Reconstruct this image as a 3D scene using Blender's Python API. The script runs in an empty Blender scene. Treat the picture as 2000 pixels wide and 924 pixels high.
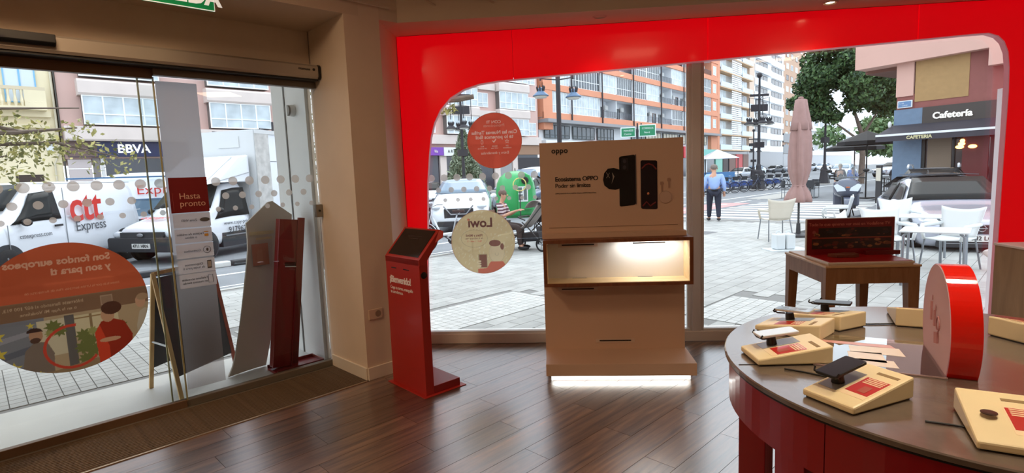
import bpy, bmesh, math, random
import numpy as np
from mathutils import Vector, Matrix
random.seed(7)
SC = bpy.context.scene
COL = SC.collection
PI = math.pi

# ------------------------------------------------------------------ camera
cam_d = bpy.data.cameras.new('camera'); cam = bpy.data.objects.new('camera', cam_d); COL.objects.link(cam)
R_ = ((0.99559425, 0.08552060, -0.03844874), (-0.02846980, -0.11498584, -0.99295908), (-0.08933952, 0.98967898, -0.11204449))
cam.matrix_world = Matrix(((R_[0][0], -R_[1][0], -R_[2][0], 0), (R_[0][1], -R_[1][1], -R_[2][1], 0), (R_[0][2], -R_[1][2], -R_[2][2], 1.65), (0, 0, 0, 1)))
cam_d.sensor_width = 36; cam_d.lens = 19.3873; cam_d.clip_start = 0.05; cam_d.clip_end = 600
SC.camera = cam

# ------------------------------------------------------------------ world: bright overcast sky
SC.view_settings.view_transform = 'Standard'; SC.view_settings.look = 'None'
SC.view_settings.gamma = 1; SC.view_settings.use_curve_mapping = False
SC.view_settings.exposure = 0.5
W = bpy.data.worlds.new('overcast_sky'); SC.world = W; W.use_nodes = True
nt = W.node_tree; nt.nodes.clear()
o = nt.nodes.new('ShaderNodeOutputWorld'); bg = nt.nodes.new('ShaderNodeBackground')
tc = nt.nodes.new('ShaderNodeTexCoord'); nz = nt.nodes.new('ShaderNodeTexNoise'); nz.inputs['Scale'].default_value = 2.2; nz.inputs['Detail'].default_value = 4
rp = nt.nodes.new('ShaderNodeValToRGB'); rp.color_ramp.elements[0].position = .3; rp.color_ramp.elements[0].color = (.66, .80, 1, 1); rp.color_ramp.elements[1].position = .75; rp.color_ramp.elements[1].color = (.95, .97, 1, 1)
nt.links.new(tc.outputs['Generated'], nz.inputs['Vector']); nt.links.new(nz.outputs['Fac'], rp.inputs['Fac'])
nt.links.new(rp.outputs['Color'], bg.inputs['Color']); nt.links.new(bg.outputs[0], o.inputs[0])
bg.inputs['Strength'].default_value = 1.9

def lamp(kind, name, loc, energy, color, size=.1, rot=(0, 0, 0), spot=None, size_y=None, spread=None):
    d = bpy.data.lights.new(name, kind); d.energy = energy; d.color = color
    if kind == 'AREA':
        d.size = size
        if size_y: d.shape = 'RECTANGLE'; d.size_y = size_y
        if spread: d.spread = spread
    elif kind == 'SUN': d.angle = size
    else: d.shadow_soft_size = size
    if spot: d.spot_size = spot; d.spot_blend = .6
    ob = bpy.data.objects.new(name, d); ob.location = loc; ob.rotation_euler = rot; COL.objects.link(ob)
    return ob
# diffuse sun through thin cloud
lamp('SUN', 'sun', (0, 0, 30), .9, (1, .97, .92), size=.9, rot=(math.radians(38), 0, math.radians(160)))
# warm fill lamps added below the ceiling, out of view, to brighten the room
for p_, e_ in (((-2.3, 2.25, 3.27), 23), ((-3.9, -.2, 3.27), 50), ((1.1, 2.3, 3.27), 4), ((3.4, 1.6, 3.27), 6)): lamp('AREA', 'interior_fill_light', p_, e_, (1, .68, .42), size=.6)

# ------------------------------------------------------------------ frames
AL = math.radians(49.62866)
LU = (math.cos(AL), math.sin(AL)); NV = (-LU[1], LU[0])
def UV(u, v, z=0): return Vector((u*LU[0]+v*NV[0], u*LU[1]+v*NV[1], z))
def srgb(*c):
    return tuple(((x/255)/12.92 if x/255 <= .04045 else ((x/255+.055)/1.055)**2.4) for x in c)

# ------------------------------------------------------------------ materials
MATS = {}
def mat(name, rgb, rough=.6, metal=0, var=0, vscale=8, bump=0, bscale=60, coat=0, emit=0, stretch=None, rnd=0, spec=.5, alpha=None, dirt=None):
    if name in MATS: return MATS[name]
    m = bpy.data.materials.new(name); m.use_nodes = True; n = m.node_tree.nodes; l = m.node_tree.links
    b = n['Principled BSDF']; c = srgb(*rgb)
    b.inputs['Base Color'].default_value = (*c, 1); b.inputs['Roughness'].default_value = rough; b.inputs['Metallic'].default_value = metal
    b.inputs['Specular IOR Level'].default_value = spec; b.inputs['Coat Weight'].default_value = coat; b.inputs['Coat Roughness'].default_value = .08
    if emit: b.inputs['Emission Color'].default_value = (*c, 1); b.inputs['Emission Strength'].default_value = emit
    vec = None
    t = n.new('ShaderNodeTexCoord'); mp = n.new('ShaderNodeMapping'); l.new(t.outputs['Object'], mp.inputs['Vector'])
    if stretch: mp.inputs['Scale'].default_value = stretch
    vec = mp.outputs['Vector']
    if rnd:
        oi = n.new('ShaderNodeObjectInfo'); ml = n.new('ShaderNodeMath'); ml.operation = 'MULTIPLY'; ml.inputs[1].default_value = 57
        l.new(oi.outputs['Random'], ml.inputs[0]); ad = n.new('ShaderNodeVectorMath'); ad.operation = 'ADD'
        l.new(vec, ad.inputs[0]); l.new(ml.outputs[0], ad.inputs[1]); vec = ad.outputs[0]
    col = None
    if var:
        z = n.new('ShaderNodeTexNoise'); z.inputs['Scale'].default_value = vscale; z.inputs['Detail'].default_value = 5; l.new(vec, z.inputs['Vector'])
        r = n.new('ShaderNodeValToRGB'); r.color_ramp.elements[0].position = .3; r.color_ramp.elements[1].position = .7
        r.color_ramp.elements[0].color = (*[x*(1-var) for x in c], 1); r.color_ramp.elements[1].color = (*[min(1, x*(1+var)) for x in c], 1)
        if dirt: r.color_ramp.elements[0].color = (*srgb(*dirt), 1)
        l.new(z.outputs['Fac'], r.inputs['Fac']); col = r.outputs['Color']
    if rnd:
        h = n.new('ShaderNodeHueSaturation'); mr = n.new('ShaderNodeMapRange'); mr.inputs['To Min'].default_value = 1-rnd; mr.inputs['To Max'].default_value = 1+rnd
        l.new(oi.outputs['Random'], mr.inputs['Value']); l.new(mr.outputs[0], h.inputs['Value'])
        if col: l.new(col, h.inputs['Color'])
        else: h.inputs['Color'].default_value = (*c, 1)
        col = h.outputs['Color']
    if col: l.new(col, b.inputs['Base Color'])
    if bump:
        z2 = n.new('ShaderNodeTexNoise'); z2.inputs['Scale'].default_value = bscale; z2.inputs['Detail'].default_value = 4; l.new(vec, z2.inputs['Vector'])
        bp = n.new('ShaderNodeBump'); bp.inputs['Strength'].default_value = bump; bp.inputs['Distance'].default_value = .01
        l.new(z2.outputs['Fac'], bp.inputs['Height']); l.new(bp.outputs[0], b.inputs['Normal'])
    if alpha is not None: b.inputs['Alpha'].default_value = alpha
    MATS[name] = m; return m

def glass_mat(name, tint=(1, 1, 1), refl=.06, rough=0.0, extra=None):
    if name in MATS: return MATS[name]
    m = bpy.data.materials.new(name); m.use_nodes = True; n = m.node_tree.nodes; l = m.node_tree.links; n.clear()
    out = n.new('ShaderNodeOutputMaterial'); mx = n.new('ShaderNodeMixShader'); tr = n.new('ShaderNodeBsdfTransparent'); gl = n.new('ShaderNodeBsdfGlossy')
    fr = n.new('ShaderNodeFresnel'); fr.inputs['IOR'].default_value = 1.45
    tr.inputs['Color'].default_value = (*tint, 1); gl.inputs['Roughness'].default_value = rough
    mt = n.new('ShaderNodeMath'); mt.operation = 'MULTIPLY'; mt.inputs[1].default_value = refl/.04; mt.use_clamp = True
    l.new(fr.outputs[0], mt.inputs[0]); l.new(mt.outputs[0], mx.inputs[0]); l.new(tr.outputs[0], mx.inputs[1]); l.new(gl.outputs[0], mx.inputs[2])
    l.new(mx.outputs[0], out.inputs[0]); MATS[name] = m; return m

def film_mat(name, rgb=None, clear=.25, trans=.7, attr=None, rough=None):
    """printed or frosted vinyl on glass: part clear, part translucent, part diffuse"""
    if name in MATS: return MATS[name]
    m = bpy.data.materials.new(name); m.use_nodes = True; n = m.node_tree.nodes; l = m.node_tree.links; n.clear()
    out = n.new('ShaderNodeOutputMaterial'); m1 = n.new('ShaderNodeMixShader'); m2 = n.new('ShaderNodeMixShader')
    tl = n.new('ShaderNodeBsdfTranslucent'); df = n.new('ShaderNodeBsdfDiffuse'); tr = n.new('ShaderNodeBsdfTransparent')
    if attr:
        a = n.new('ShaderNodeVertexColor'); a.layer_name = attr
        for s in (tl, df, tr): l.new(a.outputs['Color'], s.inputs['Color'])
    else:
        for s in (tl, df, tr): s.inputs['Color'].default_value = (*srgb(*rgb), 1)
    if rough:
        tr2 = n.new('ShaderNodeBsdfRefraction'); tr2.inputs['IOR'].default_value = 1.0; tr2.inputs['Roughness'].default_value = rough
        tr2.inputs['Color'].default_value = (*srgb(*rgb), 1); tr = tr2
    m1.inputs[0].default_value = trans; l.new(df.outputs[0], m1.inputs[1]); l.new(tl.outputs[0], m1.inputs[2])
    m2.inputs[0].default_value = clear; l.new(m1.outputs[0], m2.inputs[1]); l.new(tr.outputs[0], m2.inputs[2]); l.new(m2.outputs[0], out.inputs[0])
    MATS[name] = m; return m

def wood_mat(name, dark, light, rough=.45, scale=(1, 9, 9), rnd=0, bump=.1, ws=2.2, streak=None, coat=0):
    if name in MATS: return MATS[name]
    m = bpy.data.materials.new(name); m.use_nodes = True; n = m.node_tree.nodes; l = m.node_tree.links; b = n['Principled BSDF']
    b.inputs['Roughness'].default_value = rough; b.inputs['Coat Weight'].default_value = coat; b.inputs['Coat Roughness'].default_value = .25; b.inputs['Coat IOR'].default_value = 1.95 if coat > .5 else 1.5
    t = n.new('ShaderNodeTexCoord'); mp = n.new('ShaderNodeMapping'); mp.inputs['Scale'].default_value = scale; l.new(t.outputs['Object'], mp.inputs['Vector'])
    vec = mp.outputs[0]
    oi = n.new('ShaderNodeObjectInfo'); ml = n.new('ShaderNodeMath'); ml.operation = 'MULTIPLY'; ml.inputs[1].default_value = 91; l.new(oi.outputs['Random'], ml.inputs[0])
    ad = n.new('ShaderNodeVectorMath'); ad.operation = 'ADD'; l.new(vec, ad.inputs[0]); l.new(ml.outputs[0], ad.inputs[1]); vec = ad.outputs[0]
    z = n.new('ShaderNodeTexNoise'); z.inputs['Scale'].default_value = ws; z.inputs['Detail'].default_value = 7; z.inputs['Roughness'].default_value = .6; z.inputs['Distortion'].default_value = .6; l.new(vec, z.inputs['Vector'])
    r = n.new('ShaderNodeValToRGB'); e = r.color_ramp.elements; e[0].position = .32; e[1].position = .68; e[0].color = (*srgb(*dark), 1); e[1].color = (*srgb(*light), 1)
    if streak:
        q = e.new(.78); q.color = (*srgb(*streak), 1)
    l.new(z.outputs['Fac'], r.inputs['Fac'])
    h = n.new('ShaderNodeHueSaturation'); mr = n.new('ShaderNodeMapRange'); mr.inputs['To Min'].default_value = 1-rnd; mr.inputs['To Max'].default_value = 1+rnd
    l.new(oi.outputs['Random'], mr.inputs['Value']); l.new(mr.outputs[0], h.inputs['Value']); l.new(r.outputs[0], h.inputs['Color']); l.new(h.outputs[0], b.inputs['Base Color'])
    bp = n.new('ShaderNodeBump'); bp.inputs['Strength'].default_value = bump; bp.inputs['Distance'].default_value = .003; l.new(z.outputs['Fac'], bp.inputs['Height']); l.new(bp.outputs[0], b.inputs['Normal'])
    MATS[name] = m; return m

# ------------------------------------------------------------------ mesh builder
class B:
    def __init__(s): s.v = []; s.f = []; s.M = None
    def add(s, vs, fs):
        k = len(s.v)
        if s.M is not None: vs = [tuple(s.M @ Vector(p)) for p in vs]
        s.v += [tuple(p) for p in vs]; s.f += [tuple(i+k for i in f) for f in fs]; return s
    def box(s, x0, x1, y0, y1, z0, z1):
        return s.add([(x0, y0, z0), (x1, y0, z0), (x1, y1, z0), (x0, y1, z0), (x0, y0, z1), (x1, y0, z1), (x1, y1, z1), (x0, y1, z1)],
                     [(0, 3, 2, 1), (4, 5, 6, 7), (0, 1, 5, 4), (1, 2, 6, 5), (2, 3, 7, 6), (3, 0, 4, 7)])
    def cbox(s, c, d): return s.box(c[0]-d[0]/2, c[0]+d[0]/2, c[1]-d[1]/2, c[1]+d[1]/2, c[2]-d[2]/2, c[2]+d[2]/2)
    def prism(s, poly, h0, h1, axis='z'):
        n = len(poly); f = {'z': lambda a, b, h: (a, b, h), 'y': lambda a, b, h: (a, h, b), 'x': lambda a, b, h: (h, a, b)}[axis]
        vs = [f(a, b, h0) for a, b in poly]+[f(a, b, h1) for a, b in poly]
        fs = [tuple(range(n))[::-1], tuple(range(n, 2*n))]+[(i, (i+1) % n, (i+1) % n+n, i+n) for i in range(n)]
        return s.add(vs, fs)
    def cyl(s, p0, p1, r0, r1=None, n=12, cap=True):
        r1 = r0 if r1 is None else r1
        p0 = Vector(p0); p1 = Vector(p1); d = (p1-p0).normalized(); a = d.orthogonal().normalized(); b = d.cross(a)
        vs = [tuple(p0+(a*math.cos(2*PI*i/n)+b*math.sin(2*PI*i/n))*r0) for i in range(n)]+[tuple(p1+(a*math.cos(2*PI*i/n)+b*math.sin(2*PI*i/n))*r1) for i in range(n)]
        fs = [(i, (i+1) % n, (i+1) % n+n, i+n) for i in range(n)]
        if cap: fs += [tuple(range(n))[::-1], tuple(range(n, 2*n))]
        return s.add(vs, fs)
    def tube(s, pts, r, n=8, closed=False):
        pts = [Vector(p) for p in pts]; rs = r if isinstance(r, (list, tuple)) else [r]*len(pts)
        m = len(pts); vs = []; a = None
        for i, p in enumerate(pts):
            if closed: d = pts[(i+1) % m]-pts[i-1]
            else: d = pts[min(i+1, m-1)]-pts[max(i-1, 0)]
            d.normalize()
            a = d.orthogonal().normalized() if a is None else (a-d*a.dot(d)).normalized()
            b = d.cross(a)
            vs += [tuple(p+(a*math.cos(2*PI*k/n)+b*math.sin(2*PI*k/n))*rs[i]) for k in range(n)]
        fs = []
        for i in range(m if closed else m-1):
            j = (i+1) % m
            fs += [(i*n+k, i*n+(k+1) % n, j*n+(k+1) % n, j*n+k) for k in range(n)]
        if not closed: fs += [tuple(range(n))[::-1], tuple(range((m-1)*n, m*n))]
        return s.add(vs, fs)
    def lathe(s, prof, c=(0, 0, 0), n=20, axis='z'):
        vs = []; m = len(prof)
        for r, h in prof:
            for k in range(n):
                a = 2*PI*k/n; q = (r*math.cos(a), r*math.sin(a), h)
                if axis == 'y': q = (q[0], q[2], q[1])
                if axis == 'x': q = (q[2], q[0], q[1])
                vs.append((q[0]+c[0], q[1]+c[1], q[2]+c[2]))
        fs = [(i*n+k, i*n+(k+1) % n, (i+1)*n+(k+1) % n, (i+1)*n+k) for i in range(m-1) for k in range(n)]
        fs += [tuple(range(n))[::-1], tuple(range((m-1)*n, m*n))]
        return s.add(vs, fs)
    def ball(s, c, r, n=12, m=8):
        rx, ry, rz = r if isinstance(r, (tuple, list)) else (r, r, r)
        prof = [(math.sin(PI*i/m), -math.cos(PI*i/m)) for i in range(m+1)]
        vs = [(c[0]+rx*max(a, .001)*math.cos(2*PI*k/n), c[1]+ry*max(a, .001)*math.sin(2*PI*k/n), c[2]+rz*h) for a, h in prof for k in range(n)]
        fs = [(i*n+k, i*n+(k+1) % n, (i+1)*n+(k+1) % n, (i+1)*n+k) for i in range(m) for k in range(n)]
        return s.add(vs, fs)
    def torus(s, c, R, r, axis='y', n=28, k=8):
        pts = []
        for i in range(n):
            a = 2*PI*i/n
            p = {'y': (math.cos(a)*R, 0, math.sin(a)*R), 'z': (math.cos(a)*R, math.sin(a)*R, 0), 'x': (0, math.cos(a)*R, math.sin(a)*R)}[axis]
            pts.append((c[0]+p[0], c[1]+p[1], c[2]+p[2]))
        return s.tube(pts, r, k, closed=True)
    def grid(s, fn, nu, nv, closed_u=False):
        vs = [fn(i/nu, j/nv) for j in range(nv+1) for i in range(nu+1)]
        return s.add(vs, [(j*(nu+1)+i, j*(nu+1)+i+1, (j+1)*(nu+1)+i+1, (j+1)*(nu+1)+i) for j in range(nv) for i in range(nu)])
    def mesh(s, name, m=None, smooth=False):
        me = bpy.data.meshes.new(name); me.from_pydata(s.v, [], s.f); me.update()
        bm = bmesh.new(); bm.from_mesh(me); bmesh.ops.recalc_face_normals(bm, faces=bm.faces); bm.to_mesh(me); bm.free()
        if m: me.materials.append(m)
        if smooth: me.polygons.foreach_set('use_smooth', [True]*len(me.polygons))
        return me

def link(name, me, parent=None, loc=(0, 0, 0), rot=(0, 0, 0), bevel=0, sub=0, solid=0, auto=False):
    ob = bpy.data.objects.new(name, me); COL.objects.link(ob); ob.location = loc; ob.rotation_euler = rot
    if parent: ob.parent = parent
    if solid: q = ob.modifiers.new('solid', 'SOLIDIFY'); q.thickness = solid; q.offset = 0
    if bevel: q = ob.modifiers.new('bevel', 'BEVEL'); q.width = bevel; q.segments = 2; q.limit_method = 'ANGLE'
    if sub: q = ob.modifiers.new('sub', 'SUBSURF'); q.levels = q.render_levels = sub
    return ob
def P(name, b, m, parent=None, loc=(0, 0, 0), rot=(0, 0, 0), bevel=0, smooth=False, sub=0, label=None, solid=0, kind=None):
    ob = link(name, b.mesh(name, m, smooth), parent, loc, rot, bevel, sub, solid)
    if label: ob['label'] = label
    if kind: ob['kind'] = kind
    return ob
def tag(ob, label, cat, group=None, kind=None):
    ob['label'] = label; ob['category'] = cat
    if group: ob['group'] = group
    if kind: ob['kind'] = kind
    return ob
def T(name, loc, rz, label, cat, group=None):
    ob = bpy.data.objects.new(name, None); COL.objects.link(ob); ob.location = loc; ob.rotation_euler = (0, 0, rz)
    ob.empty_display_size = .1
    return tag(ob, label, cat, group)
def S(name, b, m, parent=None, **k):
    ob = P(name, b, m, parent, **k)
    if not parent: ob['kind'] = 'structure'
    return ob
def copy_tree(ob, parent=None):
    c = ob.copy(); COL.objects.link(c); c.parent = parent
    for ch in list(ob.children): copy_tree(ch, c)
    return c
def dup(root, loc, rz, label, scale=None):
    c = copy_tree(root); c.location = loc; c.rotation_euler = (0, 0, rz); c['label'] = label
    if scale: c.scale = scale
    return c

# ------------------------------------------------------------------ text
def text_mesh(txt, size, depth=.002, align='CENTER', bold=0, spacing=1.0, shear=0):
    cu = bpy.data.curves.new('lettering', 'FONT'); cu.body = txt; cu.size = size; cu.extrude = depth/2; cu.align_x = align; cu.align_y = 'CENTER'
    cu.offset = bold; cu.space_character = spacing; cu.resolution_u = 3; cu.shear = shear
    ob = bpy.data.objects.new('lettering', cu); COL.objects.link(ob)
    dg = bpy.context.evaluated_depsgraph_get(); me = bpy.data.meshes.new_from_object(ob.evaluated_get(dg))
    bpy.data.objects.remove(ob); bpy.data.curves.remove(cu); me.name = 'lettering'; return me
def text(txt, size, m, parent, loc, rot=(PI/2, 0, 0), mirror=False, name='lettering', **k):
    me = text_mesh(txt, size, **k)
    if mirror:
        me.transform(Matrix.Diagonal((-1, 1, 1, 1))); me.flip_normals()
    me.materials.clear(); me.materials.append(m)
    ob = bpy.data.objects.new(name, me); COL.objects.link(ob); ob.location = loc; ob.rotation_euler = rot
    if parent: ob.parent = parent
    return ob

# printed film: a fine grid whose colour attribute carries the flat print
def ell(cx, cy, rx, ry, n=28, a0=0, a1=2*PI): return [(cx+rx*math.cos(a0+(a1-a0)*i/n), cy+ry*math.sin(a0+(a1-a0)*i/n)) for i in range(n)]
def rect(x0, x1, y0, y1): return [(x0, y0), (x1, y0), (x1, y1), (x0, y1)]
def star(cx, cy, r):
    return [(cx+(r if i % 2 == 0 else r*.42)*math.cos(PI/2+i*PI/5), cy+(r if i % 2 == 0 else r*.42)*math.sin(PI/2+i*PI/5)) for i in range(10)]
def inside(px, py, poly):
    c = np.zeros(px.shape, bool); n = len(poly)
    for i in range(n):
        x0, y0 = poly[i]; x1, y1 = poly[(i+1) % n]
        if y0 == y1: continue
        k = ((y0 > py) != (y1 > py)) & (px < (x1-x0)*(py-y0)/(y1-y0)+x0); c ^= k
    return c
def print_film(name, hw, hh, n, base, paint, m, parent, loc, rot, circle=True, mirror=True):
    """paint: list of (polygon | ('text', str, size, x, y, mirrored, align), rgb)"""
    nx = n; ny = max(2, int(n*hh/hw)); xs = np.linspace(-hw, hw, nx+1); ys = np.linspace(-hh, hh, ny+1)
    X, Y = np.meshgrid(xs, ys); Cc = np.zeros((ny+1, nx+1, 3)); Cc[:] = srgb(*base)
    for it, rgb in paint:
        if it[0] == 'text':
            me = text_mesh(it[1], it[2], depth=0, align=it[6] if len(it) > 6 else 'CENTER', bold=it[7] if len(it) > 7 else it[2]*.012); me.calc_loop_triangles()
            V = np.array([v.co[:2] for v in me.vertices]) if len(me.vertices) else np.zeros((0, 2))
            if len(V):
                if it[5]: V[:, 0] *= -1
                V = V+np.array([it[3], it[4]]); k = np.zeros(X.shape, bool)
                for t in me.loop_triangles:
                    tri = [tuple(V[i]) for i in t.vertices]
                    i0 = np.searchsorted(xs, min(p[0] for p in tri)); i1 = np.searchsorted(xs, max(p[0] for p in tri))
                    j0 = np.searchsorted(ys, min(p[1] for p in tri)); j1 = np.searchsorted(ys, max(p[1] for p in tri))
                    if i1 > i0 and j1 > j0: k[j0:j1, i0:i1] |= inside(X[j0:j1, i0:i1], Y[j0:j1, i0:i1], tri)
                Cc[k] = srgb(*rgb)
            bpy.data.meshes.remove(me)
        else: Cc[inside(X, Y, it)] = srgb(*rgb)
    Rr = np.hypot(X/hw, Y/hh)
    keep = (Rr < 1+2.2/nx) if circle else np.ones_like(X, bool)
    if circle:
        sc = np.where(Rr > 1, 1/np.maximum(Rr, 1e-6), 1); X = X*sc; Y = Y*sc
    idx = -np.ones(X.shape, int); idx[keep] = np.arange(keep.sum())
    vs = [(float(a), 0, float(b)) for a, b in zip(X[keep], Y[keep])]
    q = np.stack([idx[:-1, :-1], idx[:-1, 1:], idx[1:, 1:], idx[1:, :-1]], -1).reshape(-1, 4); q = q[(q >= 0).all(1)]
    me = bpy.data.meshes.new(name); me.from_pydata(vs, [], q.tolist()); me.update()
    at = me.color_attributes.new('print', 'FLOAT_COLOR', 'POINT'); cc = np.ones((len(vs), 4)); cc[:, :3] = Cc[keep]; at.data.foreach_set('color', cc.ravel())
    me.materials.append(m)
    return link(name, me, parent, loc, rot)
def print_mat(name, rough=.5, coat=0):
    if name in MATS: return MATS[name]
    m = bpy.data.materials.new(name); m.use_nodes = True; n = m.node_tree.nodes; a = n.new('ShaderNodeVertexColor'); a.layer_name = 'print'
    m.node_tree.links.new(a.outputs[0], n['Principled BSDF'].inputs['Base Color']); n['Principled BSDF'].inputs['Roughness'].default_value = rough
    n['Principled BSDF'].inputs['Coat Weight'].default_value = coat
    MATS[name] = m; return m

# ================================================================== SHOP SHELL
WHITE = mat('plaster_white', (222, 204, 182), .75, var=.03, vscale=3, bump=.05)
CEIL = mat('ceiling_paint', (214, 196, 174), .8, var=.02, vscale=2)
SKIRT = mat('skirting_cream', (226, 216, 198), .5)
ALU = mat('window_frame_white', (226, 226, 222), .4)
PLANK = wood_mat('floor_planks', (58, 41, 33), (124, 94, 74), .34, (.8, 10, 9), rnd=.34, streak=(190, 122, 64), bump=.2, coat=.9)
FB = mat('floor_base', (40, 30, 25), .7)
BASEZ = -.012
poly = [(-1.47, 5.30), (4.95, 5.30), (4.95, -3.5), (-6.8, -3.5), (-6.8, -.95), (-2.2, 4.72), (-1.9, 4.75)]
S('floor', B().prism(poly, -.12, BASEZ), FB)
floor_ob = bpy.data.objects['floor']
# planks, 0.195 x 1.25 m laid along the entrance wall
PW, PL = .1955, 1.25
bp_ = B().box(-PL/2+.0012, PL/2-.0012, -PW/2+.0013, PW/2-.0013, BASEZ, 0)
plank_me = bp_.mesh('plank', PLANK)
def in_room(x, y, mg=0):
    u = x*LU[0]+y*LU[1]; v = x*NV[0]+y*NV[1]
    return y < 5.26-mg and x < 4.9 and (v < 4.0-mg)
row = 0; v = 4.0-PW/2; npl = 0
while v > -3.4:
    off = (row*.437) % 1*PL
    u = -3.3+off
    while u < 6.9:
        c = UV(u, v)
        ends = [UV(u+s*PL/2, v) for s in (-1, 1)]
        cx, cy = c.x, c.y
        view = cy > .9 and cx > -4.2+.0 and cx < 4.6 and (cx > -3.9 or cy > 1.5) and cy-abs(cx)*.5 > .1
        if view:
            y0 = min(e.y for e in ends); y1 = max(e.y for e in ends)
            if y1 < 5.24:
                ob = link('plank', plank_me, floor_ob, (cx, cy, 0), (0, 0, AL)); npl += 1
            elif y0 < 5.2:   # board cut at the window wall
                uw = (5.24-v*NV[1])/LU[1]
                if uw-(u-PL/2) > .1:
                    b = B().prism([(-PL/2+.0008, -PW/2+.0008), (uw-u+PW/2*NV[1]/LU[1]-.0, -PW/2+.0008), (uw-u-PW/2*NV[1]/LU[1], PW/2-.0008), (-PL/2+.0008, PW/2-.0008)], BASEZ, 0)
                    P('plank', b, PLANK, floor_ob, (cx, cy, 0), (0, 0, AL)); npl += 1
        u += PL
    row += 1; v -= PW
v = 4.0+PW/2
for off in (.3, .9, .1, .6):     # the corner strip between pier and window
    u = 2.26
    while u < 3.4:
        u1 = min(u+PL*(off if u == 2.26 else 1), 9); uw = (5.24-v*NV[1])/LU[1]; c = UV(0, v); sl_ = PW/2*NV[1]/LU[1]
        if u < uw-.05: P('plank', B().prism([(u+.001, -PW/2+.0013), (min(u1, uw+sl_)-.001, -PW/2+.0013), (min(u1, uw-sl_)-.001, PW/2-.0013), (u+.001, PW/2-.0013)], BASEZ, 0), PLANK, floor_ob, (c.x, c.y, 0), (0, 0, AL))
        u = u1
    v += PW
# walls
def vbox(name, u0, u1, v0, v1, z0, z1, m, parent=None, **k):
    b = B().box(u0, u1, v0, v1, z0, z1); return P(name, b, m, parent, rot=(0, 0, AL) if not parent else (0, 0, 0), **k)
# corner pier between entrance and window
cA, cB_, cC, cD = (-2.075, 4.656), (-1.623, 4.278), (-1.42, 4.517), (-1.487, 5.25)
pier = [cA, cB_, cC, cD, (-1.487, 5.45), (-2.25, 5.45), (-2.35, 4.98)]
S('wall_corner', B().prism(pier, 0, 3.05), WHITE)
def skirt(name, p, q, h=.105, t=.014):
    d = Vector((q[0]-p[0], q[1]-p[1], 0)).normalized(); n = Vector((d.y, -d.x, 0))
    a = Vector((*p, 0)); c = Vector((*q, 0))
    pts = [a, c, c+n*t, a+n*t]
    S(name, B().prism([(k.x, k.y) for k in pts], 0, h), SKIRT, bevel=.002)
skirt('baseboard_left', cA, cB_); skirt('baseboard_front', (cB_[0], cB_[1]), cC)
vbox('wall_left', -7.2, -.12, 4.55, 4.75, 0, 3.05, WHITE)['kind'] = 'structure'
vbox('wall_over_entrance', -.2, 2.2, 4.62, 4.78, 2.50, 3.05, WHITE)['kind'] = 'structure'
vbox('trim_1', -.14, -.03, 4.30, 4.62, 0, 3.0, mat('pale_wood_jamb', (196, 160, 120), .5, var=.08))['kind'] = 'structure'
S('wall_back', B().box(-6.9, 5.05, -3.65, -3.5, 0, 3.35), WHITE)
S('wall_right', B().box(4.95, 5.1, -3.6, 5.5, 0, 3.35), WHITE)
S('wall_far_left', B().box(-6.95, -6.8, -3.6, -.9, 0, 3.35), WHITE)
# lowered soffit along both fronts, tray ceiling inside it
T0 = (-1.214, 4.722)
s_in = [UV(-6, 4.0, 2.92), UV(2.14, 4.0, 2.93), (T0[0]-.0, T0[1], 2.95), (5.0, 4.80, 2.95)]
b = B()
so = [UV(-6, 4.75, 2.91), UV(2.3, 4.75, 2.91), Vector((-1.5, 4.9, 2.935)), Vector((-1.5, 5.4, 2.975)), Vector((5.0, 5.4, 2.975))]
pts = [Vector(p) for p in (UV(-6, 4.0, 2.915), UV(1.2, 4.0, 2.915), UV(2.7, 4.01, 2.935), Vector((5.0, 4.80, 2.955)))]
vs = pts+so; lo = len(vs)
b.add([tuple(p) for p in vs]+[(p[0], p[1], 3.3) for p in vs], [(0, 1, 5, 4), (1, 2, 6, 5), (2, 7, 6), (2, 3, 8, 7), (0, 1, 1+lo, lo), (1, 2, 2+lo, 1+lo), (2, 3, 3+lo, 2+lo)])
S('ceiling', b, CEIL)
S('ceiling_tray', B().box(-7, 5.1, -3.6, 5.0, 3.3, 3.4), CEIL)
# raised lines of the tray fascia
for i, (p, q, z) in enumerate([(UV(-1, 3.985), UV(2.62, 3.985), 3.03)]):
    P('trim_2', B().tube([(p.x, p.y, z), (q.x, q.y, z)], .008, 6), CEIL)['kind'] = 'structure'
for i, x in enumerate((-.92, -.45, .1)):
    P('trim_3', B().tube([(x-.5, 4.69-.5, 3.24), (x, 4.73, 3.03)], .008, 6), CEIL)['kind'] = 'structure'

# downlights
def downlight(x, y, z, label, rx=1):
    t = T('downlight', (x, y, z), 0, label, 'ceiling light', 'downlights over the window')
    P('trim_ring', B().lathe([(.062, .004), (.062, -.008), (.050, -.012), (.044, .006)], n=24), mat('lamp_ring', (190, 176, 160), .4), t, smooth=True)
    P('lamp', B().lathe([(.043, .002), (.030, -.004), (.010, -.006)], n=20), mat('lamp_glow', (255, 224, 178), .5, emit=9), t)
    lamp('SPOT', 'downlight_beam', (x, y, z-.03), 4, (1, .80, .58), .04, spot=1.9)
    return t
downlight(.376, 4.90, 2.955, 'small round recessed downlight above the phone advertising unit')
downlight(2.254, 4.93, 2.955, 'small round recessed downlight at the top edge, right of the other downlight')
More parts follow.
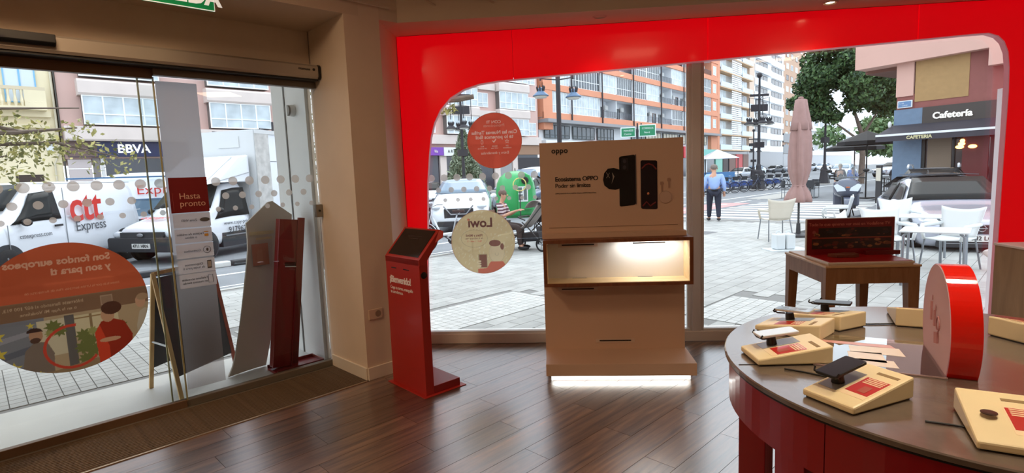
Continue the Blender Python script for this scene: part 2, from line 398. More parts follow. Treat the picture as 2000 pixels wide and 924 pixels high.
# ceiling spots above the round table (just above the frame)
for i, (x, y) in enumerate(((1.05, 1.35), (1.9, 2.3))):
    t = T('ceiling_spotlight', (x, y, 3.3), 0, ('white ceiling spotlight above the near side of the round table', 'white ceiling spotlight above the middle of the round table')[i], 'spotlight')
    P('housing', B().lathe([(.05, 0), (.05, -.12), (.04, -.13)], n=18), ALU, t, smooth=True)
    P('lamp', B().lathe([(.038, -.131), (.03, -.134)], n=18), MATS['lamp_glow'], t)
    lamp('SPOT', 'spotlight_beam', (x, y, 3.15), 62, (1, .84, .64), .04, spot=1.5)

# ------------------------------------------------------------------ entrance: header, glass, rails
BROWN = mat('bronze_rail', (122, 96, 72), .45, metal=.3)
GREYRAIL = mat('grey_rail', (120, 112, 100), .45, metal=.3)
SILV = mat('operator_silver', (176, 166, 152), .38, metal=.35)
BLACK = mat('black_plastic', (18, 18, 19), .4)
GLASS = glass_mat('clear_glass', (.97, .985, .98), .045)
t = T('door_operator', (0, 0, 0), AL, 'long silver sliding door operator box across the top of the entrance', 'door operator')
b = B().prism([(4.62, 2.605), (4.44, 2.605), (4.425, 2.59), (4.425, 2.512), (4.44, 2.495), (4.62, 2.495)], -.2, 2.192, 'x')
P('cover', b, SILV, t)
P('end_cap', B().prism([(4.61, 2.608), (4.435, 2.608), (4.42, 2.595), (4.42, 2.507), (4.435, 2.492), (4.61, 2.492)], 2.178, 2.196, 'x'), BLACK, t, label='black end cap')
P('track_gap', B().box(-.2, 2.18, 4.45, 4.6, 2.480, 2.496), BLACK, t)
text('mamusa', .03, BLACK, t, (2.06, 4.423, 2.565)); P('badge', B().lathe([(.011, 0), (.011, .003)], n=14, axis='y', c=(2.14, 4.421, 2.565)), BLACK, t)
t = T('door_sensor', (.3, 4.40, 2.565), AL, 'black motion sensor bar on the door operator at the top left', 'motion sensor')
t.location = UV(.28, 4.40, 2.565)
P('body', B().prism([(-.0, -.035), (-.03, -.02), (-.03, .03), (.025, .035), (.025, -.035)], -.22, .21, 'x'), BLACK, t, bevel=.004)
P('lens', B().box(-.06, -.02, -.033, -.028, -.018, -.006), mat('sensor_lens', (60, 60, 66), .15), t)

d1 = T('door_1', (0, 0, 0), AL, 'x', 'x'); del d1['label']; del d1['category']; d1['kind'] = 'structure'
P('top_rail', B().box(-.03, 1.02, 4.58, 4.63, 2.415, 2.482), BROWN, d1); P('top_rail', B().box(1.02, 2.2, 4.54, 4.60, 2.435, 2.482), GREYRAIL, d1)
P('bottom_rail', B().box(-.03, 1.02, 4.585, 4.635, 0, .062), BROWN, d1, bevel=.003); P('bottom_rail', B().box(1.02, 2.2, 4.60, 4.66, 0, .055), GREYRAIL, d1, bevel=.003)
pane1 = P('glass_pane', B().box(-.03, 1.03, 4.604, 4.612, .05, 2.43), GLASS, d1)
pane2 = P('glass_pane', B().box(.94, 2.2, 4.640, 4.648, .05, 2.44), GLASS, d1)
EDGE = mat('polished_glass_edge', (168, 158, 96), .3, alpha=.75)
P('glass_edge', B().box(1.022, 1.032, 4.600, 4.614, .05, 2.43), EDGE, d1); P('glass_edge', B().box(.934, .944, 4.636, 4.650, .05, 2.44), EDGE, d1)
# round dots
DOT = film_mat('dot_film', (236, 232, 228), .22, .62)
def disc(rr, n=24): return B().add([(rr*math.cos(2*PI*k/n), 0, rr*math.sin(2*PI*k/n)) for k in range(n)], [tuple(range(n))])
dme = [disc(rr).mesh('dot', DOT) for rr in (.034, .0265, .0195)]
for r, (z, o) in enumerate(((1.682, .135), (1.570, .0725), (1.470, .135))):
    for k in range(17):
        u = o+k*.1246
        if .925 < u < .95 or u > 2.16: continue
        vv = 4.602 if u < 1.0 else 4.638
        if 1.03 < u < 1.33: continue
        link('dot', dme[r], d1, (u, vv, z))
# grey frosted strip with stacked notices
def sheet(x0, x1, y, z0, z1): return B().add([(x0, y, z0), (x1, y, z0), (x1, y, z1), (x0, y, z1)], [(0, 1, 2, 3)])
P('frosted_strip', sheet(1.045, 1.312, 4.634, .12, 1.15), film_mat('frost_film', (226, 222, 222), .60, .8, rough=.45), d1)
P('frosted_strip', sheet(1.045, 1.312, 4.634, 1.15, 2.41), film_mat('grey_film', (206, 204, 210), .05, .85), d1)
t = T('door_notice', UV(1.187, 4.625, 1.59), AL, 'dark red notice reading Hasta pronto on the entrance glass', 'sticker')
P('sheet', B().box(-.128, .128, 0, .003, -.13, .13), mat('notice_red', (112, 16, 20), .45), t)
P('border', B().box(-.112, -.109, -.001, 0, -.12, .02), mat('notice_edge', (150, 60, 60), .5), t)
text('Hasta', .062, mat('print_cream', (214, 168, 150), .6), t, (-.05, -.002, -.01), align='LEFT'); text('pronto', .062, MATS['print_cream'], t, (-.05, -.002, -.065), align='LEFT')
for ch in t.children:
    if ch.name.startswith('lettering'): ch.location.x = -.07
FRM = film_mat('notice_film', (228, 226, 228), .08, .6); INK = mat('grey_ink', (84, 84, 86), .6)
info = [(1.40, 'Zona WIFI', 'wifi', 'first grey notice with a wifi badge below the red notice'), (1.285, 'Tarjetas de crédito\no débito', 'card', 'second grey notice about cards below the red notice'),
        (1.17, 'Contactless', 'wave', 'third grey notice with a wave symbol below the red notice'), (1.055, 'Disponemos\nde hojas para ti', 'phone', 'fourth grey notice with a phone symbol below the red notice'), (.945, 'Teléfono accesible\nen nuestra tienda', 'page', 'lowest pale notice with a page symbol below the red notice')]
for i, (z, tx, ic, lb) in enumerate(info):
    t = T('notice_strip', UV(1.19, 4.628, z), AL, lb, 'sticker', 'notices stacked on the entrance glass')
    P('sheet', sheet(-.126, .126, 0, -.052, .052), FRM, t)
    for j, ln in enumerate(tx.split('\n')):
        text(ln, .024, INK, t, (-.02, -.002, (0 if '\n' not in tx else .012-.026*j)), mirror=True)
    b = B()
    if ic == 'wifi':
        b.prism([(x*.034+.085, y*.016) for x, y in ell(0, 0, 1, 1, 20)], -.003, -.001, 'y')
    elif ic == 'card':
        b.box(.072, .102, -.003, -.001, .018, .024); b.box(.072, .100, -.003, -.001, -.012, .006)
    elif ic == 'wave':
        b.torus((.080, -.002, 0), .026, .002, n=20, k=4); b.prism(ell(.082, 0, .008, .012, 10), -.003, -.001, 'y')
    elif ic == 'phone':
        b.box(.072, .102, -.003, -.001, -.03, .032)
    else:
        b.tube([(.070, -.002, -.03), (.102, -.002, -.03), (.102, -.002, .03), (.070, -.002, .03)], .0018, 4, closed=True)
    P('symbol', b, INK if ic != 'card' else mat('card_orange', (200, 150, 60), .5), t)
    if ic == 'phone': P('phone_screen', B().box(.076, .098, -.004, -.0035, -.020, .024), FRM, t)
# big round campaign sticker
pr = []
RED_, TXT = (190, 92, 60), (226, 172, 140)
# coordinates as seen from the shop: x right, z up, radius .44
pr += [(rect(-.5, .5, .06, .5), (196, 96, 62))]
pr += [(('text', 'Son fondos europeos', .063, -.02, .312, True, 'CENTER', .002), TXT), (('text', 'y son para ti', .063, .09, .245, True, 'CENTER', .002), TXT)]
pr += [(('text', 'Financiado por la Unión Europea. Plan de Recuperación', .022, .04, .125, True), (214, 140, 104))]
pr += [(rect(-.5, .5, -.04, .072), (132, 100, 74)), (rect(.17, .24, -.02, .048), (170, 140, 112)), (rect(.178, .232, -.012, .04), (150, 120, 94))]
pr += [(('text', 'Infórmate llamando al 607 100 913,', .028, -.12, .035, True), (190, 158, 124)), (('text', 'o en la App Mi Vodafone', .028, -.10, -.005, True), (190, 158, 124))]
pr += [(rect(-.5, .5, -.5, -.04), (178, 152, 116)), ([(-.5, -.04), (-.13, -.04), (-.2, -.5), (-.5, -.5)], (126, 124, 124)),
       ([(-.5, -.16), (-.2, -.11), (-.2, -.14), (-.5, -.2)], (150, 146, 146)), ([(-.5, -.27), (-.17, -.2), (-.17, -.24), (-.5, -.31)], (104, 104, 108)),
       (rect(-.17, .0, -.3, -.06), (200, 184, 150)), (rect(-.03, .02, -.46, -.05), (104, 96, 88)), (rect(.02, .26, -.2, -.06), (204, 186, 146)), (rect(.02, .26, -.085, -.075), (150, 120, 80)), (rect(.10, .115, -.2, -.06), (140, 116, 82))]
for cx, cy, r in [(-.09, -.11, .05), (-.06, -.14, .045), (-.11, -.15, .03), (.06, -.2, .05), (.09, -.24, .05), (.05, -.28, .05), (.10, -.31, .05), (.06, -.36, .05), (.11, -.18, .035), (.26, -.18, .05)]:
    pr.append(([(cx+r*(1 if k % 2 else .6)*math.cos(k*PI/9), cy+r*(1 if k % 2 else .6)*math.sin(k*PI/9)) for k in range(18)], (112, 114, 62) if r > .04 else (146, 144, 84)))
pr += [([(-.3, -.5), (.4, -.5), (.4, -.36), (.1, -.37), (-.1, -.4), (-.2, -.37)], (150, 122, 88)),
       ([(-.27, -.4), (-.24, -.24), (-.19, -.19), (-.13, -.2), (-.1, -.28), (-.11, -.4)], (128, 110, 94)), (ell(-.18, -.15, .034, .045), (176, 132, 100)), (ell(-.185, -.128, .04, .03, a0=0, a1=PI), (70, 50, 42)), (ell(-.185, -.18, .026, .018), (92, 66, 52)),
       ([(.13, -.42), (.12, -.2), (.16, -.13), (.22, -.115), (.29, -.15), (.33, -.25), (.31, -.42)], (152, 52, 34)), ([(.13, -.42), (.12, -.2), (.15, -.15), (.19, -.3), (.19, -.42)], (204, 70, 44)),
       (ell(.20, -.09, .038, .05), (190, 144, 108)), (ell(.225, -.045, .058, .045), (88, 56, 42)), (ell(.2, -.26, .06, .016), (200, 150, 112)),
       ([(.36, -.35), (.36, -.2), (.385, -.1), (.42, -.08), (.5, -.14), (.5, -.4)], (186, 170, 144)), (ell(.395, -.03, .03, .045), (196, 150, 116)), (ell(.41, .0, .035, .025), (170, 138, 104)),
       ([(.14, -.5), (.14, -.4), (.33, -.4), (.33, -.5)], (126, 92, 62))]
ring = []
for k in range(40):
    a = math.radians(80+k*6.2); ring.append((.0+.155*math.cos(a)+.0, -.26+.15*math.sin(a)))
rin = [(x*.90, (y+.26)*.88-.26) for x, y in ring][::-1]
pr.append((ring+rin, (200, 74, 54)))
for sx, sy, r in [(-.36, -.12, .042), (-.36, -.23, .042), (-.30, -.335, .042), (-.2, -.08, .022), (-.18, -.40, .02)]: pr.append((star(sx, sy, r), (206, 182, 72)))
SF = film_mat('sticker_print', clear=.10, trans=.62, attr='print')
t = T('round_campaign_sticker', UV(.405, 4.595, .892), AL, 'big round sticker with an orange top and a printed photo, left on the entrance glass', 'sticker')
print_film('film', .445, .428, 300, (178, 152, 116), pr, SF, t, (0, 0, 0), (0, math.radians(0), 0))

# entrance mat with aluminium strips
t = T('entrance_mat', (0, 0, 0), AL, 'brown ribbed entrance mat set in the floor before the glass doors', 'doormat')
P('backing', B().box(-.3, 2.2, 4.0, 4.585, -.012, -.002), mat('mat_rubber', (26, 22, 18), .9), t)
sl = B().box(-1.25, 1.25, -.0080, .0080, -.004, .005).mesh('slat', mat('mat_ribs', (112, 92, 70), .85, var=.35, vscale=60, stretch=(1, 6, 1), bump=.6, bscale=180))
for k in range(22): link('slat', sl, t, (.95, 4.014+k*.0258, 0))
EDG = mat('aluminium_edging', (188, 168, 140), .35, metal=.7)
P('edging', B().box(-.3, 2.19, 3.99, 4.002, -.002, .006), EDG, t); P('edging', B().box(-.3, 2.19, 4.583, 4.593, -.002, .006), EDG, t)

# exit sign
t = T('exit_sign', UV(1.07, 3.95, 2.83), AL, 'green and white SALIDA exit sign hanging from the ceiling, top left', 'exit sign')
P('panel', B().box(-.2, .2, -.006, .006, -.066, .09), mat('exit_green', (0, 122, 66), .5, emit=.25), t); P('border', B().tube([(-.198, -.008, -.064), (.198, -.008, -.064), (.198, -.008, .088), (-.198, -.008, .088)], .0035, 4, closed=True), mat('exit_white', (235, 240, 236), .5, emit=.3), t)
text('SALIDA', .135, MATS['exit_white'], t, (.015, -.008, .012), bold=.006)
P('hanger', B().cyl((-.12, 0, .088), (-.12, 0, .11), .004), ALU, t); P('hanger', B().cyl((.12, 0, .088), (.12, 0, .11), .004), ALU, t)

# socket
sd = Vector((cC[0]-cB_[0], cC[1]-cB_[1], 0)).normalized(); sn = Vector((sd.y, -sd.x, 0)); sa = math.atan2(sd.y, sd.x)
t = T('wall_socket', Vector((cB_[0], cB_[1], .545))+sd*.125+sn*.001, sa, 'cream double frame wall socket low on the pier behind the red kiosk', 'socket')
CRM = mat('socket_cream', (214, 190, 166), .4)
P('plate', B().box(-.085, .04, -.008, 0, -.042, .042), CRM, t, bevel=.003); P('socket_well', B().lathe([(.027, -.0095), (.025, -.004), (.0, -.004)], n=22, axis='y'), mat('socket_shade', (150, 128, 108), .5), t)
P('pin_hole', B().lathe([(.004, -.0052), (.004, -.003)], n=8, axis='y', c=(-.009, 0, 0)).lathe([(.004, -.0052), (.004, -.003)], n=8, axis='y', c=(.009, 0, 0)), BLACK, t)

# ------------------------------------------------------------------ show window
w1 = T('window_1', (0, 0, 0), 0, 'x', 'x'); del w1['label']; del w1['category']; w1['kind'] = 'structure'
P('window_sill', B().box(-1.487, 4.95, 5.25, 5.42, 0, .095), mat('sill_cream', (236, 226, 214), .45), w1, bevel=.003)
P('window_frame', B().box(-1.487, 1.2, 5.27, 5.36, .095, .118).box(1.325, 4.95, 5.27, 5.36, .095, .118), ALU, w1, bevel=.002)
P('mullion', B().box(1.197, 1.325, 5.285, 5.36, .095, 2.97).box(1.222, 1.300, 5.262, 5.285, .095, 2.97), mat('mullion_grey', (216, 210, 206), .45), w1, bevel=.003)
P('window_frame', B().box(1.182, 1.197, 5.30, 5.345, .118, 2.95).box(1.325, 1.337, 5.30, 5.345, .118, 2.95), ALU, w1)
P('glass_pane', B().box(-1.487, 1.197, 5.318, 5.326, .115, 2.97), GLASS, w1); P('glass_pane', B().box(1.325, 4.95, 5.318, 5.326, .115, 2.97), GLASS, w1)
P('side_frame', B().box(3.99, 4.25, 5.44, 5.5, .118, 2.25), mat('frame_bright', (222, 224, 226), .5), w1)
for r, (z, o) in enumerate(((1.640, -1.244), (1.523, -1.181), (1.423, -1.119))):
    for k in range(11 if r == 0 else 10): link('dot', dme[r], w1, (o+k*.1253, 5.312, z), (0, 0, 0))
# illuminated red surround with a rounded opening
REDL = mat('red_lightbox', (236, 0, 16), .22, emit=.36, coat=.3)
t = T('red_window_surround', (0, 5.205, 0), 0, 'glowing red acrylic surround with rounded opening around the show window', 'light box')
def arc(cx, cz, rx, rz, a0, a1, n): return [(cx+rx*math.cos(math.radians(a0+(a1-a0)*i/n)), cz+rz*math.sin(math.radians(a0+(a1-a0)*i/n))) for i in range(n+1)]
top = lambda x: 2.515+(x+.55)*.0431
left_arc = [(-1.330, .12), (-1.315, .6), (-1.29, 1.1), (-1.262, 1.6), (-1.232, 1.86), (-1.205, 2.03), (-1.165, 2.16), (-1.10, 2.28), (-1.00, 2.385), (-.87, 2.455), (-.72, 2.497), (-.55, 2.515)]
right_arc = [(3.55, top(3.55)), (3.68, top(3.68)-.004), (3.76, 2.665), (3.81, 2.615), (3.845, 2.53), (3.862, 2.40), (3.868, 2.2), (3.86, 1.6), (3.85, .12)]
XL, XR, ZT = -1.483, 4.93, 2.966
p1 = [(XL, .12), *left_arc, (-.402, top(-.402)), (-.402, ZT), (XL, ZT)]
P('panel', B().prism(p1, 0, .02, 'y'), REDL, t, bevel=.0015)
P('panel', B().prism([(-.398, top(-.398)), (1.344, top(1.344)), (1.344, ZT), (-.398, ZT)], 0, .02, 'y'), REDL, t, bevel=.0015)
P('panel', B().prism([(1.348, top(1.348)), (3.109, top(3.109)), (3.109, ZT), (1.348, ZT)], 0, .02, 'y'), REDL, t, bevel=.0015)
P('panel', B().prism([(3.113, top(3.113)), *right_arc, (XR, .12), (XR, ZT), (3.113, ZT)], 0, .02, 'y'), REDL, t, bevel=.0015)
ed = [*left_arc, (1.344, top(1.344)), *right_arc]
b = B(); n = len(ed); b.add([(x, -.001, z) for x, z in ed]+[(x, .055, z) for x, z in ed]+[(x*.9985, .055, z-.008) for x, z in ed]+[(x*.9985, -.001, z-.006) for x, z in ed],
    [(i, i+1, i+1+n, i+n) for i in range(n-1)]+[(i+n, i+1+n, i+1+2*n, i+2*n) for i in range(n-1)]+[(i+2*n, i+1+2*n, i+1+3*n, i+3*n) for i in range(n-1)]+[(i+3*n, i+1+3*n, i+1, i) for i in range(n-1)])
P('edge_strip', b, mat('edge_pink', (236, 150, 160), .4, emit=.12), t, label='pale pink opening edge')
P('backing_box', B().box(XL, -1.36, .03, .07, .12, ZT).box(XL, XR, .03, .06, 2.78, ZT).box(-.43, -.37, .022, .03, 2.54, ZT).box(1.31, 1.38, .022, .03, 2.62, ZT).box(3.08, 3.14, .022, .03, 2.69, ZT), mat('surround_back', (120, 10, 14), .6), t)
P('led_slot', B().box(XL, XR, -.003, .0, ZT-.004, ZT+.01).box(XL-.003, XL+.004, -.003, 0, .12, ZT), mat('shadow_gap', (40, 8, 8), .8), t)
# round stickers on the window glass
t = T('round_tariff_sticker', (-.611, 5.30, 1.975), 0, 'round orange red sticker with mirrored white text, upper left on the window', 'sticker')
OW = (250, 206, 186)
pp = [(('text', 'CON TI', .04, 0, .175, True, 'CENTER', .0006), OW), (('text', 'Promociones', .038, 0, .143, True), (240, 160, 138)), (('text', 'Con las Nuevas Tarifas', .047, 0, .078, True, 'CENTER', .0012), OW), (('text', 'te lo ponemos fácil', .047, 0, .035, True, 'CENTER', .0012), OW),
      (('text', 'Entre y descúbrelas', .034, 0, -.115, True), OW)]
for k, tx in enumerate(('MÁS', 'MEJOR', 'SIN')): pp.append((('text', tx, .018, (k-1)*.12, -.052, True), OW)); pp.append((('text', ('permanencia', 'cobertura', 'condiciones')[k], .017, (k-1)*.12, -.07, True), OW))
pp += [(ell(-.12, -.01, .012, .022), OW), (ell(-.12, -.01, .008, .018), (236, 104, 80)), ([(.018, .01), (.01, .018), (-.006, -.006), (-.018, .004), (-.022, -.002), (-.006, -.02)], OW), (star(.12, -.01, .024), OW), (star(.12, -.01, .015), (236, 104, 80))]
print_film('film', .262, .262, 230, (236, 104, 80), pp, SF, t, (0, 0, 0), (0, 0, 0))
P('rim', B().torus((0, -.001, 0), .262, .0022, n=56, k=4), mat('rim_cream', (240, 200, 180), .5), t)
t = T('round_cream_sticker', (-.764, 5.30, 1.005), 0, 'round cream sticker with a drawn person holding a phone, lower left on the window', 'sticker')
CR = (240, 224, 178); BR = (160, 118, 106); CO = (232, 140, 118)
random.seed(3); pp = []
for k in range(170):
    a = random.uniform(0, 2*PI); r = .3*math.sqrt(random.random()); x, y = r*math.cos(a), r*math.sin(a)
    q = random.uniform(-.5, .5)+1.2; l_ = random.uniform(.012, .03); w_ = .005
    pp.append(([(x-w_, y), (x+w_, y), (x+w_+l_*math.cos(q), y+l_*math.sin(q)), (x-w_+l_*math.cos(q), y+l_*math.sin(q))], (248, 238, 204)))
pp += [(('text', 'Lowi', .125, -.02, .185, True, 'CENTER', .0035), (128, 88, 82)), (ell(-.135, .222, .011, .011), CO)]
pp += [(ell(-.085, .035, .132, .088), (206, 190, 152)), (ell(-.085, .035, .128, .084), CR), (('text', 'Fibra y Móvil', .032, -.085, .065, True, 'CENTER', .0012), BR), (('text', 'de la manera más', .025, -.085, .036, True), BR), (('text', 'fácil · Lowi · 5', .025, -.085, .008, True), CO)]
pp += [(ell(.13, -.11, .078, .10), (226, 214, 178)), (ell(.13, -.11, .073, .095), (246, 232, 194)), (ell(.115, -.015, .058, .032), BR), (ell(.185, -.05, .018, .032), BR), (ell(.13, -.12, .018, .02), (226, 214, 178)), (ell(.13, -.115, .014, .02), (246, 232, 194)),
       ([(.03, -.31), (.05, -.22), (.07, -.195), (.19, -.195), (.21, -.23), (.2, -.31)], CO), ([(-.06, -.31), (-.06, -.265), (.02, -.26), (.06, -.22), (.05, -.31)], CO)]
pp += [(rect(-.055, .035, -.255, -.12), (206, 190, 152)), (rect(-.045, .03, -.25, -.125), BR)]+[(ell(-.045, -.19-.022*k, .02, .009), (246, 232, 194)) for k in range(3)]+[(ell(-.045, -.24, .018, .013), (246, 232, 194))]
print_film('film', .312, .312, 260, CR, pp, SF, t, (0, 0, 0), (0, 0, 0))
P('rim', B().torus((0, -.001, 0), .312, .002, n=60, k=4), MATS['rim_cream'], t)

# ================================================================== SHOP FURNITURE
# ---- red welcome kiosk
def kiosk_body(t, KR, back_printer=True):
    P('column', B().box(0, .482, 0, .074, .004, 1.05), KR, t, bevel=.003)
    # tilted head: side profile in (y, z)
    hp = [(0, 1.047), (.196, 1.257), (.222, 1.238), (.222, 1.222), (.045, 1.0), (.0, 1.0)]
    P('head', B().prism(hp, -.004, .486, 'x'), KR, t, bevel=.003)
KRED = mat('kiosk_red', (176, 44, 34), .38, spec=.4, coat=.1)
kz = math.atan2(-.675254, .737585)
t = T('welcome_kiosk', (-1.406, 4.258, 0), kz, 'red metal welcome kiosk with a tilted touch screen standing by the pier', 'kiosk')
kiosk_body(t, KRED)
nrm = Vector((0, .196, .21)).normalized()    # screen slope direction
off = Vector((0, -.7311, .6823))
b = B(); sl_ = lambda x, s, o: (x, .196*s-.7311*o*1, 1.047+.21*s+.6823*o)
b.add([sl_(.028, .07, .001), sl_(.454, .07, .001), sl_(.454, .94, .001), sl_(.028, .94, .001), sl_(.028, .07, .003), sl_(.454, .07, .003), sl_(.454, .94, .003), sl_(.028, .94, .003)], [(0, 1, 2, 3), (4, 5, 6, 7), (0, 1, 5, 4), (1, 2, 6, 5), (2, 3, 7, 6), (3, 0, 4, 7)])
P('screen', b, mat('dark_screen', (34, 24, 24), .12), t)
for s0, wd in ((.62, .06), (.70, .10)):
    b = B().add([sl_(.241-wd, s0, .004), sl_(.241+wd, s0, .004), sl_(.241+wd, s0+.02, .004), sl_(.241-wd, s0+.02, .004)], [(0, 1, 2, 3)]); P('screen_text', b, mat('screen_faint', (66, 52, 50), .3), t)
P('side_tab', B().add([(.486, .196, 1.257), (.52, .208, 1.245), (.52, .20, 1.20), (.486, .15, 1.16)], [(0, 1, 2, 3)]), KRED, t, solid=.004)
P('slot', B().box(.085, .155, -.002, .002, .955, .962), BLACK, t); P('slot', B().box(.26, .34, -.002, .002, .955, .962), BLACK, t)
WTX = mat('white_print', (240, 226, 222), .5)
text('¡Bienvenido!', .074, WTX, t, (.05, -.002, .865), align='LEFT', bold=.0022, spacing=.86); text('Coge tu turno, enseguida', .036, WTX, t, (.055, -.002, .80), align='LEFT', spacing=.9); text('te atendemos.', .036, WTX, t, (.055, -.002, .765), align='LEFT', spacing=.9)
P('camera_eye', B().lathe([(.026, 0), (.026, .003), (.012, .004)], n=20, axis='x', c=(.482, .037, .93)), BLACK, t)
P('rear_cover', B().box(.02, .462, .074, .088, .62, 1.0), KRED, t, bevel=.003)
P('base_plate', B().box(-.035, .51, -.03, .36, 0, .006), KRED, t, bevel=.002); P('foot_box', B().box(.03, .482, .074, .32, .006, .066), mat('kiosk_red_dark', (150, 34, 30), .42), t, bevel=.003)
# ---- freestanding grey folded panel and second red kiosk outside the right-hand pane
PANG = mat('folded_panel_grey', (204, 194, 178), .6, var=.04, vscale=3)
t = T('folded_display_panel', UV(1.765, 5.03, .008), AL, 'tall grey curved cardboard panel with a pointed top behind the entrance glass', 'display panel')
def pang(s, q):
    # the foot spreads to the left, the top is a gable
    z = q; f_ = min(max(z, 0)/1.1, 1)
    lx = -.32+.25*f_**.7; rx = .02+.34*min(z/1.3, 1.0)
    return (lx+(rx-lx)*s, .06*math.sin(s*PI*.5)-.02*z, z)
b = B(); NU, NZ = 10, 16
vs = []; 
for j in range(NZ+1):
    for i in range(NU+1):
        s = i/NU; ztop = 1.31+.19*(1-abs(s-.56)/.56)
        z = ztop*j/NZ; vs.append(pang(s, z))
b.add(vs, [(j*(NU+1)+i, j*(NU+1)+i+1, (j+1)*(NU+1)+i+1, (j+1)*(NU+1)+i) for j in range(NZ) for i in range(NU)])
P('panel', b, PANG, t, smooth=False, solid=.014)
P('tape', B().box(-.05, .16, -.035, -.033, 1.20, 1.23).box(-.0, .14, -.036, -.034, 1.155, 1.175), mat('tape_beige', (196, 178, 140), .4), t)
P('orange_reflection', B().box(-.04, .1, -.030, -.028, .93, 1.12), mat('reflected_orange', (178, 120, 98), .5), t)  # orange reflection on the panel, painted in as a flat patch
KR2 = mat('kiosk_red_shade', (134, 22, 30), .3, coat=.2)
t = T('ticket_kiosk', UV(1.85, 4.86, .0), AL, 'dark red kiosk with a ticket slot standing outside behind the entrance glass', 'kiosk')
KTILT = (0, math.radians(7.4), 0)
P('column', B().box(-.10, .10, -.02, .06, .03, 1.34), KR2, t, bevel=.003, rot=KTILT); P('side_rib', B().box(.06, .12, -.035, -.01, .03, 1.36), KR2, t, bevel=.003, rot=KTILT); P('recess', B().box(.065, .115, -.039, -.035, .05, .70), mat('kiosk_recess', (104, 14, 22), .35), t, rot=KTILT)
P('ticket_slot', B().box(-.035, .085, -.028, -.018, .925, .96), BLACK, t, rot=KTILT); P('paper_edge', B().box(-.035, .085, -.034, -.022, .918, .926), mat('paper_white', (236, 234, 230), .5), t, rot=KTILT, label='white paper edge')
P('base_tray', B().box(-.10, .32, -.14, .10, 0, .02).box(-.10, .32, -.14, -.13, .02, .045).box(.31, .32, -.14, .10, .02, .045).box(-.10, .32, .09, .1, .02, .045), KR2, t)

# ---- white advertising wall unit
UNW = mat('unit_white', (212, 182, 158), .5, var=.02, vscale=2); OAKD = wood_mat('shelf_frame_oak', (108, 62, 36), (136, 82, 50), .5, (9, 1, 1.5)); OAKL = wood_mat('shelf_lining_oak', (206, 174, 124), (224, 196, 148), .5, (1, 8, 8), bump=.05)
t = T('advertising_unit', (0, 0, 0), 0, 'white free standing unit with a wooden shelf box and a lit plinth by the window', 'display unit')
P('lower_board', B().box(-.158, 1.003, 4.59, 4.66, .05, .80), UNW, t, bevel=.002)
P('upper_board', B().box(-.161, .996, 4.59, 4.66, 1.10, 1.894), UNW, t, bevel=.002)
P('plinth_shelf', B().box(-.150, 1.012, 4.21, 4.60, .052, .15), UNW, t, bevel=.002)
P('foot', B().box(-.12, .98, 4.32, 4.6, 0, .052), mat('foot_dark', (60, 50, 44), .6), t)
P('light_strip', B().box(-.112, .975, 4.262, 4.30, .004, .050), mat('strip_white', (250, 250, 244), .5, emit=1.6), t, label='glowing white strip')
lamp('AREA', 'plinth_light', (.43, 4.255, .03), .35, (.9, .97, 1), size=1.05, size_y=.03, rot=(math.radians(80), 0, 0))
FY, BY = 4.37, 4.60
X0, X1, Z0, Z1 = -.150, 1.024, .735, 1.112
for nm, q in (('bottom_panel', (X0, X1, Z0, Z0+.026)), ('top_panel', (X0, X1, Z1-.026, Z1)), ('side_panel', (X0, X0+.026, Z0+.026, Z1-.026)), ('side_panel', (X1-.026, X1, Z0+.026, Z1-.026))):
    P(nm, B().box(q[0], q[1], FY, BY, q[2], q[3]), OAKD, t, bevel=.001)
P('shelf_lining', B().box(X0+.026, X1-.026, FY+.004, BY, Z0+.026, Z0+.030).box(X1-.030, X1-.026, FY+.004, BY, Z0+.03, Z1-.026).box(X0+.026, X0+.030, FY+.004, BY, Z0+.03, Z1-.026), OAKL, t, label='pale oak lining')
P('shelf_back', B().box(X0+.026, X1-.026, BY-.012, BY-.004, Z0+.03, Z1-.026), mat('shelf_back_white', (224, 216, 204), .5), t)
P('spacer', B().box(X0+.0, 1.0, 4.5, 4.62, Z1, 1.15), UNW, t)
P('cove_lamp', B().box(.56, .84, 4.52, 4.545, Z1-.034, Z1-.027), mat('cove_glow', (240, 248, 255), .5, emit=10), t)
lamp('AREA', 'shelf_lamp', (.70, 4.50, Z1-.036), 1.4, (.92, .97, 1), size=.5, size_y=.03)
RAILS = ((.133, 1.045, BY-.016, .134, True), (.715, 1.048, BY-.016, .131, True), (.124, .671, 4.586, .134, False), (.428, .222, 4.586, .132, False))
for x, z, y, hw_, up in RAILS:
    P('rail_slot', B().box(x-hw_, x+hw_, y-.002, y+.002, z-.005, z+.005), BLACK, t)
    P('slot_cover', B().box(x-hw_-.03, x+hw_+.03, y+.001, y+.003, z-.018, z+.014), mat('slot_cover', (214, 192, 174), .5), t)
for x in (.14, .68): P('floor_slot', B().box(x-.06, x+.06, BY-.03, BY-.02, Z0+.030, Z0+.033), mat('slot_steel', (150, 150, 146), .3, metal=.6), t)
P('board_groove', B().box(-.10, .95, 4.588, 4.5905, 1.190, 1.193), mat('groove_brown', (120, 84, 64), .7), t)
BI = mat('print_black', (20, 16, 16), .4); BG = mat('print_grey', (90, 76, 68), .5)
yb = 4.588
text('oppo', .062, BI, t, (.004, yb, 1.826), bold=.0012, spacing=1.05)
text('Ecosistema OPPO', .0505, BI, t, (-.041, yb, 1.592), align='LEFT', bold=.001, spacing=.94); text('Poder sin límites', .048, BI, t, (-.041, yb, 1.538), align='LEFT', bold=.0003, spacing=.92)
text('OPPO Find X5 Pro | OPPO Watch | OPPO Enco Free', .0150, BG, t, (-.041, yb, 1.475), align='LEFT')
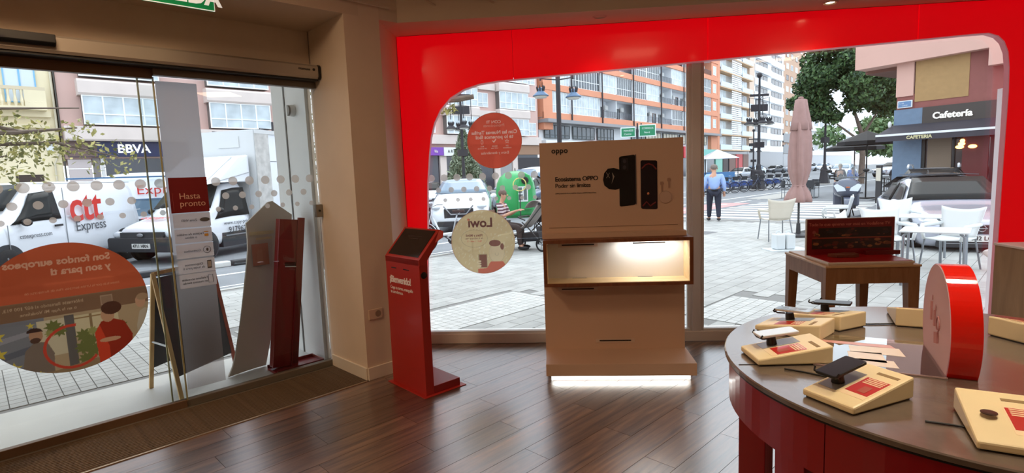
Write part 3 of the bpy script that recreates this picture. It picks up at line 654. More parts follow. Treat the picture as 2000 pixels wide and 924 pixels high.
def rrect(x0, x1, z0, z1, r, n=4):
    out = []
    for cx, cz, a in ((x1-r, z1-r, 0), (x0+r, z1-r, 90), (x0+r, z0+r, 180), (x1-r, z0+r, 270)):
        out += [(cx+r*math.cos(math.radians(a+90*i/n)), cz+r*math.sin(math.radians(a+90*i/n))) for i in range(n+1)]
    return out
SH = mat('phone_back_black', (14, 14, 15), .25)
def shear(poly, k, x0): return [(x, z+k*(x-x0)) for x, z in poly]
P('printed_phone_back', B().prism(shear(rrect(.484, .612, 1.358, 1.765, .014), .10, .55), yb-.002, yb, 'y'), SH, t); P('printed_phone_edge', B().prism(shear(rrect(.612, .620, 1.36, 1.765, .003), .10, .55), yb-.003, yb, 'y'), mat('print_edge', (70, 70, 74), .3), t)
P('printed_camera_plate', B().box(.500, .556, yb-.0035, yb-.002, 1.645, 1.745), mat('print_lens', (36, 36, 40), .2), t)
for dz in (0, .05): P('printed_lens', B().prism(ell(.527, 1.720-dz, .014, .017, 14), yb-.005, yb-.0035, 'y'), mat('print_lens_rim', (60, 60, 66), .2), t)
P('printed_watch', B().prism([(.352, 1.575), (.362, 1.63), (.392, 1.665), (.44, 1.67), (.484, 1.655), (.484, 1.50), (.45, 1.492), (.398, 1.50), (.362, 1.53)], yb-.0025, yb, 'y'), SH, t)
P('watch_hand', B().tube([(.38, yb-.004, 1.635), (.405, yb-.004, 1.59)], .0025, 4), mat('print_silver', (150, 140, 128), .4), t); P('watch_hand', B().tube([(.405, yb-.004, 1.63), (.38, yb-.004, 1.59)], .0025, 4), MATS['print_silver'], t); P('watch_arc', B().prism([(.425, 1.635), (.445, 1.60), (.42, 1.54), (.432, 1.59)], yb-.004, yb-.0025, 'y'), MATS['print_silver'], t)
P('printed_screen_phone', B().prism(shear(rrect(.656, .788, 1.325, 1.720, .014), -.05, .72), yb-.002, yb, 'y'), mat('print_dark_violet', (26, 16, 26), .25), t)
P('screen_arc', B().tube([(.665, yb-.004, 1.655), (.695, yb-.004, 1.685), (.72, yb-.004, 1.692), (.752, yb-.004, 1.68), (.78, yb-.004, 1.645)], .006, 5), mat('print_magenta', (120, 40, 40), .4), t); P('screen_arc', B().tube([(.67, yb-.004, 1.35), (.70, yb-.004, 1.385), (.73, yb-.004, 1.35), (.775, yb-.004, 1.38)], .007, 5), MATS['print_magenta'], t)
P('screen_spark', B().ball((.714, yb-.003, 1.452), (.010, .002, .010)), mat('print_orange', (230, 150, 110), .4), t)
P('printed_case', B().prism(ell(.852, 1.418, .062, .048, 24), yb-.002, yb, 'y'), mat('print_case', (206, 178, 160), .4), t); P('case_outline', B().torus((.852, yb-.002, 1.418), .05, .0018, n=24, k=4), mat('print_case_shade', (176, 142, 122), .4), t)
for x, z in ((.825, 1.525), (.882, 1.552)): P('printed_earbud', B().prism([(x-.016, z), (x-.012, z+.018), (x+.008, z+.02), (x+.016, z+.004), (x+.006, z-.012), (x+.004, z-.062), (x-.005, z-.062), (x-.006, z-.012)], yb-.003, yb-.001, 'y'), MATS['print_case_shade'], t)

# ---- round red table
TR = mat('table_red', (142, 12, 24), .28, coat=.25, spec=.5); TTOP = mat('table_top_brown', (104, 92, 82), .26, var=.12, vscale=14, bump=.04, bscale=220, coat=.5)
TC = (1.4956, 2.0860); TRad = .858; TZ = .90
t = T('round_table', (*TC, 0), 0, 'round table with a brown stone look top and dark red apron and legs, right front', 'table')
P('tabletop', B().lathe([(.0, TZ-.022), (TRad-.006, TZ-.022), (TRad, TZ-.018), (TRad, TZ-.004), (TRad-.004, TZ), (0.0, TZ)], n=96), TTOP, t)
P('edge_band', B().lathe([(TRad-.02, TZ-.024), (TRad-.004, TZ-.026), (TRad-.004, TZ-.022), (TRad-.02, TZ-.0215)], n=96), BLACK, t)
def ringseg(b, r0, r1, z0, z1, a0, a1, n):
    vs = []
    for i in range(n+1):
        a = a0+(a1-a0)*i/n; c, s_ = math.cos(a), math.sin(a); vs += [(r0*c, r0*s_, z0), (r1*c, r1*s_, z0), (r1*c, r1*s_, z1), (r0*c, r0*s_, z1)]
    fs = [(i*4+k, i*4+(k+1) % 4, (i+1)*4+(k+1) % 4, (i+1)*4+k) for i in range(n) for k in range(4)]+[(0, 1, 2, 3), (n*4+3, n*4+2, n*4+1, n*4)]
    return b.add(vs, fs)
for k in range(6):
    a0 = math.radians(-149.3+60*k); P('apron', ringseg(B(), TRad-.045, TRad-.018, TZ-.205, TZ-.026, a0+.002, a0+math.radians(60)-.002, 16), TR, t)
for k in range(6):
    a = math.radians(-158.5+60*k); P('leg', ringseg(B(), TRad-.14, TRad-.022, 0, TZ-.2, a-.075, a+.075, 4), TR, t, bevel=.003)
P('inlay_line', B().tube([(-.84, .0, TZ+.0005), (-.3, .0, TZ+.0005)], .0025, 4), BLACK, t)
cbl = mat('cable_black', (14, 14, 14), .5)
for k, (lab, pts) in enumerate((('black cable lying on the round table between the nearest and left phone stands', [(.80, 2.03), (.86, 1.99), (.93, 1.93)]), ('black cable running across the front of the round table to the large stand', [(1.02, 1.60), (1.08, 1.575), (1.17, 1.53), (1.24, 1.50)]), ('thin black cable line across the far side of the round table', [(1.30, 2.62), (1.40, 2.60), (1.52, 2.60)]))):
    ob = P('cable', B().tube([(x, y, TZ+.004) for x, y in pts], .0035, 6), cbl); tag(ob, lab, 'cable', 'cables on the round table')

STD = mat('stand_cream', (238, 220, 176), .38, var=.02, spec=.4); LAB = mat('label_red', (196, 44, 38), .3, coat=.3); LABW = mat('label_cream', (244, 220, 180), .4); SLOT = mat('slot_brown', (150, 122, 78), .6)
PW2 = mat('plate_grey', (150, 148, 144), .35, metal=.3)
def stand(pos, ang, label, L_=.275, W_=.175, hl=.026, hh=.072, kind='phone', phone=None):
    """local x: from low outer edge to high inner edge; y to the left seen from outside"""
    t = T('phone_display_stand', (pos[0], pos[1], TZ), ang, label, 'display stand', 'wedge stands on the round table')
    P('body', B().prism([(0, .004), (L_, .004), (L_, hh), (0, hl)], -W_/2, W_/2, 'y'), STD, t, bevel=.006)
    P('base_gasket', B().box(.008, L_-.008, -W_/2+.008, W_/2-.008, 0, .005), BLACK, t)
    sa_ = math.atan2(hh-hl, L_)
    def on(x0, x1, y0, y1, h, dz=.0006):
        b = B(); zz = lambda x: hl+(hh-hl)*x/L_
        b.add([(x0, y0, zz(x0)-.002), (x1, y0, zz(x1)-.002), (x1, y1, zz(x1)-.002), (x0, y1, zz(x0)-.002), (x0, y0, zz(x0)+h), (x1, y0, zz(x1)+h), (x1, y1, zz(x1)+h), (x0, y1, zz(x0)+h)], [(0, 3, 2, 1), (4, 5, 6, 7), (0, 1, 5, 4), (1, 2, 6, 5), (2, 3, 7, 6), (3, 0, 4, 7)]); return b
    ly1 = .004 if kind == 'phone' else .01
    P('label_plate', on(.055, .19, -W_/2+.012, ly1, .0008), LABW, t, label='cream label plate')
    P('label_card', on(.078, .186, -W_/2+.016, ly1-.004, .0014), LAB, t, label='red printed label')
    b = B()
    for k in range(4): q = on(.182-.010*k-.005, .182-.010*k, -W_/2+.022, ly1-.012, .0018); b.add(q.v, q.f)
    P('label_lines', b, LABW, t)
    P('label_picture', on(.09, .13, -.055, -.03, .0019), mat('label_picture', (176, 84, 62), .4), t)
    P('slot', on(.222, .236, -W_/2+.018, ly1-.006, .0009), SLOT, t)
    if kind == 'hole':
        P('hole', B().lathe([(.019, hl+.030), (.019, hl+.0325), (.012, hl+.0335)], n=20, c=(.13, .05, 0)), mat('hole_brown', (60, 44, 34), .3), t)
    elif kind == 'phone':
        P('security_plate', on(.055, .20, .012, .075, .001), PW2, t)
        P('mount', B().cyl((.105, .042, hl+.012), (.10, .042, hl+.048), .020, .017, 14), BLACK, t)
        b = B()
        for s in (-1, 1):
            b.tube([(.085, .042+s*.012, hl+.046), (.06, .042+s*.03, hl+.048), (.045, .042+s*.040, hl+.056), (.052, .042+s*.042, hl+.066)], .0035, 6)
        b.tube([(.05, .0, hl+.052), (.044, .042, hl+.05), (.05, .084, hl+.052)], .003, 6)
        P('clamp', b, BLACK, t)
        if phone:
            ph = T('smartphone', t.matrix_basis @ Vector((phone[4], .042, hl+.060)), ang+phone[3], phone[1], 'phone', 'phones mounted on the stands')
            ph.rotation_euler = (0, -phone[2], ang+phone[3])
            m_ = mat(*phone[0]) if isinstance(phone[0], tuple) else phone[0]
            P('case', B().prism(rrect(-.075, .078, -.037, .037, .008), 0, .0085, 'z'), m_, ph, bevel=.0015)
            if phone[5]: P('screen', B().prism(rrect(-.072, .075, -.034, .034, .007), .0087, .0092, 'z'), phone[5], ph); 
            if len(phone) > 6:
                b = B()
                for q in phone[6]: b.box(q[0], q[1], q[2], q[3], .0092, .0097)
                P('screen_icons', b, mat('icon_grey', (110, 118, 128), .3), ph)
    return t
mid = lambda a, b: ((a[0]+b[0])/2, (a[1]+b[1])/2)
BLKS = mat('screen_black', (10, 10, 12), .3)
stand(mid((.752, 1.784), (.854, 1.644)), math.radians(27.5), 'cream wedge stand nearest the camera left, with a black phone over its grey plate', phone=(('phone_black', (16, 16, 18), .5), 'black phone mounted on the nearest left stand', .16, .02, .115, BLKS))
stand(mid((.698, 2.235), (.73, 2.065)), math.radians(3), 'cream wedge stand at the left rim of the table, with a white phone', phone=(('phone_white', (226, 226, 226), .12, 0), 'white phone mounted on the stand at the left rim', .10, .05, .118, mat('screen_pale', (196, 204, 212), .06, spec=1)))
stand(mid((.858, 2.54), (.99, 2.654)), math.radians(-43.3), 'cream wedge stand behind the left rim stand, with a silver edged phone showing app icons', phone=(('phone_silver', (200, 200, 198), .25, .3), 'silver edged phone showing app icons on its screen', .04, .02, .118, mat('screen_icons_back', (120, 134, 146), .08, spec=1), [(-.05, -.02, -.022, .0), (-.01, .01, -.022, .01), (.02, .05, .0, .025), (-.05, -.03, .01, .026)]))
bang = math.radians(-62)
stand((1.285-.275*math.cos(bang)+.005, 2.53-.275*math.sin(bang)), bang, 'cream wedge stand at the far left of the table, with a flat black phone', phone=(('phone_matt', (22, 22, 24), .5), 'flat black phone on the far left stand', .05, .5, .14, BLKS))
rang = math.radians(-112)
stand((1.572-.275*math.cos(rang), 2.535-.275*math.sin(rang)), rang, 'empty cream wedge stand at the far side, half hidden by the red ring', kind='none', hh=.088)
eang = math.radians(198)
stand((1.80+.275*.951, 2.34+.275*.309), eang, 'empty cream wedge stand at the right edge of the picture', kind='none', hh=.084)
gv = Vector((1.153-1.045, 1.687-1.44, 0)).normalized(); gp = Vector((1.045, 1.44, 0))+Vector((gv.y, -gv.x, 0))*.10
stand((gp.x, gp.y), math.atan2(gv.y, gv.x), 'cream wedge stand with a dark round hole and no phone, front right', W_=.20, kind='hole', hh=.07)

# ---- red ring with clear acrylic disc and base sheet
nr = Vector((1.293, 1.924, 0)); fr_ = Vector((1.459, 2.326, 0)); ch = fr_-nr; ra = math.atan2(ch.y, ch.x)
t = T('red_ring_display', ((nr.x+fr_.x)/2, (nr.y+fr_.y)/2, TZ), ra, 'glossy red ring with a clear acrylic disc standing on the round table', 'display')
RR = .232; zc = RR*math.cos(math.asin(min(1, (ch.length/2)/RR*.92)))*1.0
RW = .085
def ringband(r0, r1, y0, y1, cz, a0, a1, n=56):
    b = B(); vs = []
    for i in range(n+1):
        a = math.radians(a0+(a1-a0)*i/n); c, s_ = math.cos(a), math.sin(a)
        vs += [(r0*c, y0, cz+r0*s_), (r1*c, y0, cz+r1*s_), (r1*c, y1, cz+r1*s_), (r0*c, y1, cz+r0*s_)]
    fs = [(i*4+k, i*4+(k+1) % 4, (i+1)*4+(k+1) % 4, (i+1)*4+k) for i in range(n) for k in range(4)]+[(0, 1, 2, 3), (n*4+3, n*4+2, n*4+1, n*4)]
    return b.add(vs, fs)
RC = .13
lowa = -math.degrees(math.asin(RC/RR))
P('ring', ringband(RR-.004, RR, -RW, 0, RC, lowa, 180-lowa), mat('ring_red', (226, 26, 12), .12, coat=.6), t, smooth=False)
P('ring_lining', ringband(RR-.007, RR-.0045, -RW+.001, -.001, RC, lowa, 180-lowa), mat('lining_pink', (226, 190, 192), .25), t, label='pinkish white inner face')
ACR = film_mat('acrylic_pink', (246, 222, 226), .45, .15); ACC = glass_mat('acrylic_clear', (.93, .90, .91), .09)
P('disc', B().prism([(RR*.985*math.cos(math.radians(lowa+(180-2*lowa)*i/48)), RC+RR*.985*math.sin(math.radians(lowa+(180-2*lowa)*i/48))) for i in range(49)], -.001, .002, 'y'), ACR, t, label='pinkish clear acrylic disc')
PT = mat('disc_print', (178, 124, 124), .4)
P('printed_person', B().torus((-.05, .004, .15), .026, .003, axis='y', n=20, k=4).tube([(.0, .004, .19), (.0, .004, .13)], .005, 5).ball((.0, .004, .20), (.008, .002, .011)).tube([(.06, .004, .21), (.055, .004, .14)], .005, 5).ball((.06, .004, .225), (.008, .002, .011)).tube([(-.05, .004, .12), (-.055, .004, .08)], .011, 5), PT, t)
P('base_sheet', B().box(-.215, .215, .0, .40, .001, .005), ACC, t); P('sheet_edge', B().box(-.216, .216, .399, .402, .001, .006).box(-.217, -.214, 0, .4, .001, .006), mat('acrylic_edge', (190, 160, 158), .3), t)
for k, (x, y, w, h) in enumerate(((.10, .24, .13, .02), (.03, .18, .09, .05), (-.06, .22, .06, .06), (-.13, .20, .07, .04))):
    P('reflection_shape', B().prism([(x-h, y-w), (x+h, y-w*.9), (x+h*.8, y+w), (x-h*.9, y+w)], .0052, .0058, 'z'), mat('sheet_reflection', (232, 216, 198), .3) if k else mat('sheet_reflection_red', (220, 160, 150), .3), t)  # pale reflections on the acrylic sheet, drawn as flat coloured shapes

# ---- oak side table with red programme display
OAK = wood_mat('oak_veneer', (134, 92, 58), (162, 118, 80), .5, (7, 7, 1), bump=.05); OAKT = wood_mat('oak_top', (196, 160, 118), (214, 182, 140), .45, (1, 7, 7), bump=.03)
tx0, tx1, ty0, ty1, tz = 1.992, 2.685, 4.325, 5.10, .862
t = T('oak_table', ((tx0+tx1)/2, (ty0+ty1)/2, 0), 0, 'square oak table with thick tapered legs before the window, carrying the red display', 'table')
hw_, hd_ = (tx1-tx0)/2, (ty1-ty0)/2
P('tabletop', B().box(-hw_, hw_, -hd_, hd_, tz-.018, tz), OAKT, t, bevel=.006)
P('inset_top', B().box(-hw_+.03, hw_-.05, -hd_+.02, hd_-.02, tz, tz+.012), mat('top_pad_white', (226, 206, 186), .4), t, bevel=.002)
for s in (-1, 1):
    P('apron', B().box(-hw_+.085, hw_-.085, s*(hd_-.02)-.011, s*(hd_-.02)+.011, tz-.14, tz-.018), OAK, t)
    P('apron', B().box(s*(hw_-.02)-.011, s*(hw_-.02)+.011, -hd_+.085, hd_-.085, tz-.14, tz-.018), OAK, t)
for sx in (-1, 1):
    for sy in (-1, 1):
        x0, y0 = sx*(hw_-.008), sy*(hd_-.008); a, c = .085, .052
        b = B(); q = lambda w, z: [(x0, y0, z), (x0-sx*w, y0, z), (x0-sx*w, y0-sy*w, z), (x0, y0-sy*w, z)]
        b.add(q(a, tz-.018)+q(c, 0), [(0, 1, 2, 3), (7, 6, 5, 4), (0, 1, 5, 4), (1, 2, 6, 5), (2, 3, 7, 6), (3, 0, 4, 7)]); P('leg', b, OAK, t, bevel=.002)
t = T('programme_display', (2.33, 4.62, tz+.012), 0, 'red printed L-shaped television programme display standing on the oak table', 'display')
DW = mat('display_white', (228, 220, 210), .4); DR = mat('display_red', (168, 16, 22), .3, coat=.2)
P('back_panel', B().box(-.315, .375, .10, .125, 0, .315), DW, t, bevel=.002)
pp = [(rect(-.345, .345, -.16, .16), (120, 18, 24)), (('text', 'Todo lo que quieres ver está en Vodafone TV', .034, -.01, .108, False), (196, 110, 96)), (rect(-.25, .32, .0, .08), (30, 14, 16)), (rect(-.30, .32, -.005, .0), (170, 90, 60)), (rect(-.3, .32, -.095, -.012), (44, 24, 22)), (ell(-.285, .045, .014, .014), (150, 70, 66))]
random.seed(5)
for k in range(70):
    x, y = random.uniform(-.29, .31), random.choice((random.uniform(.01, .07), random.uniform(-.085, -.02), random.uniform(-.085, -.02)))
    r = random.uniform(.004, .02); pp.append((ell(x, y, r*1.4, r*.7, 10), random.choice(((88, 40, 30), (120, 70, 50), (60, 30, 30), (150, 96, 60), (104, 30, 26), (40, 34, 40)))))
print_film('printed_face', .34, .153, 300, (120, 18, 24), pp, print_mat('programme_print', .3, .2), t, (.03, .098, .158), (0, 0, 0), circle=False)
P('base_plate', B().box(-.315, .31, -.28, .10, .0, .014), DW, t, bevel=.002); P('red_mat', B().box(-.30, .30, -.272, .098, .014, .017), DR, t)
P('remote_block', B().prism([(-.20, -.02), (-.16, -.085), (-.02, -.09), (.02, -.07), (.02, .0), (-.05, .02)], .017, .045, 'z'), wood_mat('walnut_block', (96, 50, 36), (126, 70, 48), .4), t, bevel=.004); P('front_lip', B().box(.12, .385, .03, .06, .017, .05), mat('lip_dark_red', (104, 14, 20), .4), t)

# ---- oak cabinet at the right edge
t = T('oak_cabinet', (0, 0, 0), 0, 'tall pale oak cabinet with a white top at the right edge of the picture', 'cabinet')
OAKC = wood_mat('oak_cabinet', (150, 124, 92), (176, 148, 112), .5, (6, 6, .8), bump=.04)
P('side_panel', B().box(2.742, 2.762, 2.75, 3.725, .0, 1.085), OAKC, t); P('carcass', B().box(2.762, 3.5, 2.76, 3.715, .06, 1.085), OAKC, t); P('plinth', B().box(2.78, 3.48, 2.78, 3.70, 0, .06), BLACK, t)
P('worktop', B().box(2.737, 3.52, 2.74, 3.731, 1.085, 1.10), mat('worktop_white', (226, 214, 204), .35), t, bevel=.002)

# ================================================================== STREET GROUND
PAV = mat('paving_stone', (172, 172, 168), .75, var=.13, vscale=5, rnd=.10, bump=.2, bscale=40); JOINT = mat('paving_joint', (136, 135, 132), .9)
ASPH = mat('asphalt', (128, 131, 134), .85, var=.12, vscale=1.4, bump=.3, bscale=60); LINE = mat('road_paint', (226, 226, 222), .7, var=.06, vscale=3); KERB = mat('kerb_stone', (178, 176, 170), .8, var=.08)
def uvpoly(pts): return [(UV(u, v).x, UV(u, v).y) for u, v in pts]
S('ground_asphalt', B().prism(uvpoly([(-60, 9.5), (14.6, 9.5), (16.6, 8.3), (16.6, 4.6), (27, 4.6), (27, 6), (60, 6), (320, 6), (320, 60), (-60, 60)]), -.3, -.02), ASPH)
S('side_street', B().prism(uvpoly([(11.2, -14), (30, -14), (30, 4.6), (13.4, 4.6)]), -.5, -.18), ASPH)
SWP = [(-20, 4.75), (2.6, 4.75), (2.9, 4.9), (5.66, 2.4), (-2.0+8, -4.2), (11.2, -14), (13.4, 4.6), (16.6, 4.6), (16.6, 8.3), (14.6, 9.4), (-60, 9.4), (-60, 4.75)]
sw = S('sidewalk', B().prism(uvpoly([(-60, 4.76), (2.55, 4.76), (3.02, 4.70), (2.46+.0, 4.55), (4.2, 3.4), (7.36, .78), (7.36, -8), (11.2, -14), (13.4, 4.6), (16.6, 4.6), (16.6, 8.3), (14.6, 9.36), (-60, 9.36)]), -.3, -.007), JOINT)
b = B()
for p, q in (((-60, 9.36), (14.6, 9.36)), ((14.6, 9.36), (16.6, 8.3)), ((16.6, 8.3), (16.6, 4.6))):
    n_ = max(1, int(math.hypot(q[0]-p[0], q[1]-p[1])/1.2)); dx, dy = q[0]-p[0], q[1]-p[1]; ln = math.hypot(dx, dy); nx, ny = -dy/ln*.14, dx/ln*.14
    for i in range(n_):
        a0, a1 = i/n_+.0004, (i+1)/n_-.0004
        b.prism(uvpoly([(p[0]+dx*a0, p[1]+dy*a0), (p[0]+dx*a1, p[1]+dy*a1), (p[0]+dx*a1+nx, p[1]+dy*a1+ny), (p[0]+dx*a0+nx, p[1]+dy*a0+ny)]), -.25, .004)
P('kerb_stones', b, KERB, sw, kind='stuff')
# paving: small square setts in patches, larger slabs elsewhere
g = .007
sett = B().box(-.055+g/2, .055-g/2, -.055+g/2, .055-g/2, -.02, 0).mesh('paving_tile', mat('sett_pale', (196, 196, 192), .7, var=.08, vscale=9, rnd=.07)); slab = B().box(-.20+g/2, .20-g/2, -.10+g/2, .10-g/2, -.02, 0).mesh('paving_slab', PAV)
def outside(x, y, u, v, mg=.0): return (y > 5.46+mg and x > -1.5) or (v > 5.62+mg) or (u > 2.42 and v > 4.8 and y > 5.46+mg)
patches = [(3.4, 5.35, 4.62, 5.5), (5.62, 6.85, 2.2, 3.0), (-.7, 1.9, 5.68, 6.95)]
nsett = 0; extra = B()
def addbox(b, u, v, hu, hv):
    c = UV(u, v); L1 = Vector((LU[0], LU[1], 0)); N1 = Vector((NV[0], NV[1], 0)); z = Vector((0, 0, -.02))
    q = [c-L1*hu-N1*hv, c+L1*hu-N1*hv, c+L1*hu+N1*hv, c-L1*hu+N1*hv]
    b.add([tuple(p+z) for p in q]+[tuple(p) for p in q], [(4, 5, 6, 7), (0, 1, 5, 4), (1, 2, 6, 5), (2, 3, 7, 6), (3, 0, 4, 7)])
for (u0, u1, v0, v1) in patches:
    u = u0+.055
    while u < u1:
        v = v0+.055
        while v < v1:
            c = UV(u, v)
            if outside(c.x, c.y, u, v, .06):
                link('paving_tile', sett, sw, (c.x, c.y, 0), (0, 0, AL)) if nsett < 285 else addbox(extra, u, v, .055-g/2, .055-g/2); nsett += 1
            v += .11
        u += .11
def in_patch(u, v): return any(u0-.02 < u < u1+.02 and v0-.02 < v < v1+.02 for u0, u1, v0, v1 in patches)
cand = []
v = -7.9; r = 0
while v < 9.3:
    u = -9+(r % 2)*.2
    while u < 16.4:
        c = UV(u, v)
        umax = 11.6+(v+14)*.118 if v < 4.6 else (16.3 if v < 8.2 else 14.6)
        if outside(c.x, c.y, u, v, .12) and not in_patch(u, v) and not in_patch(u-.15, v) and not in_patch(u+.15, v) and u < umax-.2 and c.x < 8:
            cand.append((math.hypot(c.x, c.y), u, v))
        u += .4
    v += .2; r += 1
cand.sort()
for i, (d, u, v) in enumerate(cand):
    if i < 290: c = UV(u, v); link('paving_slab', slab, sw, (c.x, c.y, 0), (0, 0, AL))
    else: addbox(extra, u, v, .2-g/2, .1-g/2)
P('far_paving', extra, mat('paving_stone_far', (172, 172, 168), .75, var=.16, vscale=2.5, bump=.2, bscale=40), sw, kind='stuff')
STEP = mat('step_marble', (206, 205, 198), .45, var=.05, vscale=3)
vbox('doorstep', -4, 2.62, 4.66, 5.60, -.25, -.001, STEP)['kind'] = 'structure'
vbox('door_track', -3, 2.2, 4.56, 4.68, -.01, .006, GREYRAIL)['kind'] = 'structure'
# far pavement by the cafe, island and far pavement
S('cafe_pavement', B().prism(uvpoly([(20.6, -14), (34, -14), (60, 2), (60, 5.9), (27, 5.9), (20.6, 4.0)]), -.4, -.05), mat('pavement_far', (170, 168, 162), .8, var=.08))
S('traffic_island', B().prism(uvpoly([(27.4, 9.9), (33, 10.0), (33, 11.6), (27.4, 11.3)]), -.05, .0), MATS['pavement_far'])
S('far_pavement', B().prism(uvpoly([(-60, 41), (52, 41), (320, 72), (320, 90), (-60, 60)]), -.3, .02), MATS['pavement_far'])
# road markings
rm = T('road_markings', (0, 0, -.019), AL, 'x', 'x'); del rm['label']; del rm['category']; rm['kind'] = 'structure'
for k in range(9): P('crossing_stripe', B().box(17.3+k*1.02, 17.8+k*1.02, 5.1, 9.6, 0, .004), LINE, rm)
for k in range(6): P('stop_mark', B().box(19.5+k*2.6, 21.2+k*2.6, 10.6, 10.75, 0, .004), LINE, rm)
P('lane_line', B().box(-40, 16, 11.05, 11.17, 0, .004), LINE, rm); P('lane_line', B().box(16.5, 70, 12.1, 12.25, 0, .004), LINE, rm); P('lane_line', B().box(-40, 16, 9.75, 9.82, 0, .004), LINE, rm)
P('red_lane', B().box(14.2, 24.5, 9.9, 11.4, 0, .003), mat('red_lane', (196, 150, 148), .8, var=.08), rm)
for k in range(7): P('lane_dash', B().box(28+k*6, 31+k*6, 15.2, 15.35, 0, .004), LINE, rm); P('lane_dash', B().box(28+k*6, 31+k*6, 18.6, 18.75, 0, .004), LINE, rm)
kb = T('lane_kerb_blocks', (0, 0, -.02), AL, 'row of white and black kerb blocks between the lane line and the truck', 'kerb')
for k in range(14): P('block', B().box(-4.2+k*1.0, -3.24+k*1.0, 12.15, 12.35, 0, .11), mat('block_white', (220, 220, 216), .6) if k % 2 else mat('block_black', (50, 50, 52), .6), kb, bevel=.02)
# manhole / inspection covers
for i, (x, y, lb) in enumerate(((3.55, 14.2, 'small square inspection cover in the paving in front of the walking man'), (-3.35, 5.05, 'round drain cover set in the pale doorstep'))):
    t = T('inspection_cover', (x, y, 0), AL, lb, 'cover'); 
    if i == 0: P('lid', B().box(-.3, .3, -.25, .25, -.004, .004), mat('cover_grey', (110, 112, 114), .6, metal=.4), t)
    else: P('lid', B().lathe([(.07, -.003), (.07, .003), (.05, .004)], n=24), MATS['cover_grey'] if 'cover_grey' in MATS else KERB, t)

# white outer pilaster right of the entrance, with lamp and lock
PIL = mat('pilaster_white', (226, 228, 226), .6, var=.02)
S('wall_pilaster', B().prism(uvpoly([(2.205, 4.78), (2.45, 4.78), (2.45, 5.20), (2.205, 5.20)]), 0, 3.0), PIL)
S('wall_pilaster_outer', B().prism(uvpoly([(2.205, 5.222), (2.45, 5.222), (2.45, 5.50), (2.205, 5.50)]), 0, 3.0), PIL)
S('wall_pilaster_joint', B().prism(uvpoly([(2.2, 5.198), (2.44, 5.198), (2.44, 5.224), (2.2, 5.224)]), 0, 3.0), BLACK)
t = T('wall_lamp', UV(2.204, 5.02, 2.30), AL+PI/2, 'small round white outdoor lamp with a grey cap on the white pilaster', 'lamp')
P('housing', B().lathe([(.052, 0), (.052, .03), (.045, .045)], n=24, axis='y'), mat('lamp_white', (214, 214, 210), .4), t); P('cap', B().prism(ell(0, .0, .048, .048, 16, a0=PI/2, a1=3*PI/2)+[(0, -.048)], .045, .062, 'y'), mat('lamp_grey', (110, 108, 104), .4), t)
t = T('door_lock', UV(2.17, 4.60, 1.40), AL, 'small grey lock box at the edge of the entrance glass', 'lock'); P('case', B().box(-.028, .028, -.02, .02, -.055, .055), mat('lock_steel', (140, 138, 132), .35, metal=.6), t, bevel=.003); P('cylinder', B().lathe([(.009, -.026), (.009, -.018)], n=12, axis='y'), BLACK, t)
# canopy over the front so the shop's own facade shades its glass
S('facade_over_window', B().box(-1.6, 5.2, 5.40, 5.9, 2.98, 6.5), WHITE); vbox('facade_over_door', -7.2, 2.6, 4.79, 5.2, 2.86, 6.5, WHITE)['kind'] = 'structure'
S('roof_slab', B().box(-8, 5.3, -3.8, 5.5, 3.4, 3.6), WHITE)

# ================================================================== BUILDINGS
GL = mat('pane_curtained', (190, 200, 204), .3, var=.22, vscale=.9, spec=.5); GLD = mat('pane_dark', (60, 68, 74), .12, var=.5, vscale=.8, spec=.8); WFR = mat('window_white', (238, 240, 240), .5)
_wc = {}
def window(parent, x0, x1, z0, z1, y=0, cols=2, trans=.35, fr=WFR, pane=GL, dep=.1, fw=.07):
    w, h = x1-x0, z1-z0; key = (round(w, 2), round(h, 2), cols, trans, fr.name, pane.name, fw)
    if key not in _wc:
        b = B(); b.box(0, w, -dep/2, dep/2, 0, fw).box(0, w, -dep/2, dep/2, h-fw, h).box(0, fw, -dep/2, dep/2, fw, h-fw).box(w-fw, w, -dep/2, dep/2, fw, h-fw)
        for k in range(1, cols): b.box(w*k/cols-fw*.6, w*k/cols+fw*.6, -dep/2, dep/2, fw, h-fw)
        if trans: b.box(fw, w-fw, -dep/2-.005, dep/2, h*trans-fw*.5, h*trans+fw*.5)
        _wc[key] = (b.mesh('window', fr), B().box(fw*.6, w-fw*.6, -.01, .01, fw*.6, h-fw*.6).mesh('pane', pane))
    f = link('window', _wc[key][0], parent, (x0, y, z0)); link('pane', _wc[key][1], f); return f
def railing(b, x0, x1, y, z0, z1, step=.15, r=.012):
    b.box(x0, x1, y-.02, y+.02, z1-.03, z1); x = x0
    while x < x1: b.box(x-r, x+r, y-r, y+r, z0, z1-.03); x += step
# --- cream old building
CREAM = mat('stucco_cream', (226, 212, 178), .85, var=.06, vscale=.8)
t = T('cream_building', UV(0, 45), AL, 'old cream stuccoed building with a balustraded balcony at the far left', 'building', )
P('wall', B().box(-16, 4.6, 0, 12, 0, 17), CREAM, t); P('plinth', B().box(-16, 4.6, -.1, 0, 0, 1.2), CREAM, t)
P('cornice', B().box(-16, 4.3, -.35, 0, 6.25, 6.6).box(-16, 4.2, -.25, 0, 5.6, 5.8), CREAM, t)
P('balcony_floor', B().box(-3.2, 4.1, -1.0, 0, 6.6, 6.8), CREAM, t); P('balustrade_rail', B().box(-3.2, 4.1, -1.0, -.85, 7.75, 7.95), mat('rail_stone', (206, 190, 160), .8), t)
b = B(); 
for k in range(24): b.lathe([(.06, 6.8), (.10, 7.05), (.05, 7.4), (.08, 7.75)], c=(-3.0+k*.3, -.92, 0), n=6)
P('balusters', b, CREAM, t, kind='stuff'); P('balustrade_pier', B().box(3.1, 4.1, -1.0, -.85, 6.8, 7.75), CREAM, t)
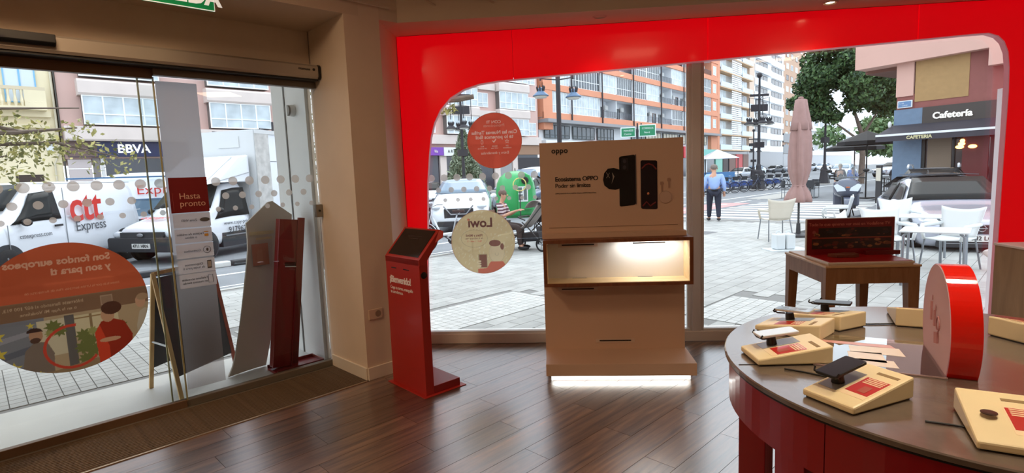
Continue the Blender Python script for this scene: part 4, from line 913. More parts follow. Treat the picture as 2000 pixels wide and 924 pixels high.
for x in (-3.0, 2.3): window(t, x, x+1.5, 7.1, 9.9, -.03, 2, .0, mat('blue_frame', (120, 176, 214), .5), mat('shutter_pale', (206, 216, 224), .6)); window(t, x, x+1.5, 11.2, 13.8, -.03, 2, 0, MATS['blue_frame'], MATS['shutter_pale'])
P('grille', B().box(2.3, 3.6, -.03, .02, 2.05, 2.75), mat('grille_dark', (64, 50, 44), .7), t); P('meter_box', B().box(3.9, 4.25, -.15, 0, 4.2, 4.6), mat('meter_white', (214, 216, 214), .5), t)
P('shutter_door', B().box(-.9, .6, -.03, 0, 4.3, 5.4), mat('dark_opening', (60, 66, 50), .8), t)
P('drainpipe', B().tube([(4.5, -.12, 16), (4.52, -.12, 4.2), (4.2, -.12, 3.4), (4.2, -.12, .3)], .06, 6), mat('pipe_cream', (200, 190, 166), .6), t)
P('cable_duct', B().tube([(4.66, -.1, 16), (4.7, -.1, 0)], .05, 5), mat('duct_dark', (70, 66, 60), .6), t)
# --- pink buildings with glazed bays
PINK = mat('pink_stucco', (206, 172, 162), .85, var=.05, vscale=.5); PANEL = mat('bay_panel', (214, 200, 192), .75, var=.05, vscale=1)
def bay(t, x0, x1, floors, cols=4, y=-.75):
    for z in floors:
        w = (x1-x0-.4)
        window(t, x0+.1, x1-.1, z, z+1.85, y+.05, cols, .36, WFR, GL)
        P('bay_body', B().box(x0+.14, x1-.14, y+.14, 0, z, z+1.9), mat('bay_inside', (110, 104, 100), .8), t)
        P('parapet', B().prism([(0, -.14), (y-.02, -.14), (y-.12, .0), (y-.12, .72), (y-.02, .86), (0, .86)], x0-.05, x1+.05, 'x'), PANEL, t, loc=(0, 0, z+1.98))
t = T('bank_building', UV(0, 45), AL, 'pink building with glazed bays over the dark blue bank sign, far left', 'building')
P('wall', B().box(4.75, 23, 0, 12, 3.7, 21), PINK, t); fl = [5.85, 8.87, 11.9, 14.9]
bay(t, 5.75, 10.35, fl); bay(t, 13.15, 17.7, fl)
P('parapet', B().prism([(0, -.1), (-.8, -.1), (-.87, .0), (-.87, .8), (0, .8)], 4.8, 17.8, 'x'), PANEL, t, loc=(0, 0, 4.92))
for z in fl: window(t, 18.6, 19.9, z+.1, z+1.7, -.02, 2, .3); window(t, 20.7, 22.0, z+.1, z+1.7, -.02, 2, .3)
P('sign_band', B().box(4.9, 12.2, -.35, 0, 3.82, 4.82), mat('sign_navy', (24, 34, 78), .35), t); P('sign_end', B().box(4.9, 6.4, -.36, -.2, 3.84, 4.8), mat('sign_brown', (110, 88, 84), .6), t)
text('BBVA', .78, mat('sign_letters', (238, 240, 246), .5, emit=.5), t, (8.42, -.37, 4.32), bold=.018, depth=.04)
P('camera_box', B().box(5.95, 6.2, -.6, -.35, 4.2, 4.5), BLACK, t)
b = B()
for k in range(6): b.box(4.85, 6.05, -.12, 0, .1+k*.6, .66+k*.6)
P('stone_cladding', b, mat('clad_stone', (190, 178, 176), .7), t, kind='stuff'); P('pilaster', B().box(6.12, 6.5, -.1, 0, 0, 3.75), mat('steel_grey', (120, 112, 110), .5), t); P('pilaster', B().box(6.55, 6.75, -.1, 0, 0, 3.75), mat('clad_pale', (206, 204, 202), .5), t)
P('shopfront_glass', B().box(6.8, 22.8, .0, .1, 0, 3.72), mat('shop_dark', (34, 36, 48), .12, spec=.8), t)
P('shop_pier', B().box(12.3, 13.2, -.1, 0, 0, 3.8), PANEL, t); P('pale_reflection_panel', B().box(7.2, 9.0, -.05, 0, .4, 2.3), mat('panel_blue', (70, 90, 150), .4), t)
t = T('pink_corner_building', UV(0, 45), AL, 'pale pink corner building with white glazed bays behind the green bottle bank', 'building')
P('wall', B().box(23.05, 49.2, 0, 12, 3.9, 21), PINK, t)
fl = [5.95, 8.85, 11.8, 14.8]; bay(t, 27.2, 31.8, fl); bay(t, 34.9, 39.3, fl, 5); bay(t, 42.3, 47.0, fl, 5)
for z in fl:
    for x in (24.6, 32.5, 39.75, 47.3): window(t, x, x+1.5, z+.1, z+1.6, -.03, 2, .3)
    P('parapet', B().prism([(0, 0), (-.35, 0), (-.35, .7), (0, .7)], 32.2, 34.6, 'x'), PANEL, t, loc=(0, 0, z+1.9)); P('parapet', B().prism([(0, 0), (-.35, 0), (-.35, .7), (0, .7)], 39.5, 42.1, 'x'), PANEL, t, loc=(0, 0, z+1.9))
P('parapet', B().box(23.1, 49.2, -.5, 0, 4.95, 5.85), PANEL, t)
P('shop_sign', B().box(32.6, 34.55, -.5, -.3, 3.8, 4.6), mat('sign_purple', (120, 66, 170), .5), t); P('shop_sign', B().box(34.6, 38.4, -.5, -.3, 3.75, 4.6), mat('sign_pale', (226, 228, 226), .5), t)
text('A R R E G L O S', .42, mat('sign_ink', (60, 70, 66), .5), t, (36.5, -.53, 4.2), depth=.02); text('lila', .4, WTX, t, (33.6, -.53, 4.2), depth=.02)
P('brown_fascia', B().box(40.5, 49.2, -.3, 0, 3.85, 4.9), mat('fascia_brown', (150, 116, 92), .7), t)
b = B()
for x in (23.1, 27, 31, 34.3, 38.3, 41.8, 44.6): b.box(x, x+.8, -.2, 0, 0, 3.9)
P('shop_piers', b, PANEL, t, kind='stuff'); P('shopfront_glass', B().box(23.1, 49, 0, .15, 0, 3.9), MATS['shop_dark'], t); P('garage_opening', B().box(45.4, 49, -.25, 0, .0, 3.5), mat('garage_dark', (58, 56, 60), .8), t); P('garage_shutter', B().box(42.6, 44.5, -.1, 0, 0, 3.2), mat('shutter_grey', (150, 150, 150), .6), t)

# --- long orange building with open balconies
OR = mat('orange_band', (218, 148, 116), .8, var=.04, vscale=.5); WW = mat('balcony_white', (224, 228, 232), .8); A2 = math.radians(55.5); Q0 = (-2.44, 66.63, 0)
t = T('orange_building', Q0, A2, 'long orange and white apartment building with rows of balconies', 'building')
P('core', B().box(1.2, 60.6, 1.6, 14, 8.2, 30), WW, t)
P('end_wall', B().box(1.0, 2.9, -.2, 1.6, 6.9, 30), OR, t); P('end_wall', B().box(57.4, 60.8, -.1, 1.6, 5, 30), OR, t)
random.seed(11); zs = [8.2+3.42*k for k in range(6)]; RW_ = mat('rail_dark', (84, 88, 96), .5); rail = B(); AC = B().box(-.4, .4, -.3, 0, 0, .6).mesh('air_conditioner', mat('ac_white', (214, 216, 214), .5))
xb = [2.9, 7.0, 14.6, 19.2, 24.0, 29.0, 33.8, 38.6, 43.2, 48.0, 52.6, 57.4]
for z in zs:
    P('floor_band', B().box(1.0, 60.8, -.25, 0, z, z+.78), OR, t); P('balcony_slab', B().box(1.0, 60.8, 0, 1.7, z, z+.18), WW, t)
    for i in range(len(xb)-1):
        x0, x1 = xb[i]+.15, xb[i+1]-.15; k = random.random()
        if k < .5 or (i in (0, 1) and z < 13):
            window(t, x0, x1, z+.80, z+3.4, .0, max(3, int((x1-x0)/.62)), .38, WFR, GLD if random.random() < .4 else GL)
        elif k < .85:
            window(t, x0+.4, x0+1.7, z+.2, z+2.7, 1.55, 1, 0, mat('frame_brown', (120, 84, 66), .6), GLD); m_ = (x0+x1)/2; window(t, m_+.3, m_+1.5, z+1.0, z+2.7, 1.55, 2, 0, WFR, GLD)
            link('air_conditioner', AC, t, (x1-.7, 1.4, z+2.2)); railing(rail, x0, x1, -.1, z+.95, z+1.75, .3, .02)
        else:
            window(t, x0, m_ if False else (x0+x1)/2, z+.80, z+3.4, .0, 4, .38, WFR, GL); window(t, (x0+x1)/2+.5, (x0+x1)/2+1.6, z+.2, z+2.6, 1.55, 1, 0, WFR, GLD); railing(rail, (x0+x1)/2, x1, -.1, z+.95, z+1.75, .3, .02)
    for x in xb[1:-1:2]: P('party_wall', B().box(x-.1, x+.1, 0, 1.6, z+.95, z+3.42), WW, t)
    window(t, 58.2, 59.8, z+1.1, z+2.8, -.12, 2, .4)
P('railings', rail, RW_, t, kind='stuff')
for x in (7.0, 14.7, 24.0, 33.8, 43.2): P('drainpipe', B().cyl((x, -.35, 7.9), (x, -.35, 29), .1, n=6), mat('pipe_dark', (56, 50, 54), .6), t)
P('grey_slab', B().box(.8, 60.8, -1.0, 1, 7.7, 8.1), mat('slab_grey', (150, 148, 150), .7), t); P('mezzanine_wall', B().box(1.0, 60.6, .6, 2, 4.6, 7.7), mat('mezz_pale', (214, 216, 218), .7), t)
for i, (x0, x1) in enumerate(((1.9, 7.4), (8.2, 13.6), (14.4, 19.0), (24.6, 28.6), (29.4, 35), (36, 42), (43, 49), (50.5, 56))): window(t, x0, x1, 5.9, 7.55, .4, 5, .25, mat('frame_dark', (60, 66, 66), .5), GLD if i < 4 else mat('pane_warm', (190, 178, 150), .2))
P('shop_sign', B().box(1.2, 12, -.3, .6, 4.7, 5.6), mat('sign_white', (232, 236, 236), .5), t); P('shop_sign', B().box(12.4, 17, -.3, .6, 4.7, 5.5), mat('sign_orange', (226, 110, 70), .5), t); P('shop_sign', B().box(17.4, 30, -.3, .6, 4.7, 5.4), MATS['sign_white'], t)
P('shop_sign', B().box(43, 47, -.4, .6, 3.4, 5.4), mat('sign_red_shop', (206, 46, 56), .5), t); P('shop_sign', B().box(52, 60, -.4, .6, 3.2, 5.0), mat('sign_teal', (120, 190, 180), .5), t)
P('shopfront_glass', B().box(1.2, 60.6, .5, .8, 0, 4.7), MATS['shop_dark'], t)
b = B()
for x in range(1, 60, 6): b.box(x, x+.6, .1, .6, 0, 4.7)
P('shop_piers', b, WW, t, kind='stuff')
# --- the tall buildings further along
def tall(name, label, x0, x1, z1, wall, gr, y=0.0):
    t = T(name, Q0, A2, label, 'building'); P('wall', B().box(x0, x1, y+1.2, 16, gr, z1), wall, t); P('shopfront_glass', B().box(x0, x1, y+.9, y+1.6, 0, gr), MATS['shop_dark'], t); return t
t = tall('white_balcony_building', 'white building with pale blue glass balconies and an orange left edge', 61.0, 84.0, 34, mat('facade_pale', (222, 222, 220), .8), 4.9)
P('edge_pier', B().box(60.9, 62.2, -.1, 1.3, 4.9, 34), OR, t); BALG = mat('balcony_glass', (186, 206, 222), .25, spec=.8); TANL = mat('line_tan', (214, 178, 140), .7)
for k in range(9):
    z = 5.0+3.2*k
    P('slab_edge', B().box(62.2, 84, -.3, 1.2, z-.12, z+.06), TANL, t)
    P('balcony_front', B().box(62.4, 69.3, -.3, -.2, z+.1, z+1.1), BALG, t); P('balcony_front', B().box(76.2, 83.8, -.3, -.2, z+.1, z+1.1), BALG, t)
    window(t, 63, 68.6, z+1.15, z+2.85, .9, 4, 0, WFR, GL); window(t, 77, 83.2, z+1.15, z+2.85, .9, 4, 0, WFR, GLD if k % 3 == 0 else GL)
b = B()
for k in range(68): b.box(69.6, 76, -.12, -.05, 5.1+k*.42, 5.38+k*.42)
P('louvre_slats', b, mat('louvre_white', (230, 232, 234), .6), t, kind='stuff')
for x0, x1, c_ in ((62, 66, (140, 196, 180)), (66.4, 70, (70, 60, 58)), (70.4, 74.6, (120, 90, 80)), (75, 79.5, (196, 84, 84)), (80, 84, (120, 120, 118))): P('shopfront', B().box(x0, x1, .6, .9, .1, 4.2), mat('shopfront_%d' % c_[0], c_, .6), t)
t = tall('white_tower', 'tall plain white apartment tower with rows of dark recessed windows', 84.2, 117, 42, mat('facade_white', (232, 234, 236), .8), 4.9)
P('edge_pier', B().box(84.2, 88.0, .6, 1.2, 4.9, 42), mat('pier_tan', (214, 190, 170), .8), t)
for k in range(11):
    z = 5.6+3.2*k
    for x0, x1 in ((91, 101), (105, 115)):
        window(t, x0, x1, z+.9, z+2.3, 1.15, 3, 0, mat('frame_dim', (90, 84, 82), .6), mat('pane_brown', (92, 84, 80), .2, var=.6, vscale=.5))
    P('parapet_band', B().box(88.2, 103, .5, 1.2, z-.7, z+.85), MATS['facade_white'], t); P('parapet_band', B().box(103.6, 117, .9, 1.2, z-.7, z+.85), MATS['facade_white'], t)
t = tall('brown_brick_building', 'brown brick apartment block beside the white tower', 117.2, 143, 40, mat('brick_brown', (190, 156, 132), .85, var=.05), 4.4)
for k in range(11):
    z = 5+3.2*k
    for x in (120, 125, 130.5, 136): window(t, x, x+2.6, z+1, z+2.5, 1.15, 2, 0, WFR if k % 2 else MATS['frame_brown'], GL if (x+k) % 3 else GLD)
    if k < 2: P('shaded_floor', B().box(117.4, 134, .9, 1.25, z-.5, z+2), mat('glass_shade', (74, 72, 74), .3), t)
t = tall('low_white_block', 'lower white block with long window bands far behind the tree trunk', 146, 236, 17, mat('block_white_far', (222, 220, 212), .8), 4.5)
for k in range(3):
    z = 5.4+4*k; P('band_slab', B().box(146, 236, .2, 1.2, z-1.4, z+.3), MATS['facade_white'], t)
    for j in range(9): window(t, 148+j*9.5, 154.5+j*9.5, z+.5, z+2.3, 1.15, 4, 0, WFR, GLD)
t = tall('upper_pale_block', 'pale block with balconies showing above the low white block', 150, 205, 27, mat('block_cream_far', (206, 200, 190), .8), 4.5, 6)
for k in range(3):
    for j in range(7): window(t, 152+j*7.4, 156+j*7.4, 17.4+3.2*k, 19.4+3.2*k, 7.15, 2, 0, WFR, GLD)

# ================================================================== CAFE ON THE RIGHT
A3 = math.radians(126)
t = T('cafe_building', (12.1245, 21.3166, -.1), A3+PI, 'corner cafe building with blue pier, dark shopfront and pinkish overhanging slabs', 'building')
# local x runs from the far corner towards the right edge of the picture, y away from the street
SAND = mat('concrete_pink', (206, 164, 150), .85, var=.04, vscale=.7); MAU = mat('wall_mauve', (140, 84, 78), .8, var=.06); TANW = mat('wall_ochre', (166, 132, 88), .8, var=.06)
P('wall', B().box(.55, 9, .0, 9, 3.5, 5.2), MAU, t); P('ochre_panel', B().box(.56, 2.1, -.02, .02, 3.72, 5.1), TANW, t); P('wall_core', B().box(.0, 9, .6, 9, -.2, 3.5), mat('core_dark', (50, 44, 44), .8), t)
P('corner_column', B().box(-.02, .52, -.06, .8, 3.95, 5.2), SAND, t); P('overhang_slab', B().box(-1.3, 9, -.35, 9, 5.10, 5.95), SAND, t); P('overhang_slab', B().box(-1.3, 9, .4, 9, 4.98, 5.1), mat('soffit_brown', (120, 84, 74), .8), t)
P('upper_floor', B().box(-.3, 9, .6, 9, 5.95, 14), SAND, t); P('end_beam', B().box(2.7, 9, -.38, .3, 4.55, 5.12), SAND, t); P('side_beam', B().box(-.9, .2, 2.5, 5, 4.5, 5.1), SAND, t)
P('dark_pier', B().box(.0, .55, -.02, .6, 3.5, 4.0), MAU, t)
P('blue_pier', B().box(-.06, .84, -.05, .62, -.2, 3.5), mat('pier_blue', (104, 126, 150), .5, var=.08), t)
P('sign_board', B().box(.84, 9, -.08, .1, 2.95, 3.5), mat('sign_charcoal', (56, 48, 44), .35), t); P('shopfront_glass', B().box(.90, 6, .04, .1, .5, 2.95), mat('cafe_glass', (58, 44, 42), .08, spec=.8), t)
P('window_post', B().box(.84, .94, -.02, .1, -.2, 2.95).box(2.75, 2.88, -.02, .1, -.2, 2.95).box(1.75, 1.8, -.01, .1, .5, 2.95), BLACK, t); P('stall_riser', B().box(.9, 9, -.02, .1, -.2, .5), mat('riser_red', (104, 50, 56), .6), t)
P('interior_wall', B().box(1.0, 1.7, .02, .038, .7, 2.6), mat('interior_beige', (128, 110, 92), .5), t); P('interior_wall', B().box(2.0, 2.7, .02, .038, .6, 2.9), mat('interior_red', (110, 44, 44), .5), t)
text('Cafetería', .30, mat('cafe_letters', (236, 232, 224), .4, emit=.25), t, (1.72, -.12, 3.17), bold=.008, depth=.04)
GLOW = mat('cafe_glow', (255, 190, 90), .5, emit=6)
P('pendant_lamp', B().ball((1.98, -.0, 2.18), (.10, .02, .06)).ball((1.93, -.0, 2.08), (.12, .02, .06)).ball((2.0, .0, 2.28), (.07, .02, .06)), GLOW, t); P('pendant_lamp', B().ball((2.28, 0, 2.08), (.12, .02, .06)), GLOW, t)
AWN = mat('awning_charcoal', (58, 56, 64), .7, var=.1)
P('awning', B().add([(-.1, 0, 2.98), (3.2, 0, 2.98), (3.2, -.95, 2.62), (-.2, -.95, 2.62), (-.1, 0, 2.95), (3.2, 0, 2.95), (3.2, -.95, 2.59), (-.2, -.95, 2.59)], [(0, 1, 2, 3), (7, 6, 5, 4), (0, 1, 5, 4), (1, 2, 6, 5), (2, 3, 7, 6), (3, 0, 4, 7)]), AWN, t)
P('awning_bar', B().box(-.2, 3.2, -1.0, -.94, 2.56, 2.63), mat('bar_white', (226, 228, 230), .4), t); P('valance', B().box(-.2, 3.2, -.99, -.975, 2.38, 2.56), AWN, t, label='dark valance with lettering')
text('CAFETERIA', .15, mat('valance_ink', (206, 196, 150), .6), t, (1.15, -1.0, 2.47), bold=.006)
PLQ = mat('plaque_blue', (96, 130, 170), .4); P('street_plaque', B().box(.06, .52, -.10, -.06, 3.55, 3.80), mat('plaque_white', (220, 224, 226), .4), t); P('plaque_face', B().box(.09, .49, -.11, -.10, 3.58, 3.77), PLQ, t); text('C. DE', .06, MATS['plaque_white'], t, (.2, -.115, 3.71)); text('CALLE', .06, MATS['plaque_white'], t, (.3, -.115, 3.63))
P('wall_lamp', B().ball((-.12, -.2, 3.0), (.06, .06, .12)), MATS['lamp_white'], t)
# dark open terrace parasols beyond the corner
def parasol_open(pos, r, h, label, m):
    t = T('open_parasol', pos, .3, label, 'parasol'); b = B(); n = 8
    vs = [(0, 0, h+.45)]+[(r*math.cos(2*PI*k/n), r*math.sin(2*PI*k/n), h) for k in range(n)]+[(r*math.cos(2*PI*k/n), r*math.sin(2*PI*k/n), h-.16) for k in range(n)]
    b.add(vs, [(0, k+1, (k+1) % n+1) for k in range(n)]+[(k+1, (k+1) % n+1, (k+1) % n+1+n, k+1+n) for k in range(n)]); P('canopy', b, m, t, solid=.015)
    P('pole', B().cyl((0, 0, 0), (0, 0, h+.4), .03), BLACK, t); P('foot', B().box(-.3, .3, -.3, .3, 0, .08), BLACK, t); return t
parasol_open((13.55, 25.9, -.05), 1.15, 2.55, 'open black parasol by the cafe corner', mat('parasol_black', (32, 32, 34), .8))
parasol_open((15.2, 30.2, -.05), 1.3, 2.4, 'second open black parasol behind the one at the cafe corner', MATS['parasol_black'])

# ================================================================== VEHICLES
TYRE = mat('tyre', (26, 26, 28), .85); RIM = mat('wheel_rim', (150, 152, 156), .35, metal=.7); CGL = mat('car_glass', (40, 42, 42), .2, spec=.12); CGL2 = mat('car_glass_bright', (110, 132, 150), .06, spec=.9); TRIM = mat('car_trim', (46, 48, 52), .6); HEAD = mat('headlamp', (206, 214, 222), .1, coat=1); PLATE = mat('number_plate', (226, 226, 222), .5); PTXT = mat('plate_text', (30, 30, 34), .5); TAIL = mat('tail_lamp', (150, 24, 24), .2)
_wh = {}
def wheel(parent, x, y, r, w=.2):
    s = 1 if y > 0 else -1; key = (r, w)
    if key not in _wh:
        ty = B().lathe([(r*.62, -w/2), (r*.93, -w/2), (r, -w*.3), (r, w*.3), (r*.93, w/2), (r*.62, w/2)], n=28, axis='y').mesh('wheel', TYRE, True)
        rb = B().lathe([(r*.64, w*.40), (r*.60, w*.47), (r*.55, w*.40), (r*.2, w*.30), (.001, w*.34)], n=28, axis='y')
        for k in range(5):
            a = 2*PI*k/5; rb.tube([(r*.1*math.cos(a), w*.40, r*.1*math.sin(a)), (r*.58*math.cos(a), w*.44, r*.58*math.sin(a))], r*.07, 5)
        _wh[key] = (ty, rb.mesh('rim', RIM))
    o = link('wheel', _wh[key][0], parent, (x, y, r)); o2 = link('rim', _wh[key][1], o)
    if s < 0: o2.rotation_euler = (0, 0, PI)
    return o
def vehicle(name, label, cat, loc, heading, body, st, wheels, wins=(), scr=None, rear=None, dark=TRIM, cgl=CGL, group=None, sub=1, side_lines=()):
    """local x forward (front at x=0, rear negative). st: (x, zb, zs, zr, hw, hwr)."""
    t = T(name, loc, heading, label, cat, group)
    N_ = len(st); ring = []
    def sec(x, zb, zs, zr, hw, hwr):
        zm = zb+(zs-zb)*.45
        h = [(0, zb), (hw*.86, zb), (hw*.97, zb+.06), (hw, zm), (hw*.985, zs-.04), (hw*.96, zs+.0), (hwr+.02, zr-.09) if zr-zs > .25 else (hwr+.02, zs+(zr-zs)*.5), (hwr-.08, zr-.01), (0, zr+.015)]
        return [(x, y, z) for y, z in h]+[(x, -y, z) for y, z in h[1:-1]][::-1]
    b = B(); vs = []
    for s_ in st: vs += sec(*s_)
    m = len(sec(*st[0])); fs = [(i*m+k, i*m+(k+1) % m, (i+1)*m+(k+1) % m, (i+1)*m+k) for i in range(N_-1) for k in range(m)]
    c0 = (st[0][0], 0, (st[0][1]+st[0][2])/2); c1 = (st[-1][0], 0, (st[-1][1]+st[-1][2])/2)
    vs += [c0, c1]; fs += [(k, (k+1) % m, N_*m) for k in range(m)]+[((N_-1)*m+k, (N_-1)*m+(k+1) % m, N_*m+1) for k in range(m)]
    b.add(vs, fs); P('body', b, body, t, smooth=True, sub=sub)
    xs = [q[0] for q in st]
    def at(x):
        for i in range(N_-1):
            if st[i][0] >= x >= st[i+1][0]:
                f_ = (st[i][0]-x)/max(1e-6, st[i][0]-st[i+1][0]); return [a+(c-a)*f_ for a, c in zip(st[i], st[i+1])]
        return list(st[-1])
    def sp(x, tt, s, o=.012):
        q = at(x); z0, z1 = q[2], q[3]-.09; y0, y1 = q[4]*.96, q[5]+.02
        return (x, s*(y0+(y1-y0)*tt+o), z0+(z1-z0)*tt)
    t['_'] = 0; del t['_']
    for (xb0, xb1, xt0, xt1, t0, t1) in wins:
        for s in (1, -1):
            g_ = B().grid(lambda a, c: sp((xb0+(xb1-xb0)*a)+((xt0+(xt1-xt0)*a)-(xb0+(xb1-xb0)*a))*c, t0+(t1-t0)*c, s), 4, 4); P('side_window', g_, cgl, t, solid=.01, smooth=True)
    def across(nm, xa, xb, ta, tb, mt, za=None, zb_=None):
        qa, qb = at(xa), at(xb); w0, w1 = qa[4]*.90, qb[5]*.93
        z0 = za if za else qa[3]; z1 = zb_ if zb_ else qb[3]
        g_ = B().grid(lambda a, c: (xa+(xb-xa)*(ta+(tb-ta)*c)-.05*(2*a-1)**2*(1 if xa > xb else -1), (2*a-1)*(w0+(w1-w0)*(ta+(tb-ta)*c)), z0+(z1-z0)*(ta+(tb-ta)*c)+.03), 6, 4)
        P(nm, g_, mt, t, solid=.01, smooth=True)
    if scr: across('windscreen', scr[0], scr[1], .06, .94, cgl)
    if rear: across('rear_window', rear[0], rear[1], .08, .92, cgl)
    for (x, r) in wheels:
        q = at(x)
        for s in (1, -1):
            P('wheel_arch', B().lathe([(r*1.2, -.01), (r*1.2, .008), (.001, .008)], n=26, axis='y'), dark, t, loc=(x, s*(q[4]-.012), r*1.05), rot=(0, 0, 0 if s > 0 else PI))
            wheel(t, x, s*(q[4]-.10+.03), r, .22)
    t_at = at; return t, at, sp
def plate(t, x, z, txt, w=.5, rz=PI/2, y=0, col=PLATE):
    P('number_plate', B().box(-.01, .01, -w/2, w/2, -.055, .055), col, t, loc=(x, y, z)); text(txt, .10, PTXT, t, (x+.014 if rz > 0 else x-.014, y, z), rot=(PI/2, 0, rz), bold=.002)
def headl(t, x, y, z, d=(.12, .34, .14), m=HEAD, nm='headlight'):
    for s in (1, -1): P(nm, B().ball((x, s*y, z), (d[0]/2, d[1]/2, d[2]/2), 12, 8), m, t, smooth=True)
def mirrors(t, x, y, z, m):
    for s in (1, -1): P('wing_mirror', B().ball((x, s*y, z), (.07, .10, .07), 10, 6), m, t, smooth=True)
VW = mat('van_white', (228, 232, 238), .25, coat=.6, spec=.6)
# courier van, its left side towards us, front to the left
vh = math.radians(-82.3)
ct = ((-10.413-9.95)/2-.9, (12.235+8.807)/2)
vst = [(0, .35, .72, .95, .70, .60), (-.12, .22, .80, 1.06, .88, .74), (-.75, .2, 1.0, 1.20, .95, .80), (-1.0, .2, 1.08, 1.30, .96, .80), (-1.75, .2, 1.10, 1.84, .96, .76), (-2.2, .2, 1.10, 1.89, .96, .78), (-3.6, .2, 1.10, 1.90, .96, .80), (-4.85, .22, 1.10, 1.88, .95, .80), (-5.0, .3, 1.08, 1.80, .91, .76)]
van, vat, vsp = vehicle('courier_van', 'white courier van with red lettering parked across the street, left', 'van', (0, 0, -.02), vh, VW, vst, [(-.95, .335), (-4.22, .335)], [(-1.12, -2.35, -1.75, -2.32, .04, .86)], scr=(-1.0, -1.75))
# place by its near rear wheel
hv = Vector((math.cos(vh), math.sin(vh), 0)); lv = Vector((-hv.y, hv.x, 0))
van.location = Vector((-10.45, 12.3, -.02))+hv*4.22-lv*.93
VR = mat('courier_red', (206, 52, 44), .4); VG = mat('courier_grey', (70, 72, 78), .4)
def on_side(t, txt, size, m, x, z, y, **k): return text(txt, size, m, t, (x, y, z), rot=(PI/2, 0, PI), **k)
on_side(van, 'ctt', .90, VR, -3.0, 1.33, .985, bold=.018, spacing=.98)
on_side(van, 'Express', .30, VG, -3.12, .92, .978); on_side(van, 'cttexpress.com', .125, VG, -1.62, .86, .975)
P('door_handle', B().box(-2.3, -2.1, .965, .99, .98, 1.02), BLACK, van); P('door_seam', B().box(-2.42, -2.41, .955, .968, .4, 1.75).box(-1.02, -1.01, .955, .968, .45, 1.1), mat('seam_grey', (150, 154, 160), .5), van, kind='stuff')
P('panel_line', B().box(-4.9, -2.45, .955, .966, 1.16, 1.175), VW, van); mirrors(van, -1.35, 1.04, 1.12, BLACK); headl(van, -.12, .70, .80, (.2, .3, .22))
P('roof_seam', B().box(-4.8, -1.9, .80, .82, 1.835, 1.85), MATS['seam_grey'], van); P('sill_strip', B().box(-4.0, -1.3, .945, .965, .24, .34), TRIM, van); P('fuel_flap', B().box(-3.62, -3.5, .96, .97, 1.02, 1.14), VW, van)
# tall van behind it
v2 = math.radians(-120)
tv, _, _ = vehicle('express_van', 'tall white van with blue and red lettering behind the courier van', 'van', (-15.4, 14.4, -.02), math.radians(222), VW, [(0, .35, .8, 1.0, .75, .65), (-.2, .22, .95, 1.15, .95, .8), (-.9, .2, 1.2, 1.45, 1.0, .85), (-1.6, .2, 1.25, 2.1, 1.0, .8), (-2.2, .2, 1.25, 2.38, 1.0, .8), (-3, .2, 1.25, 2.42, 1.0, .82), (-5.4, .2, 1.25, 2.40, 1.0, .82), (-5.6, .3, 1.2, 2.3, .95, .8)], [(-1.0, .34), (-4.6, .34)], [(-1.1, -2.1, -1.6, -2.1, .05, .6)], scr=(-.9, -1.6))
for nm, x, z, s_, m_ in (('Express', -3.5, 1.80, .44, VR), ('Copy', -3.95, 2.12, .24, mat('copy_blue', (60, 130, 190), .4))): on_side(tv, nm, s_, m_, x, z, .985)
tv.scale = (1, 1, .9)
P('blue_stripe', B().box(-5.4, -1.2, .985, .995, 2.22, 2.27).box(-5.4, -1.0, 1.0, 1.008, 1.45, 1.52), mat('stripe_blue', (70, 110, 150), .4), tv); P('side_glass_band', B().box(-4.2, -2.3, 1.0, 1.008, .95, 1.5), CGL2, tv); P('lower_trim', B().box(-5.4, -1.2, .99, 1.006, .3, .85), TRIM, tv)

# truck with high box and roof fairing
th = math.radians(259); hv = Vector((math.cos(th), math.sin(th), 0)); lv = Vector((-hv.y, hv.x, 0))
tst = [(0, .32, .58, .78, .80, .70), (-.12, .26, .66, .88, .92, .78), (-.75, .26, .82, 1.02, .95, .82), (-.95, .26, .88, 1.10, .95, .82), (-1.45, .26, .90, 1.72, .95, .74), (-1.8, .26, .90, 1.78, .95, .76), (-2.35, .28, .90, 1.78, .95, .78)]
tk, tat, tsp = vehicle('box_truck', 'white box truck with roof fairing and phone number on the door, behind the notices', 'truck', (0, 0, -.02), th, VW, tst, [(-.72, .30)], [(-1.05, -2.15, -1.46, -2.12, .04, .90)], scr=(-.95, -1.45))
tk.location = Vector((-9.12, 11.30, -.02))
P('bumper', B().prism(rrect(-.97, .97, .28, .60, .06), -.08, .10, 'x'), TRIM, tk, bevel=.02); P('grille', B().box(.02, .08, -.6, .6, .60, .72), TRIM, tk); P('bonnet_emblem', B().ball((.11, 0, .66), (.015, .09, .04)), RIM, tk)
plate(tk, .11, .42, '4711 HRN'); headl(tk, .0, .74, .66, (.12, .3, .16))
text('copyprint', .26, VR, tk, (-.42, 0, 1.0), rot=(math.radians(14), 0, PI/2), bold=.004)
P('fairing', B().add([(-1.05, -.80, 1.70), (-1.05, .80, 1.70), (-1.25, .82, 1.80), (-1.25, -.82, 1.80), (-2.0, .86, 2.38), (-2.0, -.86, 2.38), (-2.35, .88, 2.42), (-2.35, -.88, 2.42), (-2.35, .88, 1.74), (-2.35, -.88, 1.74), (-1.3, .90, 1.74), (-1.3, -.90, 1.74)], [(0, 1, 2, 3), (3, 2, 4, 5), (5, 4, 6, 7), (6, 8, 9, 7), (2, 10, 8, 6, 4), (3, 5, 7, 9, 11), (0, 3, 11), (1, 10, 2), (0, 11, 10, 1), (11, 9, 8, 10)]), VW, tk, bevel=.05)
P('fairing_crease', B().tube([(-1.3, .87, 1.78), (-2.3, .89, 1.98)], .012, 5).tube([(-1.15, .70, 1.80), (-1.95, .72, 2.36)], .012, 5), mat('crease_grey', (186, 188, 190), .5), tk)
